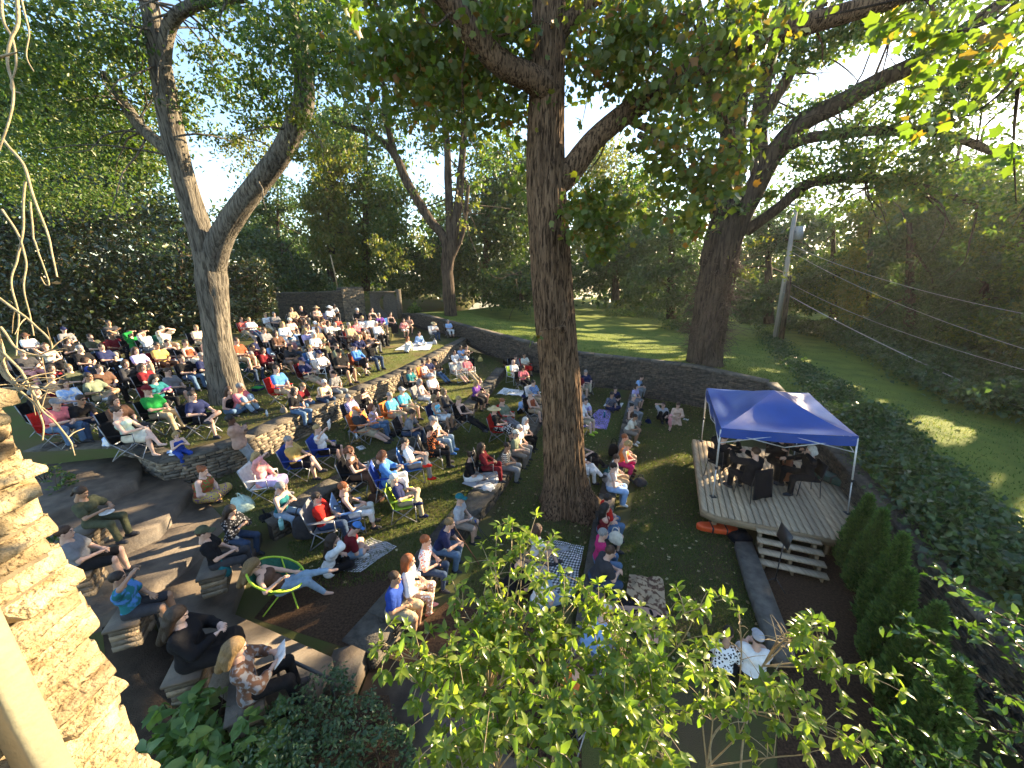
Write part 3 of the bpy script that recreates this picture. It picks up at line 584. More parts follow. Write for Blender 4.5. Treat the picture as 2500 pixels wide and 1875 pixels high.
# ================================================================ ground cover outside the walls
def cover(name,label,polys,n,L,m,hgt,hw=1.):
    P=[]
    for pts,w in polys:
        q=np.array([at(a*K,b*K,1.)[:2] for a,b in pts]); 
        t=RG.random((int(n*w),2)); c=spl(q,40); i=(t[:,0]*38).astype(int); base=c[i]+(c[i+1]-c[i])*RG.random((len(i),1))
        ctr=RG.normal(size=(60,2))*hw*.7; base=base+ctr[RG.integers(0,60,len(i))]+RG.normal(size=(len(i),2))*hw*.35
        d=RG.random(len(i))**.5; nz=.5+.5*vnoise(np.c_[base*.7,np.zeros(len(i))])
        P.append(np.c_[base,[gz(a,b) for a,b in base]+hgt*d*(.25+1.1*nz)])
    P=np.concatenate(P); k=len(P); lb=L*(.6+.8*RG.random(k))
    o=link(name,leafmesh(name,P,rdir(k,-.2),rdir(k,1.2),lb,lb*.75,.2),m); tag(o,label,name.replace('_',' '),kind='stuff')
cover('ground_cover','ivy and kudzu bank beyond the side wall',[([(1645,705),(1712,785),(1790,872),(1875,955),(1952,1040),(2035,1130),(2125,1235),(2240,1345)],1)],24000,.13,LF_IV,.55,hw=.55)
cover('ground_cover','kudzu bank on the far side of the mown strip',[([(1600,690),(1730,705),(1840,735),(1960,790),(2090,845),(2310,925)],.55),([(1700,700),(1850,735),(1980,775),(2150,820),(2400,880)],.45)],34000,.2,LF_IV,1.3,hw=1.1)
cover('ground_cover','low leafy bank along the grass lane left of the oak',[([(1330,690),(1400,680),(1460,700),(1490,720)],.6),([(1300,650),(1380,655),(1450,670)],.4)],7000,.2,LF_IV,.7)
def far_wood():
    P=[]
    for k in range(230):
        x=RG.uniform(-1.75,1.75); Y=RG.uniform(54,80); top=RG.uniform(420,520) if abs(x)<.9 else RG.uniform(330,470); zt=zat(Y,top*K); X=x*Y; c=V(X,Y,1.5)
        m=360; h=RG.random(m); w=3.6*(1-.55*h); P.append(np.c_[X+RG.normal(size=m)*w*.6,Y+RG.normal(size=m)*w*.5,1.8+h*(zt-1.8)])
    P=np.concatenate(P); k=len(P); P=P[gaps(P)]; k=len(P); LB=.75*(.6+.8*RG.random(k)); o=link('far_wood',leafmesh('far_wood',P,rdir(k,-.3),rdir(k,.6),LB,LB*.7,.2),LF_DK); tag(o,'dark far-off wood closing the view behind all the trees','wood',kind='stuff')
far_wood()
# arborvitae row
ARB=leafmat('arborvitae_sprays',[(.04,.09,.022),(.06,.12,.028),(.08,.15,.032),(.1,.17,.04)],.3,.6)
def arbor(px,py,ty,w,label):
    w*=.84
    b=at(px,py,0.); h=zat(b[1],ty); t=empty('evergreen_shrub',b,label,'shrub','row of evergreens by the side wall')
    MB().tube([V(0,0,-.1),V(0,0,h*.8)],[.05,.02],7).obj('trunk',BARKD,t)
    n=7500; z=RG.random(n)**1.15; a=RG.random(n)*2*PI; rr=w*1.08*((1-z)**.85+.015)*(.72+.28*np.minimum(1,z*5))*(.45+.55*RG.random(n)**.5)*(1+.16*np.sin(a*4+z*9))
    P=np.c_[np.cos(a)*rr,np.sin(a)*rr,.06+z*h]; D=np.c_[np.cos(a)*.55,np.sin(a)*.55,np.full(n,.9)]+RG.normal(size=(n,3))*.3
    L=.1*(.6+.8*RG.random(n)); link('crown',leafmesh('evergreen',P,D,rdir(n,.2)+np.c_[np.cos(a),np.sin(a),0*a]*.4,L,L*.42,.15),ARB,t)
for px,py,ty,w,l in ((2072,1385,1219,.42,'evergreen shrub nearest the wooden stage'),(2097,1440,1255,.4,'second evergreen shrub from the stage steps'),(2132,1530,1317,.42,'narrow pointed evergreen shrub third from the stage'),(2142,1620,1405,.44,'fourth evergreen shrub in the middle of the row'),(2192,1740,1492,.48,'broad evergreen shrub second from the bottom edge'),(2228,1890,1627,.5,'rounded evergreen shrub closest to the bottom edge')): arbor(px,py,ty,w,l)
# ================================================================ people: distance-field bodies
def smin(a,b,k):
    h=np.clip(.5+.5*(b-a)/k,0,1); return b*(1-h)+a*h-k*h*(1-h)
def field(prims,h,pad=.03):
    lo=np.min([np.minimum(p[1]-p[3],p[2]-p[4]) if p[0]=='c' else p[1]-np.max(p[2]) for p in prims],0)-pad-h*2
    hi=np.max([np.maximum(p[1]+p[3],p[2]+p[4]) if p[0]=='c' else p[1]+np.max(p[2]) for p in prims],0)+pad+h*2
    n=np.ceil((hi-lo)/h).astype(int)+1; F=np.full(n,.5,np.float32)
    ax=[lo[i]+h*np.arange(n[i]) for i in range(3)]
    for p in prims:
        if p[0]=='c': mn,mx,k=np.minimum(p[1]-p[3],p[2]-p[4]),np.maximum(p[1]+p[3],p[2]+p[4]),p[5]
        else: m=np.max(p[2]); mn,mx,k=p[1]-m,p[1]+m,p[4]
        a=np.maximum(np.floor((mn-abs(k)-.06-lo)/h).astype(int),0); b=np.minimum(np.ceil((mx+abs(k)+.06-lo)/h).astype(int)+1,n)
        sl=tuple(slice(x,y) for x,y in zip(a,b)); X=np.stack(np.meshgrid(*[ax[i][sl[i]] for i in range(3)],indexing='ij'),-1)
        if p[0]=='c':
            ab=p[2]-p[1]; t=np.clip(((X-p[1])@ab)/max(ab@ab,1e-9),0,1); d=np.linalg.norm(X-p[1]-t[...,None]*ab,axis=-1)-(p[3]+(p[4]-p[3])*t)
        else:
            q=(X-p[1])@(p[3] if p[3] is not None else np.eye(3)); r=np.asarray(p[2]); k0=np.linalg.norm(q/r,axis=-1); k1=np.linalg.norm(q/r/r,axis=-1); d=k0*(k0-1)/np.maximum(k1,1e-6)
        if k<0: F[sl]=-smin(-F[sl],d,-k)      # carve
        else: F[sl]=smin(F[sl],d,k)
    return F,lo,ax
def snet(F,lo,h):
    ins=F<0; n=np.array(F.shape)-1; cnt=np.zeros(n,np.float32); acc=np.zeros((*n,3),np.float32)
    o=[(0,0,0),(1,0,0),(0,1,0),(1,1,0),(0,0,1),(1,0,1),(0,1,1),(1,1,1)]
    g=lambda A,c: A[c[0]:c[0]+n[0],c[1]:c[1]+n[1],c[2]:c[2]+n[2]]
    for a in o:
        for ax in range(3):
            if a[ax]==0:
                b=list(a); b[ax]=1; fa,fb=g(F,a),g(F,b); x=(fa<0)!=(fb<0); t=np.where(x,fa/np.where(x,fa-fb,1),0)
                cnt+=x; p=np.zeros((*n,3),np.float32)+np.array(a,np.float32); p[...,ax]=t; acc+=p*x[...,None]
    act=cnt>0; idx=np.full(n,-1); idx[act]=np.arange(act.sum()); c=np.argwhere(act)
    vs=(c+acc[act]/cnt[act][:,None])*h+lo; fs=[]
    for ax in range(3):
        u,w=(ax+1)%3,(ax+2)%3; sa=[slice(1,-1)]*3; sa[ax]=slice(0,-1); sb=[slice(1,-1)]*3; sb[ax]=slice(1,None)
        A,B=ins[tuple(sa)],ins[tuple(sb)]; e=np.argwhere(A!=B)
        if not len(e): continue
        fl=A[tuple(e.T)]; e=e+1; e[:,ax]-=1
        def q(du,dw): k=e.copy(); k[:,u]-=du; k[:,w]-=dw; return idx[tuple(k.T)]
        f=np.stack([q(1,1),q(0,1),q(0,0),q(1,0)],1); f[~fl]=f[~fl][:,::-1]; fs.append(f)
    return vs,np.concatenate(fs)
def sdfmesh(prims,h,clip=None,extra=None,name='m'):
    F,lo,ax=field(prims,h)
    if clip is not None:
        X=np.stack(np.meshgrid(*ax,indexing='ij'),-1); F=np.maximum(F,clip(X))
    return snet(F,lo,h)
def cap(a,b,ra,rb=None,k=.035): return ('c',np.asarray(a,float),np.asarray(b,float),ra,ra if rb is None else rb,k)
def ell(c,r,k=.03,M=None): return ('e',np.asarray(c,float),np.asarray(r,float),M,k)
# ---- head (origin at its centre, facing +Y)
def head_mesh():
    p=[ell((0,-.012,.03),(.076,.096,.092)),ell((0,.02,-.04),(.058,.066,.075),.05),cap((0,.045,-.085),(0,.066,-.092),.028,.022,.04),
       cap((0,.082,.005),(0,.1,-.028),.011,.016,.018),ell((.032,.095,.012),(.02,.018,.013),-.02),ell((-.032,.095,.012),(.02,.018,.013),-.02),
       cap((-.03,.085,.03),(.03,.085,.03),.011,.011,.02),ell((.034,.082,.012),(.0135,.0135,.0115),.004),ell((-.034,.082,.012),(.0135,.0135,.0115),.004),
       cap((-.02,.084,-.058),(.02,.084,-.058),.009,.009,.012),cap((-.02,.098,-.0605),(.02,.098,-.0605),.0035,.0035,-.008),
       ell((.08,-.005,-.005),(.012,.022,.033),.012),ell((-.08,-.005,-.005),(.012,.022,.033),.012),
       cap((0,-.02,-.08),(0,-.035,-.19),.054,.06,.04)]
    v,f=sdfmesh(p,.0075); c=v[f].mean(1)
    eye=(np.abs(np.abs(c[:,0])-.034)<.012)&(np.abs(c[:,2]-.012)<.008)&(c[:,1]>.083)
    lip=(np.abs(c[:,0])<.026)&(np.abs(c[:,2]+.06)<.011)&(c[:,1]>.078)
    brow=(np.abs(np.abs(c[:,0])-.034)<.018)&(np.abs(c[:,2]-.036)<.006)&(c[:,1]>.07)
    return v,f,np.where(eye|brow,1,np.where(lip,2,0))
HEAD=head_mesh()
# ---- hand (origin at wrist, fingers along +Y, palm towards -Z, thumb towards +X), gently curled
def hand_mesh():
    p=[ell((0,.045,-.002),(.036,.05,.014),.02),cap((0,-.02,0),(0,.02,0),.026,.028,.03)]
    for i,(x,l) in enumerate(((.029,.068),(.01,.078),(-.009,.072),(-.027,.056))):
        a=V(x,.085,0); c=.35+.12*i; b=a+V(x*.15,l*.42*math.cos(c),-l*.42*math.sin(c)); d=b+V(0,l*.33*math.cos(c*2.2),-l*.33*math.sin(c*2.2)); e=d+V(0,l*.28*math.cos(c*3.2),-l*.28*math.sin(c*3.2))
        p+=[cap(a,b,.0095,.009,.006),cap(b,d,.009,.0085,.003),cap(d,e,.0085,.007,.003)]
    p+=[cap((.028,.025,-.004),(.05,.055,-.012),.013,.011,.012),cap((.05,.055,-.012),(.054,.085,-.024),.011,.0085,.003)]
    return sdfmesh(p,.0065)
HAND=hand_mesh()
# ---- poses: pelvis height, lean, head pitch, hands (right, left), feet (right, left), knee pole, flags. x right, y forward, z up
def S2(p): return [p,(-p[0],p[1],p[2])]
POSES={
 'lap':(.5,-9,4,S2((.06,.26,.66)),S2((.12,.47,.09)),0),
 'rec':(.42,-24,14,S2((.08,.2,.62)),S2((.1,.78,.09)),0),
 'crs':(.5,-14,5,[(.05,.24,.7),(-.08,.27,.68)],[(.13,.46,.09),(.2,.66,.36)],0),
 'fig':(.5,-14,5,[(.2,.2,.7),(-.1,.3,.72)],[(.13,.46,.09),(.24,.36,.53)],2),
 'fwd':(.5,22,4,[(.05,.44,.66),(-.03,.46,.64)],S2((.14,.42,.09)),0),
 'arm':(.5,-12,4,S2((.27,.2,.68)),S2((.13,.5,.09)),0),
 'fold':(.5,-10,2,[(-.13,.16,.86),(.13,.18,.83)],S2((.12,.48,.09)),0),
 'brow':(.5,-6,3,[(.07,.17,1.23),(-.06,.26,.66)],S2((.12,.47,.09)),0),
 'read':(.5,-4,22,S2((.09,.32,.78)),S2((.12,.47,.09)),0),
 'face':(.5,4,5,[(.03,.19,1.1),(-.05,.27,.67)],S2((.12,.46,.09)),0),
 'cam':(.5,-2,4,S2((.06,.25,1.17)),S2((.12,.47,.09)),0),
 'fan':(.5,-6,3,[(.27,.26,1.2),(-.06,.26,.66)],S2((.12,.47,.09)),0),
 'bend':(.5,38,30,S2((.06,.5,.5)),S2((.14,.4,.09)),0),
 'led':(.1,5,2,[(.1,.26,.24),(-.1,.25,.24)],S2((.11,.38,-.36)),0),
 'lef':(.1,24,6,[(.04,.44,.24),(-.04,.45,.22)],S2((.13,.36,-.36)),0),
 'leb':(.1,-12,2,S2((.24,-.08,.06)),S2((.11,.44,-.34)),0),
 'lec':(.1,2,3,[(-.13,.19,.47),(.13,.2,.44)],S2((.11,.38,-.36)),0),
 'lep':(.1,8,24,S2((.05,.3,.42)),S2((.11,.38,-.36)),0),
 'xl':(.12,10,8,[(.12,.3,.2),(-.06,.33,.2)],[(-.16,.3,.09),(.16,.36,.08)],1),
 'xlf':(.12,14,10,[(.05,.26,.72),(-.06,.3,.3)],[(-.16,.3,.09),(.16,.36,.08)],1),
 'xlb':(.12,32,32,[(.1,.44,.14),(-.06,.46,.12)],[(-.16,.3,.09),(.16,.36,.08)],1),
 'kn':(.12,12,2,[(.05,.46,.36),(-.05,.47,.34)],S2((.1,.47,.09)),0),
 'knh':(.12,12,4,[(.09,.16,.82),(-.05,.47,.34)],S2((.1,.47,.09)),0),
 'lg':(.12,-22,14,S2((.22,-.28,.08)),S2((.09,.86,.1)),0),
 'sd':(.13,0,6,[(.1,.3,.24),(-.16,.16,.2)],[(.3,.1,.08),(.34,.32,.08)],0),
 'kl':(.27,6,12,S2((.06,.3,.42)),S2((.09,-.16,.08)),3),
 'st':(.9,-10,-3,[(-.13,.17,1.27),(.13,.19,1.24)],[(.09,.16,.09),(-.1,.22,.09)],0),
 'sta':(.92,0,2,S2((.24,.06,.78)),S2((.09,.02,.09)),0),
 'tod':(.92,0,-6,S2((.3,.2,1.2)),S2((.09,.04,.09)),0),
 'vln':(.5,2,4,[(.16,.42,.96),(-.28,.42,1.02)],S2((.15,.44,.09)),0),
 'cel':(.5,2,6,[(.26,.42,.78),(-.16,.2,1.12)],S2((.24,.4,.09)),0),
 'lou':(.34,-38,26,[(.34,.08,.74),(-.05,.28,.5)],[(.1,.66,.08),(.16,.92,.58)],0),
}
def ik(a,t,l1,l2,pole):
    d=t-a; L=np.linalg.norm(d); L2=min(L,(l1+l2)*.995); d=d/max(L,1e-6); t=a+d*L2
    x=(l1*l1-l2*l2+L2*L2)/(2*L2); y=math.sqrt(max(l1*l1-x*x,0)); p=np.asarray(pole,float); p=p-d*(p@d); p=nrm(p)
    return a+d*x+p*y,t
def joints(pose):
    pz,lean,hp,hands,feet,kf=POSES[pose]; th=R(lean); u=V(0,math.sin(th),math.cos(th)); P=V(0,0,pz); J={}
    J['pel']=P; J['wai']=P+.15*u; J['che']=P+.32*u; J['nec']=P+.475*u; J['u']=u
    hv=R(lean*.45+hp); J['hdir']=V(0,math.sin(hv),math.cos(hv)); J['head']=J['nec']+.055*u+.125*V(0,math.sin(R(lean*.5)),math.cos(R(lean*.5)))+V(0,.02,0); J['hp']=R(hp)+.1*th
    for i,sx in enumerate((1,-1)):
        s=J['nec']-.05*u+V(sx*.165,0,0); h=P+V(sx*.09,0,-.01); ha=V(*hands[i]); fo=V(*feet[i])
        pole=V(sx*.9,-.5,-.6) if not pose.startswith('fold') else V(sx*.6,-.2,-1)
        e,w=ik(s,ha,.285,.25,pole)
        kp={0:V(sx*.12,.35,1),1:V(sx*1.2,.3,.3),2:(V(sx*.12,.35,1) if i==0 else V(-1.2,.6,.5)),3:V(sx*.2,1,-.1)}[kf]
        k,a=ik(h,fo,.43,.41,kp)
        fd=a-k; fd=V(fd[0]*.3+sx*.08,max(fd[1],.0)+.35,0 if fo[2]<.2 or kf else .1); 
        if kf==3: fd=V(0,-1,-.3)
        if fo[2]<-.2: fd=V(sx*.06,.4,-.1)
        to=a+nrm(fd)*.13+V(0,0,-.045)
        J['s',i],J['e',i],J['w',i],J['h',i],J['k',i],J['a',i],J['t',i]=s,e,w,h,k,a,to
    return J
_JC={p:joints(p) for p in POSES}
def torso(J,f,g=0.,k=.05,bust=0):
    u=J['u']; X=V(1,0,0); fy=nrm(np.cross(X,-u)) if False else V(0,u[2],-u[1])
    c=[cap(J['pel']-X*.075*f+.02*u,J['pel']+X*.075*f+.02*u,.105*f+g,None,k),cap(J['wai']-X*.06*f+fy*.012*f,J['wai']+X*.06*f+fy*.012*f,(.094*f**1.3)+g,None,k),
       cap(J['che']-X*.075*f,J['che']+X*.075*f,.105*f+g,None,k),cap(J['s',0]*.82+J['s',1]*.18-u*.01,J['s',1]*.82+J['s',0]*.18-u*.01,.062+g,None,k)]
    if bust: c+=[ell(J['che']+fy*.075*f+X*.058+u*.01,np.ones(3)*(.058*f+g),.04),ell(J['che']+fy*.075*f-X*.058+u*.01,np.ones(3)*(.058*f+g),.04)]
    return c
def arms(J,f,g=0.,upto=2.,k=.03):
    c=[]
    for i in (0,1):
        s,e,w=J['s',i],J['e',i],J['w',i]; t=min(upto,1); c.append(cap(s,s+(e-s)*t,.052*f+g,.052*f+(.041*f-.052*f)*t+g*1.2,k))
        if upto>1: t=upto-1; c.append(cap(e,e+(w-e)*t,.04*f+g,.04*f-.013*f*t+g,k))
    return c
def legs(J,f,g=0.,upto=2.,k=.04,wide=0.):
    c=[]
    for i in (0,1):
        h,kn,a=J['h',i],J['k',i],J['a',i]; t=min(upto,1); c.append(cap(h,h+(kn-h)*t,.088*f+g,.088*f+(.056-.088)*f*t+g+wide*.5,k))
        if upto>1: t=upto-1; m=kn+(a-kn)*.3; c.append(cap(kn,kn+(a-kn)*t,.056*f+g,.056*f+(.036-.056)*f*t+g+wide,k)); 
        if upto>=2 and g==0: c.append(cap(m+(0,-.015,0) if False else m+V(0,-.012,0),m+(a-m)*.4,.05*f,.038*f,.03))
    return c
def basis(y,z):
    y=nrm(y); x=nrm(np.cross(y,z)); z=np.cross(x,y); return np.stack([x,y,z],1)
_MC={}
def hmat(J): return np.array(Matrix.Rotation(-J['hp'],3,'X'))
def body_mesh(pose,f,bust):
    key=('b',pose,f,bust)
    if key in _MC: return _MC[key]
    J=_JC[pose]; p=torso(J,f,0,bust=bust)+arms(J,f)+legs(J,f)+[cap(J['nec']-.04*J['u'],J['nec']+.05*J['u'],.06,.054,.04)]
    for i in (0,1): p.append(cap(J['a',i]-V(0,0,.02),J['t',i],.036,.026,.03))
    v,f_=sdfmesh(p,.0185); m=MB(); m.add(v,[f_],0)
    hv,hf,hm=HEAD; hw=hv@hmat(J).T+J['head']
    for q in (0,1,2):
        s=hm==q; m.add(hw if q==0 else np.zeros((0,3)),[hf[s]-(0 if q==0 else len(hw))],q) if q==0 else None
    # eye and lip faces share the head vertices
    b=m.n-len(hw)
    for q in (1,2): m.f[4].append(hf[hm==q]+b); m.m[4].append(np.full((hm==q).sum(),q))
    for i,sx in ((0,1),(1,-1)):
        fa=J['w',i]-J['e',i]; pz=nrm(V(-sx*.55,.15,.7)); M=basis(fa,pz); hv2=HAND[0]*V(-sx,1,1); ff=HAND[1] if sx<0 else HAND[1][:,::-1]
        m.add(hv2@M.T+J['w',i]-nrm(fa)*.01,[ff],0)
    _MC[key]=m.me('body',True); return _MC[key]
def simple(key,fn,h,name,clip=None):
    if key not in _MC:
        v,f=sdfmesh(fn(),h,clip); _MC[key]=mesh(name,v,f,True)
    return _MC[key]
def top_mesh(pose,f,kind,bust):
    J=_JC[pose]; up={'tee':.62,'long':1.86,'tank':.02,'dress':.1,'jacket':1.9,'blouse':1.5,'strap':0.}[kind]; g=.017 if kind!='jacket' else .03
    def fn():
        c=torso(J,f,g,bust=bust)
        if up>.05: c+=arms(J,f,g+(.012 if kind in('tee','blouse') else .004),up)
        if kind in ('tank','strap','dress'): c=c[:3]+c[4:]+[cap(J['che']+V(.1,0,.0)+J['u']*.02,J['s',0]*.72+J['s',1]*.28+J['u']*.012,.062,.05,.03),cap(J['che']+V(-.1,0,.0)+J['u']*.02,J['s',1]*.72+J['s',0]*.28+J['u']*.012,.062,.05,.03)]
        if kind in('blouse','jacket'): c+=[cap(J['pel']-V(.1,0,.05)*f,J['pel']+V(.1,0,-.05)*f,.11*f+g,None,.05)]
        return c
    u=J['u']; lo=J['pel']@u-(.035 if kind not in('blouse','jacket') else .12); nk=J['nec']; top=J['nec']@u+(.012 if kind in('tee','long','blouse','jacket') else -.02)
    def clip(X):
        d=np.maximum(lo-X@u,-1)
        r=.066-np.linalg.norm((X-nk)-((X-nk)@u)[...,None]*u,axis=-1)       # neck opening
        r=np.where((X@u)>J['che']@u+.05,r,-1); 
        return np.maximum(d*np.where(np.linalg.norm(X-J['pel'],axis=-1)<.36,1,-1) if False else d,np.minimum(r,.03)) if kind!='x' else d
    def clip2(X):
        d=lo-X@u; far=np.linalg.norm(X[...,:2]-J['pel'][:2],axis=-1)>.24 ; d=np.where(far&(np.abs(X@u-lo)<.5),-1,d)
        r=.066-np.linalg.norm((X-nk)-((X-nk)@u)[...,None]*u,axis=-1); r=np.where((X@u)>J['che']@u+.06,r,-1)
        return np.maximum(d,r)
    return simple(('t',pose,f,kind,bust),fn,.0185,'top',clip2)
def bottom_mesh(pose,f,kind):
    J=_JC[pose]
    def fn():
        g=.014; c=[cap(J['pel']-V(.075*f,0,0),J['pel']+V(.075*f,0,0),.11*f+g,None,.05)]
        if kind in('long','slim'): c+=legs(J,f,g,1.94,wide=.012 if kind=='long' else -.002)
        if kind=='capri': c+=legs(J,f,g,1.55,wide=.006)
        if kind=='short': c+=legs(J,f,g+.012,.9)
        if kind in('skirt','maxi','mini'):
            t={'skirt':1.25,'maxi':1.9,'mini':.8}[kind]; c+=legs(J,f,g+.015,t,wide=.02)
            for q in np.linspace(.15,t,7):
                P=[(J['h',i]+(J['k',i]-J['h',i])*min(q,1)+((J['a',i]-J['k',i])*(q-1) if q>1 else 0)) for i in (0,1)]; c.append(cap(P[0],P[1],.06,.06,.06))
        return c
    return simple(('p',pose,f,kind),fn,.0185,'trousers')
def shoe_mesh(pose,side):
    J=_JC[pose]
    def fn():
        c=[]
        for i in (side,):
            a,t=J['a',i],J['t',i]; hl=a-nrm((t-a)*V(1,1,0)+1e-6)*.045+V(0,0,-.045); c+=[cap(hl,t,.042,.04,.02),cap(a+V(0,0,-.03),a+(t-a)*.5,.046,.04,.03)]
        return c
    return simple(('s',pose,side),fn,.015,'shoe')
HAIRS={}
def hair_mesh(st):
    def fn():
        c=[ell((0,-.02,.04),(.088,.104,.098))]
        if st=='buzz': c=[ell((0,-.018,.035),(.081,.1,.094))]
        if st in('long','vlong'):
            z=-.26 if st=='long' else -.4; c+=[cap((.06,-.03,0),(.085,-.04,z*.7),.045,.04,.05),cap((-.06,-.03,0),(-.085,-.04,z*.7),.045,.04,.05),cap((0,-.085,.0),(0,-.1,z),.065,.055,.05),cap((-.05,-.08,-.1),(.05,-.08,-.1),.05,.05,.05)]
        if st=='bob': c+=[cap((.068,-.02,.02),(.075,-.0,-.1),.042,.04,.04),cap((-.068,-.02,.02),(-.075,0,-.1),.042,.04,.04),cap((-.04,-.08,-.05),(.04,-.08,-.05),.06,.06,.05)]
        if st=='bun': c+=[ell((0,-.1,.1),(.045,.045,.042),.02)]
        if st=='pony': c+=[cap((0,-.1,.05),(0,-.16,-.12),.034,.022,.03)]
        if st=='curly':
            rs=np.random.default_rng(3); 
            for _ in range(26): d=nrm(rs.normal(size=3)+V(0,-.4,.3)); c.append(ell(V(0,-.025,.02)+d*V(.09,.105,.1),np.ones(3)*(.03+.015*rs.random()),.02))
        if st=='ring': c=[cap((.07,-.03,-.01),(.0,-.095,-.0),.03,.035,.03),cap((-.07,-.03,-.01),(0,-.095,0),.03,.035,.03)]
        c+=[ell((0,.11,-.035),(.064,.07,.094),-.02)]
        return c
    return simple(('hair',st),fn,.011,'hair')
def hat_mesh(st):
    if ('hat',st) in _MC: return _MC['hat',st]
    m=MB()
    def dome(r,h,z,n=20,k=6,ry=None,ytop=0):
        vs=[]; fs=[]
        for i in range(k+1):
            t=i/k*PI/2; 
            for j in range(n): a=j*2*PI/n; vs.append((math.cos(a)*r*math.cos(t),math.sin(a)*(ry or r*1.18)*math.cos(t)-.015,z+h*math.sin(t)))
        for i in range(k):
            for j in range(n): fs.append((i*n+j,i*n+(j+1)%n,(i+1)*n+(j+1)%n,(i+1)*n+j))
        m.add(vs,[np.array(fs)])
    def brim(r0,r1,z,dr=-.02,front=None,curl=0):
        n=28; vs=[]; fs=[]
        for q,(r,dz) in enumerate(((r0,0),((r0+r1)/2,dr*.3),(r1,dr),(r1,dr-.006),((r0+r1)/2,dr*.3-.008),(r0,-.008))):
            for j in range(n): a=j*2*PI/n; vs.append((math.cos(a)*r,math.sin(a)*r*1.15-.015,z+dz+(curl*abs(math.cos(a))**2 if q in(2,3) else 0)))
        for q in range(5):
            for j in range(n): fs.append((q*n+j,q*n+(j+1)%n,(q+1)*n+(j+1)%n,(q+1)*n+j))
        m.add(vs,[np.array(fs)])
    def visor():
        n=9; vs=[]; 
        for dz in (0,-.008):
            for j in range(n): a=PI*(.17+.66*j/(n-1)); vs.append((math.cos(a)*.088,math.sin(a)*.1-.012,.05+dz)); vs.append((math.cos(a)*.09,.08+math.sin(a)*.105,.04+dz-.02*abs(math.cos(a))))
        j=np.arange(n-1)*2; f=np.stack([j,j+1,j+3,j+2],1); m.add(vs,[np.concatenate([f,f[:,::-1]+2*n])])
        m.add(np.array(vs),[np.stack([j+1,j+1+2*n,j+3+2*n,j+3],1)])
    if st=='cap': dome(.094,.1,.045); visor()
    if st=='vis': brim(.088,.094,.06,0); visor()
    if st=='sun': dome(.095,.095,.05); brim(.094,.21,.052,-.035)
    if st=='bkt': dome(.095,.09,.05); brim(.094,.16,.052,-.045)
    if st=='cow': dome(.096,.12,.05,ry=.115); brim(.095,.19,.052,-.015,curl=.06)
    _MC['hat',st]=m.me('hat',True); return _MC['hat',st]
def glass_mesh():
    if 'gl' not in _MC:
        m=MB()
        for s in (1,-1): m.add([(s*(.034+.024*math.cos(a)),.1+.003*math.sin(a)+q*.006-.006*abs(math.cos(a)),.012+.017*math.sin(a)) for q in (0,1) for a in np.arange(12)*PI/6],[np.array([list(range(12)),list(range(12,24))[::-1]])]); m.box((s*.072,.045,.016),(.005,.1,.008))
        m.box((0,.104,.018),(.022,.005,.006)); _MC['gl']=m.me('glasses')
    return _MC['gl']
# ---- colours
CLR=dict(white=(.78,.77,.74),cream=(.72,.66,.52),black=(.012,.012,.014),char=(.045,.045,.05),grey=(.2,.2,.21),lgrey=(.42,.42,.43),navy=(.018,.024,.075),royal=(.03,.07,.32),blue=(.07,.2,.5),lblue=(.32,.48,.75),aqua=(.1,.5,.62),mint=(.55,.68,.55),teal=(.02,.14,.16),green=(.02,.25,.05),olive=(.08,.085,.05),sage=(.16,.19,.13),yellow=(.7,.5,.16),mustard=(.5,.34,.1),orange=(.75,.2,.05),coral=(.7,.14,.1),red=(.5,.02,.015),maroon=(.15,.014,.02),rust=(.3,.075,.035),pink=(.78,.34,.32),hot=(.75,.2,.22),peach=(.75,.5,.36),magenta=(.48,.03,.14),purple=(.14,.05,.25),lav=(.5,.42,.66),brown=(.11,.06,.04),tan=(.4,.29,.18),khaki=(.42,.34,.22),jeans=(.1,.17,.28),djeans=(.04,.065,.12),ljeans=(.26,.36,.46),gjeans=(.26,.28,.29),taupe=(.26,.22,.18),lime=(.42,.6,.06),rose=(.42,.26,.19),straw=(.6,.46,.24),green2=(.03,.12,.08))
def cloth(c):
    "colour name, optionally two names and a pattern: navy/white:check"
    if 'cl_'+c in _M: return _M['cl_'+c]
    if ':' not in c:
        x=CLR[c]; m=mat('cloth_'+c,x,tuple(v*.72 for v in x),11,.9,.75,13,spec=.12); _M['cl_'+c]=m; return m
    ab,pt=c.split(':'); a,b=[CLR[q] for q in ab.split('/')]; t=NT('cloth_'+c.replace('/','_').replace(':','_')); bs=t.n('ShaderNodeBsdfPrincipled'); bs.inputs['Roughness'].default_value=.9; bs.inputs['Specular IOR Level'].default_value=.12; t.l(bs,t.out)
    tc=t.n('ShaderNodeTexCoord')
    if pt in('stripe','pin'):
        w=t.n('ShaderNodeTexWave',bands_direction='Z' if pt=='stripe' else 'X'); w.inputs['Scale'].default_value=5.5 if pt=='stripe' else 11; t.l(tc,w,0,'Object'); r=t.ramp(w,[(.45,a),(.55,b)] if pt=='stripe' else [(.7,a),(.8,b)])
    elif pt=='check':
        w=t.n('ShaderNodeTexChecker'); w.inputs['Scale'].default_value=26; t.l(tc,w,0,'Object'); w.inputs[1].default_value=lin(a); w.inputs[2].default_value=lin(b); r=w
    else:
        w=t.n('ShaderNodeTexVoronoi' if pt=='floral' else 'ShaderNodeTexNoise'); w.inputs['Scale'].default_value={'floral':22,'tie':9,'camo':16}[pt]; t.l(tc,w,0,'Object'); r=t.ramp(w,[(.42,a),(.52,b)] if pt!='floral' else [(.32,b),(.42,a)])
    t.l(r,bs,'Base Color'); _M['cl_'+c]=t.m; return t.m
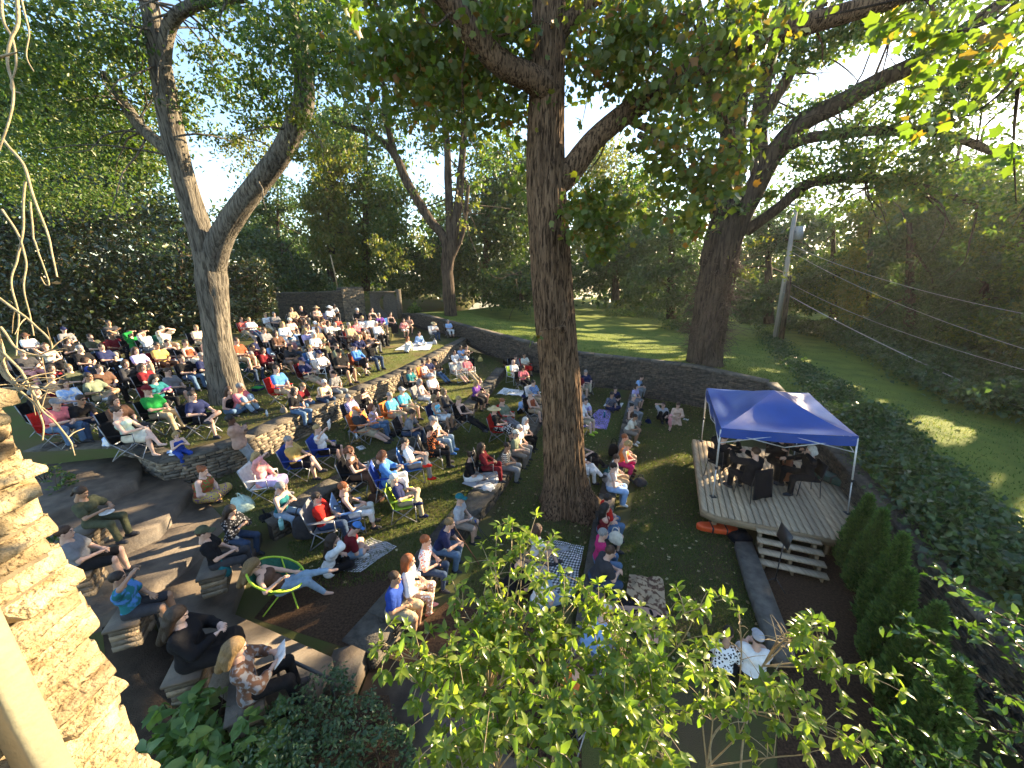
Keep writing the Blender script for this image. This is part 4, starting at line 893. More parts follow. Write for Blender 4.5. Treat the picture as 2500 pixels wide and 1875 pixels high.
SKIN=dict(l=(.58,.36,.26),f=(.66,.44,.34),m=(.4,.23,.14),b=(.2,.1,.055),d=(.1,.05,.03))
HAIRC=dict(black=(.012,.01,.009),dark=(.03,.018,.012),brown=(.07,.035,.018),auburn=(.15,.05,.02),red=(.3,.09,.025),blond=(.42,.28,.11),dblond=(.22,.14,.06),grey=(.27,.26,.25),white=(.62,.6,.56))
EYE=mat('eye_and_brow',(.03,.02,.015),None,20,.4); DARKG=mat('sunglass_lens',(.008,.008,.009),None,20,.15,spec=.6)
def skin(k): x=SKIN[k]; return mat('skin_'+k,x,tuple(v*.86 for v in x),14,.55,.08,90,spec=.3)
def lipm(k): x=SKIN[k]; return mat('lips_'+k,(x[0]*.8,x[1]*.5,x[2]*.5),None,20,.5)
def hairm(k): x=HAIRC[k]; return mat('hair_'+k,x,tuple(v*.55 for v in x),12,.5,.6,26,(5,5,1),spec=.35)
def part(name,me,ms,root,loc=None,M=None):
    if len(me.materials)<len(ms):
        while len(me.materials)<len(ms): me.materials.append(ms[len(me.materials)])
    o=bpy.data.objects.new(name,me); COL.objects.link(o); o.parent=root
    for i,m in enumerate(ms): o.material_slots[i].link='OBJECT'; o.material_slots[i].material=m
    if M is not None: o.matrix_local=M
    return o
def person(loc,yaw,pose,label,top,bot,hair,skn='l',hat=None,shoe='char',sc=1.,f=1.,glasses=False,bust=0,group='audience on the terraces'):
    f=round(f*10)/10; J=_JC[pose]; root=empty('person',loc,label,'person',group,yaw,sc); root['category']='person'
    part('body',body_mesh(pose,f,bust),[skin(skn),EYE,lipm(skn)],root)
    tk,tc=top.split(); part({'dress':'dress','jacket':'jacket'}.get(tk,'shirt'),top_mesh(pose,f,tk,bust),[cloth(tc)],root)
    bk,bc=bot.split(); part({'short':'shorts','skirt':'skirt','maxi':'skirt','mini':'skirt'}.get(bk,'trousers'),bottom_mesh(pose,f,bk),[cloth(bc)],root)
    if shoe:
        for q in (0,1): part('shoe',shoe_mesh(pose,q),[cloth(shoe)],root)
    HM=Matrix.Translation(Vector(J['head']))@Matrix(hmat(J)).to_4x4()
    hs,hc=hair.split()
    if hs!='bald': part('hair',hair_mesh(hs),[hairm(hc)],root,M=HM)
    if hat: hk,hcol=hat.split(); part('hat',hat_mesh(hk),[cloth(hcol)],root,M=HM)
    if glasses: part('sunglasses',glass_mesh(),[DARKG],root,M=HM)
    return root
# ================================================================ chairs
FRAME=mat('grey_steel_tube',(.3,.3,.31),None,20,.35,.0,spec=.5,metal=.6); FRAMEB=mat('black_steel_tube',(.02,.02,.022),None,20,.4,spec=.5); FRAMEW=mat('white_tube',(.75,.75,.73),None,20,.35,spec=.5)
def cloth_panel(a,b,c,d,sag,n=6,th=.008):
    u=np.linspace(0,1,n+1); U,W=np.meshgrid(u,u); a,b,c,d=[np.asarray(q,float) for q in (a,b,c,d)]
    P=(a*(1-U)[...,None]+b*U[...,None])*(1-W)[...,None]+(d*(1-U)[...,None]+c*U[...,None])*W[...,None]
    nn=nrm(np.cross(b-a,d-a)); P=P-nn*(sag*np.sin(U*PI)*np.sin(W*PI)**.5)[...,None]; Q=P-nn*th
    i=np.arange(n)[:,None]*(n+1); j=np.arange(n)[None]; f=np.stack([i+j,i+j+1,i+n+2+j,i+n+1+j],-1).reshape(-1,4); k=(n+1)**2
    e=np.concatenate([np.arange(n+1),(np.arange(n)+2)*(n+1)-1,k-2-np.arange(n),(n-1-np.arange(n))*(n+1)]); e=e[:-1] if e[-1]==e[0] else e; e2=np.roll(e,-1)
    return np.concatenate([P.reshape(-1,3),Q.reshape(-1,3)]),[np.concatenate([f,f[:,::-1]+k,np.stack([e,e+k,e2+k,e2],1)])]
_CH={}
def chair_meshes(kind):
    if kind in _CH: return _CH[kind]
    out=[]
    def tubes(name,segs,r=.011,fm=1):
        m=MB()
        for s in segs: m.tube([V(*p) for p in s],r,7)
        out.append((name,m.me(name,True),fm))
    def panel(name,*a,sag=.05): m=MB(); v,f=cloth_panel(*a,sag); m.add(v,f); out.append((name,m.me(name,True),0))
    w=.27
    if kind=='camp':
        panel('seat',(-w,-.16,.4),(w,-.16,.4),(w,.28,.44),(-w,.28,.44),sag=.06); panel('backrest',(-w,-.17,.42),(-w,-.33,.92),(w,-.33,.92),(w,-.17,.42),sag=.05)
        for s in (1,-1): panel('armrest',(s*w-.035,-.22,.64),(s*w+.035,-.22,.64),(s*w+.04,.26,.66),(s*w-.04,.26,.66),sag=.015)
        for s in (1,-1): tubes('leg',[[(s*w,-.33,.92),(s*w,-.2,.45)],[(s*w,.27,.66),(s*w,.27,.43)],[(s*w,.28,.43),(s*w,-.26,.02)],[(s*w,-.2,.45),(s*w,.33,.02)]])
        tubes('cross_brace',[[(-w,.28,.43),(w,.33,.02)],[(w,.28,.43),(-w,.33,.02)]]); tubes('cross_brace',[[(-w,-.18,.43),(w,-.26,.02)],[(w,-.18,.43),(-w,-.26,.02)]])
    elif kind=='lawn':
        panel('seat',(-w,-.18,.4),(w,-.18,.4),(w,.26,.44),(-w,.26,.44),sag=.03); panel('backrest',(-w,-.18,.42),(-w,-.36,.9),(w,-.36,.9),(w,-.18,.42),sag=.02)
        for s in (1,-1): tubes('leg',[[(s*w,.3,.64),(s*w,-.25,.64),(s*w,-.33,.02)],[(s*w,.28,.63),(s*w,.1,.43),(s*w,.0,.42)],[(s*w,.28,.63),(s*w,.34,.02)]],.013)
        tubes('frame',[[(-w,-.18,.41),(-w,-.37,.92),(w,-.37,.92),(w,-.18,.41)],[(-w,.27,.44),(w,.27,.44)],[(-w,-.2,.41),(-w,.27,.44)],[(w,-.2,.41),(w,.27,.44)]],.013); tubes('stretcher',[[(-w,-.33,.02),(w,-.33,.02)]],.013); tubes('stretcher',[[(-w,.34,.02),(w,.34,.02)]],.013)
    elif kind=='stack':
        m=MB(); m.box((0,.02,.45),(.44,.44,.04)); out.append(('seat',m.me('seat'),0)); m=MB(); m.box((0,-.24,.72),(.42,.035,.34),rx=.12); out.append(('backrest',m.me('backrest'),0))
        for s in (1,-1): tubes('leg',[[(s*.2,.22,.44),(s*.22,.25,0)]]); tubes('leg',[[(s*.21,-.27,.9),(s*.21,-.2,.45),(s*.22,-.27,0)]])
    elif kind=='saucer':
        n=20; vs=[]; fs=[]
        for k in range(7):
            r=k/6; 
            for j in range(n): a=j*2*PI/n; y=math.sin(a); vs.append((math.cos(a)*.44*r,y*.42*r+.02,.3+.34*r*r-.22*r*r*y-.0))
        for k in range(6):
            for j in range(n): fs.append((k*n+j,k*n+(j+1)%n,(k+1)*n+(j+1)%n,(k+1)*n+j))
        out.append(('seat',mesh('seat',vs,np.array(fs),True),0))
        rim=[V(*vs[6*n+j%n]) for j in range(n+1)]; m=MB(); m.tube(rim,.018,8); out.append(('rim',m.me('rim',True),1))
        for s in (1,-1): tubes('leg',[[rim[0 if s>0 else 10],(-s*.28,.3,.02)]],.014); tubes('leg',[[rim[3 if s>0 else 7]+V(0,0,0),(-s*.25,-.25,.02)]],.014)
    _CH[kind]=out; return out
def chair(kind,loc,yaw,label,colour,frame=None,sc=1.,group='folding chairs'):
    fm=frame or {'camp':FRAME,'lawn':FRAMEW,'stack':FRAMEB,'saucer':cloth('lime')}[kind]
    r=empty({'camp':'camp_chair','lawn':'lawn_chair','stack':'stacking_chair','saucer':'saucer_chair'}[kind],loc,label,'chair',group,yaw,sc)
    for n,me,f in chair_meshes(kind): part(n,me,[cloth(colour) if f==0 else fm],r)
    return r
# ================================================================ the audience: crop x y level pose|top|bottom|hair|extras|label
CROPS={1:(0,700,.27125),2:(500,700,.22604),3:(900,700,.22604),4:(1150,850,.24864),5:(1600,850,.36166),6:(0,1000,.36166),7:(500,950,.2713),8:(850,950,.2713),9:(250,1350,.36166),10:(1000,1250,.37675),11:(1650,1250,.38427)}
LEV={'0':0.,'1':.38,'2':.75,'3':1.15,'4':1.95,'5':2.45,'a':.47,'b':.79,'k':1.19,'c':1.99,'d':2.47,'p':1.17,'r':1.45,'q':1.45,'n':.96,'m':.43,'s':.65,'6':2.75,'t':.72,'w':1.6}
PEOPLE='''
1 75 225 5 cam|blouse cream|slim tan|bob brown l|ch:camp black|person at far left in pale top with both hands at the face
1 245 440 5 lap|tee white/black:floral|long char|short brown l|hat:bkt brown,ch:camp black|person in brown hat and black and white flowered shirt
1 565 390 5 lap|tee grey|long char|short grey l|hat:cap navy,ch:camp char|person in grey shirt and dark cap in the back row
1 430 535 5 brow|tank cream|skirt black|bun brown l|b,ch:camp black,y:-25|person in cream tank shading the eyes with a raised arm
1 600 485 5 read|tee black|long black|bob dark l|gl,ch:camp black,b,hold:paper white|person in black tee and sunglasses holding a programme
1 830 450 5 lap|tee olive|djeans|short dark l|ch:camp char|person in dark green tee looking up, far left rows
1 985 325 6 fold|tee char|long black|short black m|ch:camp char|person in charcoal tee with folded arms in the last row at left
1 985 440 5 lap|tee maroon|long black|short black b|ch:camp maroon|person in maroon tee below the one with folded arms
1 1165 420 5 brow|long green|slim djeans|long brown l|b,ch:camp black|person in bright green top with a hand at the brow
1 1305 415 5 brow|tee white|short grey|short brown l|ch:camp black,y:10|person in white tee beside the bright green top, hand raised
1 1460 380 6 cam|tee cream|short tan|short grey l|ch:camp green2,f:1.2|broad person in cream tee drinking in the back row
1 1755 370 6 lap|tee tan/cream:pin|long khaki|short dblond l|ch:camp black|person in tan striped shirt just left of the forked trunk
1 1215 575 5 crs|tee lav|capri tan|long brown l|b,ch:camp black|person with long brown hair in lavender tee, legs crossed
1 1410 530 5 lap|tee mustard|long brown|short black m|gl,ch:camp maroon|person in mustard polo shirt
1 1500 505 5 lap|tank black|long ljeans|short dark l|b,ch:camp black|person in sleeveless black top and pale jeans beside the mustard polo
1 1665 505 5 lap|tank rust|skirt cream|pony dark l|b,ch:camp black|person in rust tank top with cream skirt
1 1835 470 5 lap|tank lgrey|skirt black|vlong black l|b,ch:camp black|person with very long black hair in pale grey tank beside the trunk
1 1800 625 4 lap|tee navy|long khaki|short grey l|gl,ch:camp black|grey haired person in navy polo and khakis left of the forked trunk
1 1040 615 4 crs|blouse lblue/blue:check|slim jeans|short grey l|b,ch:camp black|grey haired person in light blue checked blouse, ankles crossed
1 800 665 4 lap|tee royal|long royal|bob brown l|ch:camp red,f:1.2,y:40|broad person in royal blue tee looking back to the left
1 645 725 4 lap|tee olive|long black|short dblond l|ch:camp black|fair haired youth in dark olive polo
1 815 805 4 fig|tee sage|short khaki|short dark m|gl,ch:camp olive,sh:white|person in sage tee and sunglasses with one ankle on the knee
1 560 875 4 lap|tee white/lblue:tie|long grey|bob brown l|b,ch:camp maroon|person in blue and white tie-dye tee
1 330 690 4 lap|tee black|long black|short dark l|ch:camp black|person in black behind bare twigs at the left edge
1 200 600 5 lap|tee char|long pink|short grey l|ch:camp black|person in charcoal top and pink trousers near the left edge
1 520 1055 4 fwd|tee hot|long jeans|short grey l|hat:cap grey,ch:camp red,f:1.2|broad person in hot pink tee and grey cap by the bare twigs
1 695 1015 4 fwd|tee black|long djeans|short dark m|gl,ch:camp black,hold:bottle navy|person in black tee holding a dark blue bottle
1 1010 1025 4 lap|tee brown|long char|bob dark l|ch:camp black,b|dark haired person in brown top behind the pale camisole
1 1035 1125 4 crs|strap mint|mini cream|bun dark f|ch:camp black,sh:0,b|barefoot person in pale mint camisole and short cream skirt
1 1345 930 4 lap|tee green|long khaki|short red l|hat:cap maroon,ch:camp black|person in green tee and maroon cap
1 1370 825 4 read|tee teal|slim black|long dark f|ch:camp maroon,b,hold:book purple|person in teal shirt reading a dark booklet
1 1520 765 4 lap|tee grey|short char|short brown l|ch:camp black|person in glasses and plain grey printed tee
1 1710 985 4 fig|tee navy|short black|short dark l|ch:camp black|bearded person looking down in blue-grey graphic tee
1 1655 1245 c cam|strap royal|long royal|bob blond f|s:.72,p:lep,sh:tan|fair haired child in bright blue overalls drinking on the wall end
1 2060 935 4 xl|tank black|long jeans|vlong brown l|b|person with long brown hair in black tank on the grass by the trunk
1 2165 905 4 kn|tee hot|long ljeans|short grey m|f:1.1,b|grey haired person in bright pink top crouching by the trunk
1 2075 1195 3 st|jacket rose|long gjeans|short black d|f:1.1,y:25|person in rose-tan jacket leaning on the stone wall, arms folded
2 660 305 5 rec|blouse white|capri cream|short blond l|ch:camp black,b|person lying back in white blouse right of the forked trunk
2 755 295 5 lap|tee grey|long char|short grey l|ch:camp black|grey haired person in grey tee behind the white blouse
2 395 355 5 rec|tee coral|short khaki|short brown l|ch:camp red,f:1.2|person in coral tee leaning back in a red chair near the trunk
2 480 355 5 rec|tee white|long djeans|short blond l|ch:camp red,sh:white|person in white tee lying back next to the coral tee
2 945 245 6 lap|blouse tan|long brown|short dblond l|ch:camp black|person in tan blouse in the last row left of the bald one
2 1055 230 6 lap|tee black|long taupe|bald black l|ch:camp black|bald bearded person in black polo
2 1195 230 6 lap|tank peach|skirt brown|bob brown l|hat:sun tan,ch:camp black,b,f:1.1|person in wide brown sunhat and peach top
2 1330 232 6 lap|tee white|long char|short black d|hat:cow white,ch:camp navy|person in white cowboy hat and white shirt
2 1405 205 6 fwd|tee lgrey|long char|short black d|hat:cap char,ch:camp char|person in pale grey shirt and dark cap beside the cowboy hat
2 925 300 5 rec|tee black|long char|short dark l|hat:cap black,ch:camp black|person in black cap and black tee lying back
2 1655 255 6 lap|tee black|long black|short dark l|hat:cap lgrey,ch:camp black|person in black shirt against the stone gate pier
2 1800 250 6 lap|tank black|long black|vlong dark l|b,ch:camp black|long haired person in black tank under the stone screen
2 1890 305 5 lap|tee purple|long tan|short grey l|gl,ch:camp navy|person in violet-blue polo and sunglasses
2 1990 295 5 lap|tank black|maxi black|long dark l|b,ch:camp blue|person in long black dress near the stone screen
2 2135 350 d led|blouse pink|short white|long brown l|b|person in pale pink blouse sitting on the upper wall end
2 2190 322 d led|tee rose|short tan|short brown l|gl|person in rose tee and sunglasses beside the pale pink blouse
2 1635 375 5 lap|tee hot|short tan|short brown l|ch:camp red|person in hot pink tee, right part of the back rows
2 1695 340 5 lap|blouse white|capri white|bob blond l|ch:camp red,b|fair haired person in white blouse beside the hot pink tee
2 1780 335 5 lap|tee white|long rust|short brown l|ch:camp black|person in white tee with rust trousers
2 840 405 5 lap|long white|skirt white|vlong blond l|ch:camp black,b|person with long fair hair in white sweater
2 925 362 5 lap|tee peach|short khaki|short grey l|hat:cap cream,ch:camp black|person in peach tee and cream cap
2 1185 400 5 rec|tee white|capri pink|short grey l|hat:cap white,ch:camp black|person in white cap lying back, pink trousers
2 1295 378 5 brow|tank peach|slim rust|long blond l|ch:camp rust,b|fair haired person in peach top raising an arm
2 1430 350 5 lap|tee coral|short tan|short brown l|ch:camp black,s:.8|small person in coral tee beneath the cowboy hat
2 1405 412 5 rec|tee mint|skirt teal|short grey l|ch:camp navy,b|person in pale mint tee leaning back
2 1070 480 5 rec|blouse lav|long ljeans|long blond l|ch:camp black,b|fair long haired person in lavender blouse leaning back
2 1000 478 4 crs|tee lblue|long ljeans|short black l|gl,ch:camp navy|person in faded blue tee with pale jeans crossed at the knee
2 1215 468 5 lap|long tan/brown:check|long brown|short brown m|ch:camp black|person in tan and brown checked shirt
2 1355 525 4 lap|tee char|short olive|short dark l|ch:camp black,f:1.1|person in charcoal tee and olive shorts, upper terrace
2 1545 518 4 lap|tank black|skirt white|vlong brown l|ch:camp black,b|long brown haired person in black top and white skirt
2 1720 478 4 fwd|tee char|short tan|short brown m|hat:cap char,ch:camp black|person in charcoal tee and cap leaning forward near the upper wall end
2 1790 468 4 lap|tank peach|long grey|short brown l|ch:camp black|person in peach tank near the upper wall end
2 490 655 4 lap|tee maroon|short rust|short black m|gl,ch:camp black,f:1.1,hold:cup tan|person in maroon tee and sunglasses right of the forked trunk
2 505 725 4 fwd|tee olive|long djeans|short grey l|ch:camp green2|grey haired person in olive polo right of the forked trunk
2 715 615 4 lap|tee lblue|short black|short grey l|ch:camp maroon|grey haired person in light blue shirt with black shorts
2 915 570 4 lap|tee pink|long jeans|short brown l|gl,hat:vis aqua,ch:camp red|person in pink tee and aqua visor on a red chair
2 905 648 4 fwd|tee char|short taupe|buzz black m|ch:camp black,f:1.1|person in charcoal tee leaning on bare knees
2 1150 660 4 lap|tee white/navy:check|long tan|short blond l|ch:camp blue|fair haired person in blue and white checked shirt
2 1270 605 4 lap|tee olive|long brown|short brown l|hat:cap olive,ch:camp black|person in olive tee and cap facing away
2 1250 718 4 crs|tee white/black:floral|short black|short grey l|hat:cap navy,gl,ch:lawn white,b|person in navy cap and flowered shirt on a white lawn chair
2 1455 708 4 lap|tee black|short black|short dark m|hat:cap black,gl,ch:camp black,f:1.1|person in black cap, black polo and black shorts
2 1620 648 4 crs|long blue|skirt black|short brown f|hat:cap navy,ch:camp rust,b,hold:phone black|person in blue long sleeves with navy cap and black skirt
2 1790 598 4 cam|tee black|long djeans|short dark l|hat:cap char,ch:camp black,hold:camera black|person in black tee and dark jeans raising a camera
2 755 892 4 lap|tee blue|short tan|short dark l|ch:camp red|person in glasses and blue tee on the red chair above the wall
2 790 1110 c led|tee black|long jeans|bob dark l|b,y:-8|dark haired person in black tee with a shoulder bag on the wall
2 890 1055 c lef|tee maroon|long jeans|short dblond l|gl,y:-4|person in dark red shirt hunched on the wall
2 1135 1015 c lef|tee cream/tan:tie|long djeans|short white l|gl,f:1.1|white haired person in cream flowered shirt on the wall
2 1240 925 c led|tee black/lgrey:pin|long gjeans|short dark l|hat:cap black,y:-10|person in dark cap and black striped shirt on the wall
2 1570 1195 3 lap|tee lav/navy:check|long black|short grey l|gl,ch:camp char,f:1.1|grey haired person in plaid shirt and sunglasses
2 1745 1125 3 face|tank black|maxi black|bob dark l|gl,ch:camp black,b|person in sleeveless black dress with a hand under the chin
2 1610 1345 3 rec|tee char|short khaki|short white l|hat:cap orange,ch:camp orange,f:1.2|heavy person in white and orange cap with grey polo
2 1825 1295 3 face|tee lav/rose:tie|long jeans|bob auburn l|ch:camp orange,b,y:12|auburn haired person in lilac tie-dye tee, chin on hand
2 1985 1180 3 lap|tee aqua|short khaki|short grey l|ch:camp orange|grey haired person in aqua polo and khaki shorts
2 2140 1115 3 lap|tee aqua|short khaki|short grey l|hat:vis white,ch:camp navy,b|person in aqua tee and white visor
2 335 585 5 lap|tee rust|short tan|short brown l|ch:camp black|person in rust tee half behind the right edge of the forked trunk
2 1165 520 5 lap|tee white|long black|bob white l|ch:camp black,b|white haired person in plain white tee amid the middle upper rows
2 1480 430 5 lap|tee black|long char|short dark l|ch:camp black|dark haired person in black tee behind the pale mint tee
2 1090 380 5 lap|tee char|long black|bob brown l|ch:camp black,b|person in charcoal tee between cream cap and white cap
2 1560 415 5 lap|blouse tan|long brown|short grey l|ch:camp maroon|grey haired person in tan blouse left of the hot pink tee
2 640 470 5 lap|tee grey|long black|short brown l|ch:camp black|person in grey tee below the reclining white blouse
2 615 690 4 lap|blouse maroon|long black|bob dark l|ch:camp black,b|dark haired person in maroon blouse behind the olive polo
2 1035 800 4 rec|tee navy|short khaki|short dark l|hat:cap navy,ch:camp maroon|person in navy tee and cap stretched out below the bare knees
1 60 700 4 lap|tee black|long black|bob dark l|ch:camp black,b|dark haired person in black at the far left edge by the twigs
1 440 815 4 lap|tee char|long black|short dark l|ch:camp black|person in charcoal tee behind the blue tie-dye tee
1 900 730 4 lap|tee brown|long black|short dark l|ch:camp black|dark haired person in brown tee behind the sage tee
1 1130 690 4 lap|blouse char|long black|bob brown l|ch:camp black,b|person in charcoal blouse in front of the mustard polo
1 1660 640 4 lap|tee black|long jeans|short brown l|ch:camp black|person in black tee and jeans left of the navy polo
1 1290 720 4 lap|tee maroon|long black|long dark l|ch:camp black,b|long haired person in maroon tee behind the booklet reader
1 300 940 4 lap|blouse black|long char|bob grey l|ch:camp black,b|grey haired person in black blouse beside the blue tie-dye tee
2 1420 640 4 lap|tee sage|long black|short dark l|ch:camp black|dark haired person in sage tee behind the flowered shirt on the lawn chair
2 1330 395 5 lap|tee lgrey|long char|bob brown l|ch:camp black,b|brown haired person in pale grey tee under the bald bearded one
2 1850 400 5 lap|blouse white|long black|short white l|ch:camp black|white haired person in white blouse beneath the violet polo
2 1120 430 5 lap|tank black|long black|pony brown l|ch:camp black,b|person with brown ponytail in black tank, middle upper rows
2 560 560 4 lap|tee navy|long char|short grey l|ch:camp black|grey haired person in navy tee close by the trunk
2 780 500 5 lap|tee brown|long black|bob dark l|ch:camp black,b|dark haired person in brown tee left of the white sweater
2 1660 545 4 lap|blouse navy|long jeans|bob blond l|ch:camp black,b|fair haired person in navy blouse right of the white skirt
1 700 560 5 lap|tee black|long char|short grey l|ch:camp black|grey haired person in black tee behind the royal blue tee
1 930 540 5 lap|tee navy|long black|short dark l|ch:camp black|dark haired person in navy tee behind the blue checked blouse
1 1340 620 4 lap|tee grey|long black|short black m|ch:camp black|black haired person in grey tee beneath the mustard polo
1 470 730 4 lap|blouse maroon|long black|bob dark l|ch:camp black,b|dark haired person in maroon blouse at the left by the twigs
3 700 400 4 read|tee white|long djeans|short white l|hat:sun straw,ch:camp white,hold:paper white|person in straw hat reading against the boundary wall
3 865 375 4 lap|tee lblue|capri white|short grey l|gl,ch:camp black|person in pale blue shirt and white capris beside the boundary wall
3 545 505 4 xl|long lblue|long white|bun dark l|b|person in pale blue shirt cross-legged on the white blanket
3 425 560 4 sd|strap peach|maxi white|long red l|b|person in peach top and white skirt seated on the white blanket
3 935 705 3 lap|tee white/black:floral|long black|short dark m|ch:camp black|person in black and white patterned top by the far wall
3 1005 655 3 fold|tee lblue|long lgrey|short black m|ch:camp black|bearded person in light blue tee under the far wall
3 1045 655 3 fold|tank black|long black|bun dark l|ch:camp black,b|person in black top behind the bearded one
3 440 895 3 lap|tee teal|maxi black|short dark l|ch:camp black,b|person in teal tee and glasses with a patterned tote
3 590 825 3 lap|tank white|short grey|bun dark l|gl,ch:camp orange,b|person in white tank and sunglasses on an orange chair
3 630 795 3 crs|tee navy|long gjeans|short brown m|ch:camp navy|person in navy polo with grey jeans
3 715 805 3 rec|tee black|long jeans|short dark m|hat:cap black,ch:camp black|person in dark cap lying back in jeans
3 675 965 3 lap|tee white|short black|short white l|hat:bkt lgrey,ch:camp black,f:1.1|person in pale bucket hat and white polo
3 935 808 3 rec|tee cream|short khaki|short grey l|hat:cap white,ch:lawn lgrey,f:1.1|person in white cap on a pale lawn chair
3 1040 778 3 rec|tee hot|long khaki|short white l|hat:cap white,ch:lawn lgrey,sh:white|person in coral-pink tee and white sneakers stretching out
3 540 1028 3 lap|tank lgrey|capri white|bob grey l|gl,ch:camp grey,b|grey haired person in sleeveless grey top and white capris
3 720 1205 3 lap|tank white/aqua:tie|short white|bob dblond m|gl,ch:camp navy,b|person in tropical print tank and white shorts
3 820 1138 3 lap|long char|long taupe|bob dblond l|ch:camp black,b|person in black long sleeves and taupe trousers
3 970 1225 3 rec|tank black|long black|short blond l|ch:camp black,b|fair short haired person in black tank leaning back
3 1020 1028 k cam|tee purple|skirt black|bob blond l|p:lep,b,hold:camera black|fair haired person in purple tee taking a photograph
3 1065 1005 k led|tee char|short taupe|short dblond l|y:5|person in dark tee half hidden by the purple tee
3 475 1355 3 fwd|tee grey|long djeans|short dark m|ch:camp black|dark haired person in plain grey tee leaning forward
3 715 1430 3 lap|tee cream|long ljeans|short grey l|hat:cap grey,ch:camp black,sh:blue|person in cream polo, grey cap and pale jeans
8 720 362 3 brow|blouse black/orange:floral|long black|short dark l|ch:camp black,b,hold:fan cream|person hiding behind a paper fan in dark flowered top
3 1560 815 2 lap|tee white|long tan|bald grey l|ch:lawn lime|bald person in white polo on a lime lawn chair
3 1590 765 2 fwd|tee grey|long char|short brown l|ch:camp black|person in grey tee behind the lime lawn chair
3 1690 740 2 lap|tee cream|skirt red|bun dark m|ch:camp red,b|person in cream tee with red skirt beside the big trunk
3 1655 875 2 read|tee hot|long black|bob dark m|gl,ch:camp black,b,hold:phone black|dark haired person in hot coral tee using a phone
3 1775 1035 2 lap|tee lblue/navy:check|long tan|short black l|ch:camp white|bearded person in blue plaid shirt left of the big trunk
3 1760 1155 2 lap|tank rust|short tan|short grey l|ch:camp black|grey haired person in rust tank left of the big trunk
3 1675 1200 2 kn|tee lblue|long black|short brown l|hat:cap navy|person in light blue tee hugging the knees on the grass
3 1425 1245 2 rec|tee sage|long grey|short red l|ch:camp red|balding person in sage polo on a red chair
3 1375 1325 2 lap|tee black|skirt black/white:floral|short white l|hat:sun straw,ch:camp red,b|person in straw hat, black top and flowered skirt
3 1660 1440 b led|tee white|long black|long white l|b,y:-12|person with long white hair in white top on the slab wall
3 1640 1530 b led|tee white/mint:floral|long gjeans|short white l|b,y:-12|white haired person in pale flowered top on the slab wall
3 1550 1580 b led|tee sage|long taupe|short grey l|hat:cap cream,y:-10|person in cream cap and sage polo on the slab wall
8 1365 505 b led|tee cream/brown:stripe|long gjeans|short dark m|y:-12,f:1.1|person in brown striped tee on the slab wall
8 1110 600 2 xl|tee black|short white|bun dark l|y:10|person in black tee and glasses cross-legged on the slab
8 1205 510 2 lap|long maroon|long maroon|vlong dark m|ch:camp black,b|person with very long dark hair all in maroon
8 510 480 3 fig|tee white|long grey|short black l|gl,ch:camp blue,sh:red|dark haired person in white tee and sunglasses, grey trousers
8 315 590 3 read|blouse blue|capri white|bob auburn l|gl,ch:camp royal,b|auburn haired person in blue blouse and white capris
8 425 810 2 fig|tee navy|long khaki|short white l|ch:camp lime,sh:navy|white haired person in navy polo on a lime green chair
8 985 975 b led|tee lgrey|short taupe|short grey l|hat:cap teal,y:-14,hold:phone white|person in teal cap and printed grey tee on the slab wall
8 895 1190 b lef|tee navy|long jeans|short dblond l|y:-14|person in shiny navy polo and jeans on the slab wall
8 660 1350 b led|tee white/coral:floral|slim djeans|short red l|b,y:-12,hold:phone black|auburn haired person in coral flowered tee on the slab wall
8 420 1500 b led|blouse white|long rose/white:floral|long red l|b,y:-10,sh:pink|red haired person in white blouse and pink flowered trousers
9 1915 140 b led|tee royal|short khaki|buzz brown m|y:-22,f:1.1,sh:brown|bald tanned person in royal blue tee on the near wall end
10 830 110 1 sd|tee white|short tan|bob brown l|b|brown haired person in white tee on the gingham blanket
10 740 300 1 xlb|tee black|long black|short dark l|hat:bkt char|person in dark hat bent over on the gingham blanket
10 870 390 1 xl|tee white|long ljeans|bob grey l|b|person in white tee behind the leaves on the gingham blanket
4 1060 265 1 lap|tee maroon|short tan|short dark l|gl,ch:camp green2|person in maroon shirt right of the big trunk by the far wall
4 1130 235 1 crs|tee navy|long khaki|short grey l|ch:camp char|person in navy shirt and khakis next to the maroon shirt
4 1080 430 1 kn|tee grey|long grey|short dblond l||person in plain grey tee half behind the big trunk
4 1080 540 1 lap|tee white|short khaki|short brown f|ch:camp black,sh:lime|person in white tee with dark mask and lime shoes
4 1130 515 1 kn|tee white|capri lav|short dark l||person in white tee sitting on the purple mat
4 1385 455 1 xl|tee navy/grey:check|long navy|short black m||person in dark checked shirt on the white mat
4 1420 405 1 kn|tee navy|long black|short black l|y:-10|dark haired person in navy tee just behind the white mat
4 1632 290 a lef|tee lblue|long gjeans|short dark l||bearded person in pale blue tee at the far end of the seat wall
4 1612 250 a led|tee tan|long gjeans|short black m|hat:cap black|person in black cap behind the pale blue tee on the seat wall
4 1597 375 a led|tee lav|short grey|bob dark l|b|dark haired person in lavender tee on the seat wall
4 1618 482 a led|tee grey|long gjeans|short grey l||older person in glasses and grey shirt on the seat wall
4 1588 572 a led|tank brown|long taupe|bun black l|b|person with black hair bun in brown top on the seat wall
4 1575 678 a lef|tee cream|short taupe|short black m|sh:white|dark haired person in cream tee and shorts on the seat wall
4 1592 892 a led|tee rose|short tan|short red l|sh:brown|person in rose tee with dark socks on the seat wall
4 1520 935 a lef|tank orange|capri magenta|curly blond l|b,f:1.1|fair curly haired person in orange top and magenta trousers
4 1475 1085 a led|tee white|long tan|short brown l|gl|brown haired person in white tee and sunglasses on the seat wall
4 1482 1175 a led|strap white|maxi lblue|short dark f|b,sh:white|short haired person in white top and long pale blue skirt
4 1450 1490 a led|tee red|capri jeans|short dark l|y:6|dark haired person in red tee on the seat wall
